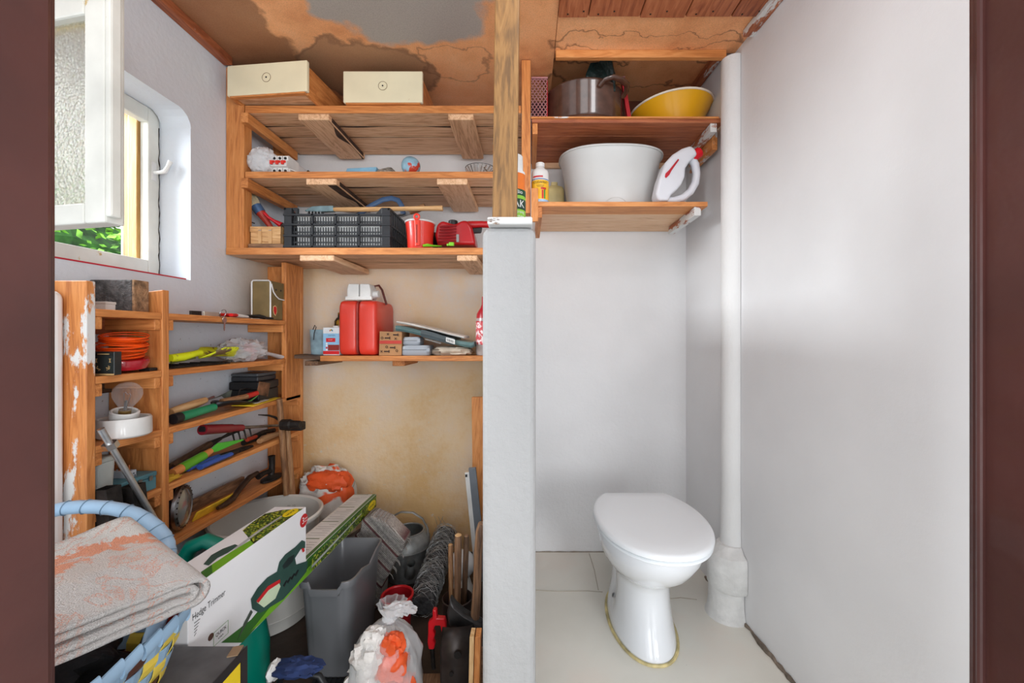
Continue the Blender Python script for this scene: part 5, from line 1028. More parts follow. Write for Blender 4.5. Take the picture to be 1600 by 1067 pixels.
# --- fourth shelf
kz4 = ZR[4]
rt = thing('red_tube_tool', 'long tool with a dark red tube handle lying across the fourth rack shelf', 'tool', RP_(315,671,-1.0))
a0_, a1_, a2_, a3_ = RP_(316,671.5,-1.03), RP_(362,669,-1.03), RP_(378,668,-1.03), RP_(447,664,-1.025)
obj('handle', MB().tube([a0_, a1_], [.0165,.0145], 16), pm((130,28,40), .35, coat=.2), rt, smooth=True)
obj('bore', MB().tube([a0_+Vector((0,-.0012,0)), a0_+Vector((0,.004,0))], .0115, 14), BLACK, rt)
obj('neck', MB().tube([a1_, a2_], [.0125,.0115], 14), pm((130,28,40), .35), rt, smooth=True); obj('shaft', MB().tube([a2_, a3_], .0055, 10), STEEL, rt, smooth=True)
obj('hook', MB().tube([a3_, RP_(430,652,-1.04), RP_(420,649,-1.045), RP_(404,648,-1.05)], [.005,.005,.004,.002], 8), IRON, rt, smooth=True)
cu_ = thing('hand_cultivator', 'dark three-tined hand cultivator on the fourth rack shelf', 'cultivator', RP_(270,722,-1.08))
c0_, c1_, c2_ = Vector((-1.09,RD(268,-1.09),kz4+.016)), RP_(328,694,-1.09), RP_(345,685,-1.085)
obj('handle', MB().tube([c0_, c1_], [.014,.012], 12), wood('dark','y'), cu_, smooth=True); obj('shank', MB().tube([c1_, c2_], [.011,.006], 10), BLACK, cu_, smooth=True)
for k in range(4):
    y_o = .030*k; obj('tine', MB().tube([c2_, c2_+Vector((.005,.03+y_o,.010)), c2_+Vector((.010,.045+y_o,.004)), c2_+Vector((.016,.048+y_o,-.030))], [.004,.004,.0035,.002], 8), IRON, cu_, smooth=True)
gf = thing('green_weeder', 'weeder with a green-painted wooden handle and green blade on the fourth rack shelf', 'weeder', RP_(270,740,-1.03))
w0, w1, w2, w3 = Vector((-1.045,RD(269,-1.045),kz4+.014)), RP_(283,731.5,-1.045), RP_(318,712,-1.045), RP_(329,704.5,-1.045)
PN = pm((214,138,74), .5)
obj('end_grip', MB().tube([w0, w1], [.013,.0135], 14), PN, gf, smooth=True); obj('handle', MB().tube([w1, w2], [.0145,.0145], 14), pm((96,168,44), .35), gf, smooth=True); obj('neck', MB().tube([w2, w3], [.013,.010], 14), PN, gf, smooth=True)
w4 = RP_(378,687,-1.05)
obj('blade', MB().prism([(0,-.006),(.03,-.010),((w4-w3).y,(w4-w3).z-.002),((w4-w3).y,(w4-w3).z+.002),(.03,.018),(0,.004)], .003, SIDE((-1.047,w3.y,w3.z))), pm((76,190,56), .35), gf, bevel=.0006)
bp_ = thing('blue_pliers', 'pliers with two thick blue handles on the fourth rack shelf', 'pliers', (-1.03,1.25,kz4))
BLU = pm((52,88,170), .4)
for (s0, s1, xx) in (((293,739),(341,713),-1.045),((312,737),(361,712),-1.020)):
    pa = RP_(s0[0], s0[1], xx); pe = RP_(s1[0], s1[1], xx); pa.z = max(pa.z, kz4+.010); pe.z = max(pe.z, kz4+.012)
    obj('handle', MB().tube([pa, pa.lerp(pe,.5)+Vector((.002,0,.002)), pe], [.011,.0105,.009], 10, flat=.8), BLU, bp_, smooth=True)
    obj('shank', MB().tube([pe, RP_(372,704,-1.04)], [.007,.008], 8), IRON, bp_, smooth=True)
j0 = RP_(371,704,-1.04); obj('jaw', MB().tube([j0, RP_(380,701,-1.04), RP_(393,697,-1.045)], [.013,.014,.008], 10, flat=.6), IRON, bp_, smooth=True)
tag(obj('blue_grip', MB().tube([Vector((-1.085,RD(270,-1.085),kz4+.009)), Vector((-1.08,RD(298,-1.08),kz4+.009)), Vector((-1.07,RD(312,-1.07),kz4+.009))], [.008,.009,.006], 10), pm((40,74,150), .4), smooth=True), 'single blue tool handle behind the green weeder', 'handle')
yb_ = thing('yellow_brush', 'stub of yellow brush bristles at the near end of the fourth rack shelf', 'brush', (-1.03,1.19,kz4))
rg = random.Random(5); ym = MB()
for k in range(60): x_ = -1.05+.035*rg.random(); ym.tube([(x_,1.158,kz4+.002+.012*rg.random()),(x_+rg.uniform(-.004,.004),1.19+.015*rg.random(),kz4+.002+.012*rg.random())], .0012, 4)
ymo = obj('bristles', ym, pm((206,164,50), .8), yb_); ymo['kind'] = 'stuff'
sc2 = thing('secateurs', 'oily black secateurs with a red spring at the back of the fourth rack shelf', 'secateurs', (-1.06,1.45,kz4))
for (m_, pts_) in ((IRON, [(380,692),(395,683),(412,675),(428,672)]),(BLACK, [(380,700),(398,692),(414,688)])):
    obj('arm', MB().tube([Vector((-1.085,RD(a,-1.085),max(Z(b_,RD(a,-1.085)),kz4+.008))) for a, b_ in pts_], .009, 10), m_, sc2, smooth=True)
obj('spring', MB().tube([RP_(386,687,-1.07), RP_(400,682,-1.07)], [.008,.007], 10), pm((176,62,40), .5), sc2, smooth=True)
tag(obj('file_handle', MB().tube([Vector((-1.03,RD(405,-1.03),kz4+.014)), Vector((-1.032,RD(412,-1.032),kz4+.016)), Vector((-1.035,RD(437,-1.035),kz4+.013))], [.010,.0135,.010], 12), wood('handle','y'), smooth=True), 'short brown wooden file handle on the fourth rack shelf', 'handle')
# hammers leaning at the end of the rack
t = thing('sledge_hammer', 'long wooden-handled hammer leaning upright at the far end of the rack', 'hammer', (-.9955,1.69,.377), 'long-handled hammers at the rack end')
a_, e_ = Vector((-.997,1.642,Z(623,1.642))), Vector((-.9955,1.69,.3775))
obj('handle', MB().tube([a_, a_.lerp(e_,.3), a_.lerp(e_,.6), e_], [.0125,.013,.0135,.0145], 12, flat=.8), wood('handle','z'), t, smooth=True)
obj('head', MB().tube([a_+Vector((.010,.0,-.105)), a_+Vector((.045,.0,-.103)), a_+Vector((.050,.0,-.103)), a_+Vector((.085,.0,-.103))], [.022,.022,.017,.015], 8, flat=1), IRON, t, bevel=.001)
t = thing('sledge_hammer', 'second long-handled hammer leaning right beside the first one', 'hammer', (-.975,1.742,0), 'long-handled hammers at the rack end')
a_, e_ = Vector((-.990,1.685,Z(668,1.685))), Vector((-.975,1.742,.006))
obj('handle', MB().tube([a_, a_.lerp(e_,.3), a_.lerp(e_,.6), e_], [.012,.013,.0135,.014], 12, flat=.8), wood('handle','z'), t, smooth=True)
obj('head', MB().obox(a_+Vector((.028,.004,.006)), (.075,.034,.034), (0,0,0)), IRON, t, bevel=.004)
# --- bottom shelf
kz5 = ZR[5]
hl = thing('old_headlamp', 'old round headlamp with a chrome rim on the bottom rack shelf', 'lamp', (-1.05,1.23,kz5))
Mh = basis((-1.055,1.235,kz5+.0685), (0,.8,0), (0,0,1)); Mh = TR((-1.052,1.232,kz5+.0690), (0, PI/2, .38))
obj('shell', MB(Mh).lathe([(.008,-.062),(.030,-.054),(.050,-.034),(.060,-.006),(.061,.004)], 32, cap1=False), pm((44,48,56), .3, .3, coat=.3), hl, smooth=True)
obj('chrome_rim', MB(Mh).lathe([(.062,.0),(.0655,.004),(.064,.012),(.056,.018),(.052,.015)], 40, cap0=False, cap1=False), STEEL, hl, smooth=True)
for k in range(24): a = 2*PI*k/24; obj('rim_notch', MB(Mh).box(.0585*math.cos(a)-.002,.0585*math.cos(a)+.002,.0585*math.sin(a)-.002,.0585*math.sin(a)+.002,.0155,.0178), IRON, hl)
obj('lens', MB(Mh).lathe([(.052,.015),(.035,.021),(.0,.024)], 32, cap0=False), pm((150,156,156), .1, .6), hl, smooth=True)
tag(obj('yellow_ruler', MB().bar(Vector((-1.045,RD(304,-1.045),kz5+.016)), Vector((-1.05,RD(367,-1.05),kz5+.012)), .032, .005, (.5,0,1)), pm((226,184,50), .5, 0, .15, 30), bevel=.0008), 'yellow folding rule lying on the bottom rack shelf', 'ruler')
tag(obj('wooden_lath', MB().bar(Vector((-1.12,RD(292,-1.12),kz5+.012)), Vector((-1.11,RD(380,-1.11),kz5+.012)), .05, .012), wood('old','y'), bevel=.001), 'weathered grey wooden slat along the wall on the bottom rack shelf', 'slat')
cr_ = [Vector((-1.03,RD(340,-1.03),kz5+.012)), Vector((-1.03,RD(352,-1.03),kz5+.011)), Vector((-1.035,RD(363,-1.035),kz5+.013)), Vector((-1.045,RD(376,-1.045),kz5+.032)), Vector((-1.05,RD(390,-1.05),kz5+.050)), Vector((-1.055,RD(402,-1.055),kz5+.050))]
tag(obj('crowbar', MB().tube(cr_, [.006,.009,.010,.010,.010,.008], 12), pm((70,52,42), .5, .5, .3, 20), smooth=True), 'bent dark iron crowbar on the bottom rack shelf', 'crowbar')
an = thing('shoe_anvil', 'black iron shoe anvil standing at the far end of the bottom rack shelf', 'anvil', (-1.05,1.62,kz5))
da_ = RD(424,-1.045)
obj('foot', MB(TR((-1.045,da_,kz5))).lathe([(.001,0),(.040,.002),(.040,.010),(.02,.016),(.011,.022)], 20, sx=.7, sy=1.4), IRON, an, smooth=True)
obj('stem', MB().tube([(-1.045,da_,kz5+.020),(-1.045,da_+.005,kz5+.06),(-1.045,da_+.002,kz5+.095)], [.012,.011,.013], 12), IRON, an, smooth=True)
obj('arm', MB().tube([(-1.045,da_,kz5+.035),(-1.047,da_-.04,kz5+.040),(-1.05,da_-.075,kz5+.036)], [.010,.009,.012], 10), IRON, an, smooth=True)
# ================================================================ THE PILE ON THE FLOOR
# big round tub
bk = thing('round_tub', 'large off-white round plastic tub in the storage corner', 'tub', (-.968,1.51,0))
BC = (-.962,1.515,0); TUB = pm((216,214,208), .4, 0, .05, 5)
obj('shell', MB(TR(BC)).lathe([(.135,0),(.142,.004),(.150,.05),(.156,.055),(.170,.34),(.178,.352),(.184,.362),(.184,.372),(.178,.376),(.170,.370),(.150,.05),(0,.02)], 56), TUB, bk, smooth=True)
obj('stack_ring', MB(TR(BC)).torus(TR((0,0,.052)), .153, .004, 48, 8), TUB, bk, smooth=True)
for k in range(5): obj('scale_mark', MB().box(-.985,-.973,1.676-.003*0,1.678,.335-.022*k,.337-.022*k), pm((170,168,160), .5), bk)
text('10', .014, FRONT((-.958,1.6755,.336)), pm((160,158,150), .5), bk); text('9', .014, FRONT((-.958,1.6745,.314)), pm((160,158,150), .5), bk)
# paper cement sack
def sack_mat():
    m, nt, b = newmat('sack_print'); L = nt.links.new; tc = nd(nt, 'ShaderNodeTexCoord')
    n = nd(nt, 'ShaderNodeTexNoise', i_Scale=7, i_Detail=2, i_Distortion=.6); L(tc.outputs['Object'], n.inputs['Vector'])
    r = ramp(nt, [(.44, (206,202,196)), (.47, (150,146,142)), (.50, (214,210,204)), (.545, (214,208,200)), (.56, (226,88,36)), (.64, (232,96,40))]); r.color_ramp.interpolation = 'LINEAR'; L(n.outputs[0], r.inputs[0])
    L(r.outputs[0], b.inputs['Base Color']); b.inputs['Roughness'].default_value = .6
    n2 = nd(nt, 'ShaderNodeTexNoise', i_Scale=22, i_Detail=4); L(tc.outputs['Object'], n2.inputs['Vector'])
    bp = nd(nt, 'ShaderNodeBump', i_Strength=.6, i_Distance=.01); L(n2.outputs[0], bp.inputs['Height']); L(bp.outputs[0], b.inputs['Normal']); return m
SK = sack_mat()
cs = thing('cement_sack', 'crumpled orange and white paper sack behind the round tub', 'sack', (-.90,1.80,0))
obj('paper', MB().lump((-.895,1.82,.215), (.118,.072,.222), 3, .16, 2.0, 44, 32, p=3.2, ridge=True, zmin=0.0), SK, cs, smooth=True, sharp=.9)
obj('folded_top', MB().lump((-.875,1.79,.395), (.085,.040,.042), 9, .3, 2.4, 30, 16, p=2.6, ridge=True), pm((228,90,40), .6, 0, .1, 12, .5, 40), cs, smooth=True, sharp=.9)
# black-and-yellow carton under the basket
dc = thing('dark_carton', 'dark grey carton with a yellow end under the woven basket', 'carton', (-.765,.60,0))
obj('body', MB().box(-.985,-.546,.40,.795,.0,.4295), pm((84,84,86), .5, 0, .25, 14, worn=(150,150,150), wa=.72, ws=60), dc, bevel=.003)
obj('edge_tape', MB().box(-.5462,-.5445,.40,.795,.412,.4295).box(-.5462,-.5445,.777,.795,.01,.412), BLACK, dc)
obj('yellow_panel', MB().box(-.5460,-.5450,.42,.776,.03,.411), pm((238,206,30), .5), dc)
obj('print_mark', MB().box(-.5450,-.5444,.745,.765,.375,.378).box(-.5450,-.5444,.745,.765,.345,.348), BLACK, dc)
obj('torn_flap', MB().obox((-.556,.778,.4315), (.018,.024,.002), (.05,-.05,.2)), pm((150,124,96), .9), dc)
# hedge trimmer carton: tall body and a low long nose
ht = thing('trimmer_carton', 'long white and green hedge trimmer carton lying across the pile', 'carton', (-.68,1.2,.323))
ad_ = Vector((.04,1,0)); OX = -.698
def hX(d): return OX+.04*d
HB, HT, HN, HW = .3222, .530, .374, .092
def hbox(d0, d1, z0, z1, w0=0, w1=None):
    w1 = HW if w1 is None else w1
    return MB().add([(hX(d)-w, d, z) for z in (z0, z1) for d in (d0, d1) for w in (w1, w0)], [(0,1,3,2),(4,6,7,5),(0,4,5,1),(2,3,7,6),(0,2,6,4),(1,5,7,3)])
WC = pm((236,236,238), .35, 0, .02, 4, coat=.15)
bod = obj('carton_body', hbox(.802,1.20,HB,HT), WC, ht, bevel=.0015)
nos = obj('carton_nose', hbox(1.2003,1.70,HB,HN), pm((222,222,218), .35), ht, bevel=.001)
def hd(px): return -OX/((CX-px)/F+.04)
def HP(px, py): d = hd(px); return (d, Z(py, d))            # along the carton, height (right face)
HM = Matrix(((0.04,0,1,OX),(1,0,0,0),(0,1,0,0),(0,0,0,1)))   # local (along, up, out) -> world
def face(name, pts, mat, lift=.0006, p=None): return obj(name, MB().prism([HP(*q) for q in pts], .0004, HM @ TR((0,0,lift))), mat, p or bod)
def foliage_mat():
    m, nt, b = newmat('foliage_print'); L = nt.links.new; tc = nd(nt, 'ShaderNodeTexCoord')
    v = nd(nt, 'ShaderNodeTexVoronoi', i_Scale=210); L(tc.outputs['Object'], v.inputs['Vector'])
    sp = nd(nt, 'ShaderNodeSeparateColor'); L(v.outputs['Color'], sp.inputs[0])
    r = ramp(nt, [(.15, (24,34,18)), (.4, (48,84,30)), (.7, (86,124,40)), (.95, (188,190,60))]); L(sp.outputs[0], r.inputs[0])
    L(r.outputs[0], b.inputs['Base Color']); b.inputs['Roughness'].default_value = .35; return m
FOL = foliage_mat(); GR1 = pm((110,168,40), .35, 0, .1, 6); GR2 = pm((56,108,44), .35, 0, .1, 6); TRG = pm((52,82,74), .35, 0, .15, 20); RD1 = pm((200,40,44), .4); YE = pm((240,214,30), .4)
face('green_swoosh', [(345,1004),(392,968),(415,940),(445,914),(470,885),(488,866),(486.5,893),(466,914),(437,944),(400,980),(378,1004)], GR2, .0004)
face('light_swoosh', [(392,985),(420,950),(452,915),(475,893),(486.5,882),(486.5,893),(466,914),(437,944),(402,978)], GR1, .0009)
face('trimmer_picture', [(391,936),(402,918),(417,902),(432,893),(435.6,878),(445,866),(460,855),(471,844),(476,846),(476,856),(469,858),(460,872),(462,882),(480,876),(478,893),(463,912),(442,936),(417,951),(405,958),(393,951)], TRG, .0014)
face('trimmer_handle_hole', [(400,941),(417,920),(434,909),(437,916),(429,935),(411,949)], pm((206,222,190), .4), .0019)
face('trimmer_trigger', [(399,939),(417,916),(436,905),(436.5,910),(418,922),(402,942)], RD1, .0023)
face('trimmer_button', [(470,857),(474,856),(475,861),(472,863)], RD1, .0019)
for k in range(4): face('trimmer_vent', [(441+6*k,915-9*k*.6),(446+6*k,906-9*k*.6),(448+6*k,907-9*k*.6),(443+6*k,917-9*k*.6)], BLACK, .0019)
face('trimmer_motor', [(440,884),(450,871),(459,866),(457,876),(448,886),(442,889)], pm((34,46,46), .4), .0019)
face('trimmer_blade', [(391,953),(394,956),(384,975),(370,1000),(381,972)], pm((70,80,70), .4), .0014)
th_ = HP(327,944.5)
text('Hedge Trimmer', .0195, HM @ TR((hd(327), th_[1], .0006)), BLACK, bod, stretch=.66)
for k in range(5): face('small_print', [(303,973+5*k),(312-1.5*k,966+5.5*k),(312-1.5*k,967.2+5.5*k),(303,974.4+5*k)], pm((120,120,120), .5), .0005)
bc_ = HP(474.5,813); bdg = obj('badge', MB(HM @ TR((bc_[0],bc_[1],.0004))).lathe([(.0185,0),(.0185,.0005)], 28), RD1, bod)
text('3', .026, HM @ TR((bc_[0]-.004,bc_[1],.0011)), OFFW, bod); marks(4, .006, HM @ TR((bc_[0]+.010,bc_[1]+.003,.0011)), OFFW, bod); marks(4, .005, HM @ TR((bc_[0]+.010,bc_[1]-.005,.0011)), OFFW, bod, 5)
qc = HP(345,989); obj('quick_frame', MB(HM @ TR((qc[0],qc[1],.0005))).box(-.020,.020,-.0145,-.0140,0,.0004).box(-.020,.020,.0140,.0145,0,.0004).box(-.020,-.0195,-.014,.014,0,.0004).box(.0195,.020,-.014,.014,0,.0004), pm((90,150,60), .5), bod)
text('QUICK', .0105, HM @ TR((qc[0],qc[1]+.004,.0006)), DARKP, bod, stretch=.9); marks(4, .006, HM @ TR((qc[0],qc[1]-.006,.0006)), pm((90,90,90), .5), bod)
qs = HP(329,995); obj('seal', MB(HM @ TR((qs[0],qs[1],.0005))).lathe([(.007,0),(.007,.0004)], 16), pm((90,60,50), .5), bod)
def TPx(px, py): d = (H-HT)*F/(py-CY); return (X(px,d), d)
def clampt(q): x, d = q; d = min(max(d,.806),1.1985); return (min(max(x, hX(d)-HW+.001), hX(d)-.001), d)
def topf(name, pts, mat, z=HT, lift=.0004, cl=True): return obj(name, MB().prism([clampt(TPx(*q)) if cl else q for q in pts], .0004, TR((0,0,z+lift))), mat, bod)
topf('foliage_picture', [(379,829),(396,815),(414,803),(441,797),(478,795),(440,822),(402,850)], FOL)
topf('green_strip', [(394,842.7),(402,850),(371,873),(340.5,896),(331,882.5),(362,862)], GR1)
topf('dark_green_strip', [(331,882.5),(340.5,896),(325,907),(314,894)], GR2)
topf('blade_picture', [(366,857),(404,829),(440,806),(441,807.5),(406,831),(368,859)], pm((190,196,196), .3, .3), lift=.0009)
topf('trimmer_top_picture', [(318,882),(330,868),(348,858),(367,851),(372,853),(356,864),(340,872),(326,884)], TRG, lift=.0009)
oy = TPx(452.4,804.4); ov = [(.016*math.cos(2*PI*k/20), .028*math.sin(2*PI*k/20)) for k in range(20)]
obj('logo_oval', MB(TR((oy[0]-.004,oy[1]+.012,HT+.0009))).prism(ov, .0004), YE, bod)
marks(6, .0105, basis((oy[0]-.004,oy[1]+.012,HT+.0014),(.04,1,0),(-1,0,0)), pm((60,70,20), .5), bod)
# nose: foliage on the long face, printed panels on top
obj('nose_foliage', MB().prism([(1.202,HB+.002),(1.698,HB+.002),(1.698,HN-.008),(1.202,HN-.008)], .0004, HM @ TR((0,0,.0004))), FOL, nos)
obj('nose_green_strip', MB().prism([(1.202,HN-.008),(1.698,HN-.008),(1.698,HN-.0005),(1.202,HN-.0005)], .0004, HM @ TR((0,0,.0005))), GR2, nos)
obj('nose_blade_picture', MB().prism([(1.21,HB+.012),(1.56,HB+.030),(1.56,HB+.034),(1.21,HB+.020)], .0004, HM @ TR((0,0,.0009))), pm((206,210,212), .3, .4), nos)
obj('logo_oval', MB(HM @ TR((1.655,HB+.024,.0009))).prism([(.036*math.cos(2*PI*k/20), .017*math.sin(2*PI*k/20)) for k in range(20)], .0004), YE, nos)
marks(6, .013, HM @ TR((1.655,HB+.024,.0014)), pm((60,70,20), .5), nos)
for k in range(4):
    d0 = 1.215+.122*k; pn = MB().add([(hX(d)-w, d, HN+.0003+q) for q in (0,.0004) for d in (d0, d0+.108) for w in (.086,.016)], [(0,1,3,2),(4,6,7,5),(0,4,5,1),(2,3,7,6),(0,2,6,4),(1,5,7,3)])
    obj('text_panel', pn, pm((226,226,224), .5), nos)
    for q in range(6): obj('text_line', MB().add([(hX(d)-w, d, HN+.0008) for d in (d0+.010+.015*q, d0+.0125+.015*q) for w in (.080-.03*(q%3==2),.024)], [(0,1,3,2)]), pm((150,150,150), .6), nos)
    obj('panel_divider', MB().add([(hX(d)-w, d, HN+.0006) for d in (d0+.109, d0+.113) for w in (.09,.03)], [(0,1,3,2)]), pm((70,96,40), .5), nos)
obj('edge_green', MB().add([(hX(d)-w, d, HN+.0006) for d in (1.202,1.698) for w in (.013,.001)], [(0,1,3,2)]), GR2, nos)
# grey waste bin
gb = thing('grey_bin', 'tall grey rectangular plastic bin with handle notches in front of the tub', 'bin', (-.60,1.335,0))
BG = pm((112,113,116), .35, 0, .04, 5, coat=.15)
bx_, by_ = -.600, 1.335; zr_ = .308; mb = MB(TR((bx_,by_,0)))
mb.srect([(.060,.100,0),(.066,.106,.006),(.078,.128,.285),(.0785,.1285,.287),(.085,.135,.288),(.087,.137,zr_-.004),(.086,.136,zr_),(.081,.131,zr_),(.076,.126,zr_-.012),(.062,.102,.012),(.02,.03,.010)], n=96, p=7)
for v in mb.v:
    if v.z > .27:
        if v.y < by_-.10 and abs(v.x-(bx_+.003)) < .048: v.z -= .022*min(1,(.048-abs(v.x-(bx_+.003)))/.006)
        if v.x > bx_+.06 and abs(v.y-(by_+.0)) < .055: v.z -= .020*min(1,(.055-abs(v.y-by_))/.008)
obj('shell', mb, BG, gb, smooth=True, sharp=.6)
# teal watering can behind the carton
tw = thing('teal_watering_can', 'teal plastic watering can with an arched handle behind the trimmer carton', 'watering can', (-.83,1.12,0))
TE = pm((0,128,108), .3, 0, .05, 5, coat=.2)
obj('body', MB(TR((-.815,1.085,0))).lathe([(.098,0),(.104,.006),(.112,.12),(.112,.19),(.100,.26),(.085,.290),(.05,.298),(.045,.29),(0,.28)], 40), TE, tw, smooth=True)
obj('handle', MB().tube([(-.918,1.09,.29),(-.93,1.09,.36),(-.925,1.09,.42),(-.895,1.09,.47),(-.855,1.09,.485),(-.81,1.09,.468),(-.78,1.09,.42),(-.775,1.09,.34),(-.78,1.09,.28)], .019, 14), TE, tw, smooth=True)
obj('spout', MB().tube([(-.86,1.18,.10),(-.90,1.24,.20),(-.935,1.29,.29)], [.03,.022,.018], 14), TE, tw, smooth=True)
# woven strap basket, with towel and contents
wk = thing('woven_basket', 'basket woven from blue, yellow and brown plastic strips with a wrapped handle', 'basket', (-.80,.63,.43))
kb0, kr0 = .4302, .552
_tb = [(0.0, 0.0)]
for _k in range(1, 2001):
    _q = [( .2*math.copysign(abs(math.cos(_t))**(2/4.5), math.cos(_t)), .136*math.copysign(abs(math.sin(_t))**(2/4.5), math.sin(_t))) for _t in (2*PI*(_k-1)/2000, 2*PI*_k/2000)]
    _tb.append((2*PI*_k/2000, _tb[-1][1]+math.hypot(_q[1][0]-_q[0][0], _q[1][1]-_q[0][1])))
def even(t):                                            # equal steps along the rim instead of equal angles
    s = (t/(2*PI) % 1.0)*_tb[-1][1]; lo, hi = 0, 2000
    while hi-lo > 1:
        m = (lo+hi)//2
        if _tb[m][1] <= s: lo = m
        else: hi = m
    return _tb[lo][0]+(s-_tb[lo][1])/max(_tb[hi][1]-_tb[lo][1],1e-9)*(_tb[hi][0]-_tb[lo][0])
def sup(t, a, b_, p=4.5):
    t = even(t); c_, s_ = math.cos(t), math.sin(t); return (-.800+a*math.copysign(abs(c_)**(2/p), c_), .628+b_*math.copysign(abs(s_)**(2/p), s_))
BLUE = pm((150,180,206), .35, 0, .06, 20, coat=.1); YEL = pm((236,206,84), .4, 0, .06, 20); BRN = pm((88,52,40), .4, 0, .1, 20)
NS = 40
def wall(z): k = (z-kb0)/(kr0-kb0); return .170+.038*k, .112+.028*k
for r_ in range(4):
    z0 = kb0+.003+.027*r_; col = (BRN, BLUE, BLUE, BLUE)[r_]
    pts0, pts1 = [], []
    for k in range(NS*3+1):
        t = 2*PI*k/(NS*3); o_ = .0022*math.cos(k/3*PI+r_*PI)
        for (lst, zz) in ((pts0,z0),(pts1,z0+.024)):
            a, b_ = wall(zz); x, y = sup(t, a+o_, b_+o_); lst.append(Vector((x,y,zz)))
    m_ = MB(); n_ = len(pts0); m_.add(pts0+pts1, [(i,i+1,n_+i+1,n_+i) for i in range(n_-1)]); obj('woven_band', m_, col, wk, solid=.0012)
for k in range(NS):
    t = 2*PI*k/NS; L0, L1 = [], []; tw_ = .45*2*PI/NS
    for q in range(13):
        zz = kb0+.001+(kr0-kb0-.004)*q/12; a, b_ = wall(zz); o_ = -.0028*math.cos(k*PI+(zz-kb0-.015)/.027*PI)
        x, y = sup(t-tw_, a+o_, b_+o_); L0.append(Vector((x,y,zz))); x, y = sup(t+tw_, a+o_, b_+o_); L1.append(Vector((x,y,zz)))
    m_ = MB(); m_.add(L0+L1, [(i,i+1,13+i+1,13+i) for i in range(12)]); obj('stake_strip', m_, (BLUE, YEL, BLUE, BRN)[k%4] if False else (YEL if k % 2 else (BRN, YEL)[k//2 % 2]), wk, solid=.0012)
obj('bottom', MB().prism([sup(2*PI*k/44, .168, .110) for k in range(44)], .003, TR((0,0,kb0))), BRN, wk)
for k in range(NS):
    t = 2*PI*(k+.5)/NS; a, b_ = wall(kr0); ring_ = []
    x0, y0 = sup(t-.075, a, b_); x1, y1 = sup(t+.075, a, b_)
    tg = Vector((x1-x0, y1-y0, 0)); nrm = Vector((tg.y,-tg.x,0)).normalized(); c_ = Vector(((x0+x1)/2,(y0+y1)/2,kr0-.007)); 
    rr_ = []
    for s_ in (-.5,.5):
        cc_ = c_+tg*s_*1.08+Vector((0,0,.007*s_)); rr_.append([cc_+nrm*.005*math.cos(2*PI*j/10)+Vector((0,0,.0120*math.sin(2*PI*j/10))) for j in range(10)])
    obj('rim_wrap', MB().loft(rr_), BLUE, wk, smooth=True)
hpts = [Vector(q) for q in ((-.604,.655,.535),(-.636,.71,.562),(-.670,.762,.606),(-.700,.786,.646),(-.762,.795,.684),(-.850,.797,.698),(-.930,.790,.688),(-.975,.745,.650),(-.99,.69,.60),(-.995,.655,.535))]
def cat(pts, n):
    out = []
    for i in range(len(pts)-1):
        p0, p1, p2, p3 = pts[max(i-1,0)], pts[i], pts[i+1], pts[min(i+2,len(pts)-1)]
        for k in range(n):
            t = k/n; out.append(.5*((2*p1)+(p2-p0)*t+(2*p0-5*p1+4*p2-p3)*t*t+(3*p1-p0-3*p2+p3)*t**3))
    return out+[pts[-1]]
hc = cat(hpts, 9)
hh = obj('handle', MB().tube(hc, [.0125 if i % 3 else .0130 for i in range(len(hc))], 14), BLUE, wk, smooth=True, sharp=1.0)
for i in range(6, len(hc)-6, 4):
    d_ = (hc[i+1]-hc[i-1]).normalized(); u_ = d_.cross(Vector((0,1,.3))).normalized(); v_ = d_.cross(u_)
    obj('wrap_edge', MB().tube([hc[i]+(u_*math.cos(a)+v_*math.sin(a))*.0134+d_*.004*math.cos(a) for a in [2*PI*j/14 for j in range(14)]], .0009, 5, closed=True), pm((116,144,166), .4), hh, smooth=True)
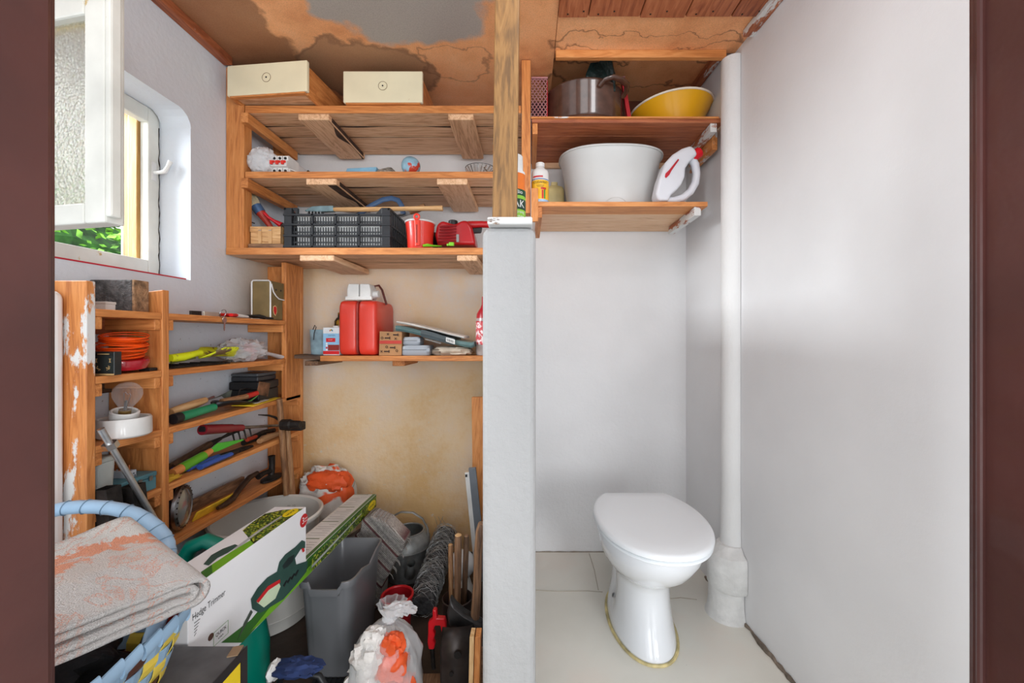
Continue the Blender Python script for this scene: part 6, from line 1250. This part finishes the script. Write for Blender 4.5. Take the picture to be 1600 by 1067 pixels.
def towel_mat():
    m, nt, b = newmat('terry_towel'); L = nt.links.new; tc = nd(nt, 'ShaderNodeTexCoord')
    sp = nd(nt, 'ShaderNodeSeparateXYZ'); L(tc.outputs['UV'], sp.inputs[0])
    n = nd(nt, 'ShaderNodeTexNoise', i_Scale=5, i_Detail=6, i_Roughness=.6, i_Distortion=1.2); L(tc.outputs['UV'], n.inputs['Vector'])
    a = nd(nt, 'ShaderNodeMath', operation='MULTIPLY_ADD', i_1=.50); L(n.outputs[0], a.inputs[0]); L(sp.outputs[1], a.inputs[2])
    r = ramp(nt, [(.60, (212,206,202)), (.66, (214,202,194)), (.84, (212,200,192)), (.87, (230,150,112)), (.98, (232,146,104)), (1.0, (226,222,216))]); L(a.outputs[0], r.inputs[0])
    n3 = nd(nt, 'ShaderNodeTexNoise', i_Scale=2.6, i_Detail=2, i_Distortion=2.0); L(tc.outputs['UV'], n3.inputs['Vector'])
    r3 = ramp(nt, [(.50,(0,0,0,1)),(.52,(.75,.75,.75,1)),(.56,(.75,.75,.75,1)),(.58,(0,0,0,1))]); L(n3.outputs[0], r3.inputs[0])
    nf = nd(nt, 'ShaderNodeTexNoise', i_Scale=90, i_Detail=3); L(tc.outputs['UV'], nf.inputs['Vector'])
    r4 = ramp(nt, [(.42,(0,0,0,1)),(.6,(1,1,1,1))]); L(nf.outputs[0], r4.inputs[0])
    ml = nd(nt, 'ShaderNodeMath', operation='MULTIPLY'); L(r3.outputs[0], ml.inputs[0]); L(r4.outputs[0], ml.inputs[1])
    mx = nd(nt, 'ShaderNodeMix', data_type='RGBA'); L(ml.outputs[0], mx.inputs[0]); L(r.outputs[0], mx.inputs[6]); mx.inputs[7].default_value = lin((226,146,112)); 
    L(mx.outputs[2], b.inputs['Base Color']); b.inputs['Roughness'].default_value = .95; b.inputs['Sheen Weight'].default_value = .3
    n2 = nd(nt, 'ShaderNodeTexNoise', i_Scale=520, i_Detail=3); L(tc.outputs['Object'], n2.inputs['Vector'])
    bp = nd(nt, 'ShaderNodeBump', i_Strength=1.0, i_Distance=.006); L(n2.outputs[0], bp.inputs['Height']); L(bp.outputs[0], b.inputs['Normal']); return m
TWM = towel_mat()
tA, tB, tC, tD = Vector((-.7227,.742,.704)), Vector((-.552,.700,.618)), Vector((-.615,.500,.655)), Vector((-.790,.545,.690))
def patch(u, v, h): # u: near (C-D) -> far (B-A); v: right (C-B) -> left (D-A)
    b = tC.lerp(tB,u).lerp(tD.lerp(tA,u), v)
    b = b+Vector((0,0,h+.014*math.sin(v*PI)*math.sin(u*PI)*.6+.004*noise.noise(Vector((u*4,v*4,1)))))
    return b
tw_ = thing('folded_towel', 'folded white and orange terry towel lying on the woven basket', 'towel', (-.68,.62,.6))
def fold(name, hs, um, seed):
    # a sheet that runs outwards, turns round at the far right end and comes back underneath
    (h0, h1) = hs; rad = (h0-h1)/2; N = 30; prof = []
    for i in range(N+1): prof.append((um*i/N, h0))
    for i in range(1, 8): a = PI*i/8; prof.append((um+rad*math.sin(a)/.21, (h0+h1)/2+rad*math.cos(a)))
    for i in range(N+1): prof.append((um*(1-i/N), h1))
    def fn(s, v):
        k = s*(len(prof)-1); i = min(int(k), len(prof)-2); f = k-i; u = prof[i][0]*(1-f)+prof[i+1][0]*f; h = prof[i][1]*(1-f)+prof[i+1][1]*f
        return patch(u, v*1.0, h+.002*noise.noise(Vector((u*6,seed,0))))
    o = obj(name, MB().sheet(fn, len(prof)-1, 24), TWM, tw_, smooth=True, sharp=2.0, solid=.0085)
    uv = o.data.uv_layers.new(name='UVMap'); nu = len(prof)-1
    for pl in o.data.polygons:
        for li in pl.loop_indices:
            vi = o.data.loops[li].vertex_index; uv.data[li].uv = (prof[vi % (nu+1)][0], (vi//(nu+1))/24)
    return o
fold('outer_fold', (.0,-.040), .93, 1); fold('inner_fold', (-.0115,-.0285), .90, 3)
# contents of the basket
tag(obj('black_cloth', MB().lump((-.80,.63,.495), (.150,.095,.055), 4, .25, 2.4, 36, 20, ridge=True), pm((36,36,38), .9, 0, .4, 20, .5, 60), smooth=True), 'bunched black cloth inside the woven basket', 'cloth')
tag(obj('red_pipe', MB().tube([(-.655,.745,.500),(-.640,.715,.545),(-.633,.690,.575)], .020, 16), pm((206,26,26), .3, coat=.2), smooth=True), 'short red plastic tube sticking up inside the woven basket', 'tube')
tag(obj('red_disc', MB(TR((-.70,.545,.565),(.3,.2,0))).lathe([(.045,0),(.048,.004),(.048,.014),(.040,.018),(0,.019)], 28), pm((196,26,28), .3), smooth=True), 'red round plastic disc among the black cloth in the basket', 'disc')
# rag rug
def rug_mat():
    m, nt, b = newmat('rag_rug'); L = nt.links.new; tc = nd(nt, 'ShaderNodeTexCoord')
    mp = nd(nt, 'ShaderNodeMapping'); L(tc.outputs['Object'], mp.inputs['Vector']); mp.inputs['Rotation'].default_value = (0,.75,0)
    sp = nd(nt, 'ShaderNodeSeparateXYZ'); L(mp.outputs[0], sp.inputs[0])
    mu = nd(nt, 'ShaderNodeMath', operation='MULTIPLY', i_1=16); L(sp.outputs[0], mu.inputs[0]); fr = nd(nt, 'ShaderNodeMath', operation='FRACT'); L(mu.outputs[0], fr.inputs[0])
    r = ramp(nt, [(.0,(170,164,160)),(.38,(186,178,172)),(.42,(112,62,66)),(.50,(120,70,72)),(.54,(206,200,192)),(.80,(150,144,142)),(.95,(190,184,178))]); L(fr.outputs[0], r.inputs[0])
    n = nd(nt, 'ShaderNodeTexNoise', i_Scale=130, i_Detail=4); L(tc.outputs['Object'], n.inputs['Vector']); r2 = ramp(nt, [(.35,(.6,.6,.6,1)),(.6,(1,1,1,1))]); L(n.outputs[0], r2.inputs[0])
    mx = nd(nt, 'ShaderNodeMix', data_type='RGBA', blend_type='MULTIPLY'); mx.inputs[0].default_value = .8; L(r.outputs[0], mx.inputs[6]); L(r2.outputs[0], mx.inputs[7])
    L(mx.outputs[2], b.inputs['Base Color']); b.inputs['Roughness'].default_value = .95
    wv = nd(nt, 'ShaderNodeTexWave', i_Scale=60, i_Distortion=1.5); L(mp.outputs[0], wv.inputs['Vector'])
    bp = nd(nt, 'ShaderNodeBump', i_Strength=.9, i_Distance=.006); L(wv.outputs[0], bp.inputs['Height']); L(bp.outputs[0], b.inputs['Normal']); return m
rgp = [(505,866),(540,846),(562,832),(564,813),(578,806),(604,818),(633,846),(630,860),(620,873),(612,886),(604,905),(597,906),(594,940),(590,958),(505,958)]
rgm = MB().prism([(X(a,1.54), max(.0015,Z(b_,1.54))) for a, b_ in rgp], .085, TR((0,1.625,0),(PI/2,0,0)))
tg_ = thing('rag_rug', 'folded grey rag rug with a dark red stripe hanging behind the grey bin', 'rug', (-.60,1.58,0))
obj('woven_cloth', rgm, rug_mat(), tg_, bevel=.02, seg=4, smooth=True)
rg = random.Random(2); 
for k in range(16):
    t_ = k/15; x_, z_ = X(632-28*t_,1.54)+.004, Z(848+56*t_,1.54)
    obj('fringe', MB().tube([(x_-.008,1.575+.01*(k%3),z_+.004),(x_+.006,1.570+.012*(k%3),z_-.004+rg.uniform(-.004,.004)),(x_+.012,1.568+.012*(k%3),z_-.014+rg.uniform(-.006,.004))], [.0014,.0012,.0008], 5), pm((170,164,158), .95), tg_, smooth=True)
# galvanised can
gw = thing('galvanised_can', 'old galvanised watering can with a bail handle by the ochre wall', 'watering can', (-.50,1.78,0))
ZN = pm((146,148,147), .45, .35, .35, 14, worn=(150,140,124), wa=.62, ws=20); gc = (-.520,1.78,0)
obj('body', MB(TR(gc)).lathe([(.088,0),(.092,.004),(.092,.12),(.0945,.124),(.092,.128),(.092,.155),(.078,.175),(.066,.188),(.064,.186),(.088,.15),(.088,.01)], 40), ZN, gw, smooth=True)
obj('hoop', MB(TR(gc)).torus(TR((0,0,.124)), .0925, .003, 40, 8), ZN, gw, smooth=True)
obj('rim', MB(TR(gc)).torus(TR((0,0,.187)), .066, .004, 36, 8), ZN, gw, smooth=True)
obj('bail', MB().tube([(-.606,1.78,.150),(-.608,1.78,.21),(-.588,1.775,.250),(-.548,1.77,.270),(-.498,1.77,.268),(-.458,1.775,.240),(-.436,1.78,.195),(-.432,1.78,.150)], .0062, 10, flat=.6), ZN, gw, smooth=True)
obj('spout', MB().tube([(-.490,1.70,.045),(-.472,1.645,.09),(-.460,1.615,.135)], [.024,.018,.016], 16, cap=False), ZN, gw, smooth=True)
# red pail
rp2 = thing('red_pail', 'red plastic pail with a printed side between the bin and the wire roll', 'pail', (-.455,1.42,0))
rpc = (-.455,1.425,0)
obj('body', MB(TR(rpc)).lathe([(.042,0),(.044,.004),(.052,.128),(.049,.128),(.041,.008),(0,.006)], 32), pm((156,20,30), .35, coat=.2), rp2, smooth=True)
obj('rim', MB(TR(rpc)).torus(TR((0,0,.129)), .0520, .0045, 36, 8), pm((196,30,36), .35), rp2, smooth=True)
obj('label', MB().sheet(lambda u, v: Vector((rpc[0]+.0515*math.sin(-.9+1.4*u), rpc[1]-.0515*math.cos(-.9+1.4*u), .035+.070*v)), 10, 1), pm((226,214,212), .4, worn=(186,40,46), wa=.5, ws=60), rp2, smooth=True)
# wire mesh roll
wm = thing('wire_roll', 'roll of grey chicken wire lying towards the back wall', 'wire roll', (-.36,1.65,.05))
m0, m1 = Vector((-.384,1.480,.052)), Vector((-.366,1.83,.150)); ax_ = (m1-m0); Ln = ax_.length; e_ = ax_.normalized(); u1 = e_.cross(Vector((0,0,1))).normalized(); v1 = u1.cross(e_)
wmsh = MB(); rg = random.Random(6)
for k in range(110):
    ph = rg.random()*2*PI; s0 = rg.uniform(-.1,.7); R_ = .049+rg.uniform(-.006,.004); hd_ = 1 if k % 2 else -1; n_ = 26; pts = []
    for i in range(n_):
        t = i/(n_-1); s_ = min(max(s0+t*.42,0),1); a = ph+hd_*t*5.2; rj = R_+.0022*math.sin(i*2.6+k)
        pts.append(m0+ax_*(s_+.006*math.sin(i*1.9+k))+u1*math.cos(a)*rj+v1*math.sin(a)*rj)
    wmsh.tube(pts, .0008, 4, cap=False)
wmo = obj('wire', wmsh, pm((180,182,182), .4, .6, .2, 30), wm); wmo['kind'] = 'stuff'
obj('core', MB().tube([m0+e_*.004, m1-e_*.004], .042, 20), pm((92,94,96), .8, .2, .4, 60, .5, 200), wm, smooth=True)
ends_ = MB()
for k in range(14): a = rg.random()*2*PI; p_ = m1+u1*math.cos(a)*.047+v1*math.sin(a)*.047; ends_.tube([p_, p_+Vector((rg.uniform(-.02,.02),.0,rg.uniform(.015,.05)))], .0007, 4)
eo = obj('loose_ends', ends_, pm((150,152,152), .4, .7), wm); eo['kind'] = 'stuff'
# tied clear bag with orange and white rubbish
cbg = thing('rubbish_bag', 'tied clear plastic bag full of orange and white packaging', 'bag', (-.392,1.13,0))
bcx, bcy = -.392, 1.135
rings = []
prof_ = [(.070,.0),(.092,.012),(.097,.06),(.097,.11),(.090,.155),(.072,.195),(.046,.225),(.022,.243),(.014,.252),(.020,.262),(.032,.278),(.040,.292)]
for (r_, z_) in prof_:
    ring_ = []
    for j in range(56):
        t = 2*PI*j/56; k_ = 1+.10*noise.noise(Vector((math.cos(t)*2.2,math.sin(t)*2.2,z_*14)))+.05*math.sin(t*11+z_*30)*(.5+z_*3)
        tilt = Vector((.03*max(0,z_-.2)*6,0,0)); ring_.append(Vector((bcx+r_*k_*math.cos(t), bcy+r_*.92*k_*math.sin(t), z_))+tilt)
    rings.append(ring_)
obj('film', MB().loft(rings, True, False), film((236,236,238), .16, .12), cbg, smooth=True, sharp=2)
obj('knot', MB().lump((bcx+.010,bcy-.002,.252), (.020,.018,.012), 3, .3, 3, 20, 12, ridge=True), film((236,236,238), .5, .2), cbg, smooth=True)
obj('loose_tail', MB().lump((bcx+.040,bcy-.008,.280), (.042,.018,.016), 6, .5, 2.2, 24, 14, ridge=True), film((236,236,238), .42, .2), cbg, smooth=True)
rg = random.Random(12); wbm = pm((226,222,218), .6, 0, .12, 16, .6, 40); obm = pm((232,92,44), .5, 0, .1, 12, .5, 40)
spots = [(-.035,-.045,.165,.045),(.030,-.05,.150,.040),(-.05,-.05,.10,.042),(.0,-.062,.085,.038),(.05,-.045,.085,.042),(.03,-.045,.205,.03),(-.02,-.04,.215,.03),(-.04,-.058,.045,.038),(.03,-.058,.035,.038),(.0,.03,.06,.06),(.0,.03,.15,.05)]
for k, (a, b_, z_, r_) in enumerate(spots):
    obj('packaging', MB().lump((bcx+a,bcy+b_*.85,z_), (r_,r_*.7,r_*.9), k+3, .35, 1.8, 20, 13, p=2.6, ridge=True, zmin=.003), obm if k in (1,5,7,4) else wbm, cbg, smooth=True, sharp=.8)
# tools in the right corner, against the partition
tc_ = thing('round_tin', 'rusty black round tin holding wooden handles by the partition', 'tin', (-.232,1.34,0))
tcc = (-.232,1.345,0)
obj('body', MB(TR(tcc)).lathe([(.046,0),(.048,.004),(.048,.168),(.050,.172),(.047,.174),(.045,.168),(.045,.008),(0,.006)], 32), pm((70,58,54), .55, .5, .4, 20, worn=(120,62,44), wa=.6, ws=26), tc_, smooth=True)
for n_, (p0x, y0, p1x, d0, rr, lb_) in enumerate(((704,851,708,1.40,.011,'thin brown handle at the left in the round tin'),(716,836,716,1.35,.0155,'thickest wooden handle standing in the middle of the round tin'),(729,837,722,1.385,.012,'dark wooden handle at the right in the round tin'))):
    top = W(p0x, y0, d0); bot = Vector((tcc[0]+(-.020,.0,.016)[n_], tcc[1]+(.010,-.012,.012)[n_], .010))
    t = thing('wooden_stick', lb_, 'stick', bot, 'wooden handles in the round tin')
    obj('shaft', MB().tube([bot, bot.lerp(top,.9), top], [rr*.85, rr, rr*.9], 12, flat=.8), (wood('handle','z'), wood('old','z'), wood('dark','z'))[n_], t, smooth=True)
    obj('end_cap', MB().tube([top, top+(top-bot).normalized()*.003], [rr*.88, rr*.6], 12, flat=.8), wood('pale','z') if n_ != 2 else wood('old','z'), t, smooth=True)
gl = thing('globe_lamp', 'white opal globe lamp on a conical base near the partition', 'lamp', (-.275,1.62,0))
obj('globe', MB(TR((-.262,1.62,.128))).lathe([(.0535*math.sin(PI*i/18), -.0535*math.cos(PI*i/18)) for i in range(2,19)], 32), pm((236,238,240), .2, coat=.4, sss=.2), gl, smooth=True)
obj('base', MB(TR((-.262,1.62,0))).lathe([(.048,0),(.050,.004),(.046,.03),(.036,.06),(.030,.078),(0,.08)], 32), pm((222,222,218), .4), gl, smooth=True)
ax_t = thing('axe', 'axe with a black head and long worn wooden handle beside the partition', 'axe', (-.15,1.20,0))
obj('handle', MB().tube([Vector((-.158,1.20,.10)), Vector((-.156,1.20,.20)), Vector((-.149,1.20,.30)), Vector((-.146,1.20,.40)), Vector((-.139,1.20,.462)), Vector((-.136,1.20,.482))], [.019,.018,.0165,.0165,.018,.013], 14, flat=.75), wood('old','z'), ax_t, smooth=True)
ah = [(702,937),(711,950),(725,962),(741,971),(755,979),(757,1003),(741,1004),(727,992),(712,984),(701,983),(697,962)]
obj('head', MB().prism([(X(a,1.175), Z(b_,1.175)) for a, b_ in ah], .034, TR((0,1.181+.034-.002,0),(PI/2,0,0)) @ TR((0,0,-.0))), pm((60,58,58), .4, .6, .35, 24), ax_t, bevel=.008, smooth=True)
obj('stand_block', MB().box(-.20,-.115,1.172,1.232,0,.098), wood('old','x'), ax_t, bevel=.003)
rh = thing('red_grip', 'red plastic hand grip standing against the round tin', 'grip', (-.285,1.25,.015))
gp = [(676,952),(682,953),(683,965),(695,966),(697,975),(697,990),(690,988),(688,977),(680,977),(677,985),(680,992),(677,1000),(680,1007),(678,1014),(670,1014),(668,1004),(669,988),(669,972),(676,966)]
obj('handle', MB().prism([(X(a,1.24), Z(b_,1.24)) for a, b_ in gp], .018, TR((0,1.255,0),(PI/2,0,0))), pm((218,24,36), .35, coat=.2), rh, bevel=.003, smooth=True)
obj('shaft', MB().tube([(-.292,1.247,.085),(-.288,1.25,.0165)], .007, 10), IRON, rh, smooth=True)
mbk = thing('metal_bracket', 'dark curved steel bracket plate with bolt holes standing by the partition', 'bracket', (-.205,1.13,0))
bm_ = pm((62,56,54), .45, .6, .35, 20)
obj('plate', MB().sheet(lambda u, v: Vector((X(687,1.12)+(X(735,1.12)-X(687,1.12))*u, 1.115+.045*(2*abs(u-.45))**2*.5+.03*max(0,v-.85)/.15, .002+(Z(990,1.12)-.002)*v-.012*(u-.5)**2*4*v)), 16, 12), bm_, mbk, smooth=True, solid=.004)
for (px_, py_, r_) in ((715,1024,.010),(705,1054,.006)): obj('bolt_hole', MB(FRONT((X(px_,1.105),1.108,Z(py_,1.105)))).lathe([(r_,0),(r_,.003)], 16), pm((20,16,15), .9), mbk)
for n_, (a, b_, yt, d0) in enumerate(((733,740,1000,1.045),(741,750,1000,1.05))):
    tag(obj('wood_offcut', MB().add([(X(a-3,d0),d0,.001),(X(b_-3,d0),d0,.001),(X(b_-3,d0),d0+.035,.001),(X(a-3,d0),d0+.035,.001),(X(a,d0),d0+.01,Z(yt,d0)),(X(b_,d0),d0+.01,Z(yt,d0)+.002),(X(b_,d0),d0+.045,Z(yt,d0)),(X(a,d0),d0+.045,Z(yt,d0))], [(0,3,2,1),(4,5,6,7),(0,1,5,4),(1,2,6,5),(2,3,7,6),(3,0,4,7)]), wood('pale' if n_ == 0 else 'pine','z'), bevel=.001),
        ('left of the two pale wood offcuts standing by the partition foot','right of the two pale wood offcuts standing by the partition foot')[n_], 'offcut', 'wood offcuts')
tag(obj('floor_board', MB().box(-.335,-.245,.75,1.235,.0006,.014), wood('old','y'), bevel=.002), 'dirty brown board lying on the floor in front of the red grip', 'board')
tag(obj('leaning_plank', MB().bar((X(751,1.80),1.80,.003), (X(748,1.80)+.0,1.80,Z(620,1.80)), .060, .022, (1,0,.0)), wood('pine','z'), bevel=.002), 'brown nailed plank leaning upright against the partition', 'plank')
pf_ = thing('window_profile', 'white and grey plastic profile strip leaning near the partition', 'profile', (X(744,1.72),1.72,0))
pa_, pb2 = Vector((X(749,1.72),1.72,.004)), Vector((X(732,1.72),1.72,Z(738,1.72)))
obj('white_face', MB().bar(pa_, pb2, .012, .030, (0,1,0)), PW, pf_, bevel=.001)
obj('grey_face', MB().bar(pa_+Vector((.018,.0,0)), pb2+Vector((.016,0,.02)), .016, .030, (0,1,0)), pm((112,118,126), .4), pf_, bevel=.001)
obj('screw', MB().tube([pb2+Vector((-.012,-.004,-.012)), pb2+Vector((-.004,-.004,-.012))], .006, 10), BLACK, pf_)
# dark floor clutter between carton and bin
bgv = thing('blue_glove', 'dark blue cloth glove lying on a black frame in front of the tub', 'glove', (-.60,1.04,.10))
obj('cloth', MB().lump((-.575,1.02,.205), (.060,.030,.014), 5, .35, 2.5, 26, 14, ridge=True), pm((40,58,104), .8, 0, .2, 20), bgv, smooth=True)
obj('white_cuff', MB().lump((-.632,1.02,.198), (.014,.028,.022), 3, .2, 3, 18, 10), OFFW, bgv, smooth=True)
bfm = thing('folding_stand', 'black tubular stand under the blue glove', 'frame', (-.58,1.03,0))
obj('hoop', MB().tube([(-.63,1.03,.004),(-.63,1.03,.15),(-.615,1.03,.178),(-.56,1.03,.182),(-.525,1.03,.175),(-.510,1.03,.15),(-.510,1.03,.004)], .008, 10), BLACK, bfm, smooth=True)
obj('foot_plate', MB().box(-.635,-.505,1.0,1.10,.0005,.004), BLACK, bfm, bevel=.001)
mt = thing('rubber_mat', 'ribbed black rubber mat on the floor in front of the grey bin', 'mat', (-.55,1.14,0))
obj('base', MB().box(-.64,-.42,.98,1.22,.0003,.0042) if False else MB().box(-.64,-.505,1.105,1.225,.0003,.006), BLACK, mt)
for k in range(9): obj('rib', MB().box(-.635+.0145*k,-.628+.0145*k,1.107,1.223,.006,.010), BLACK, mt)
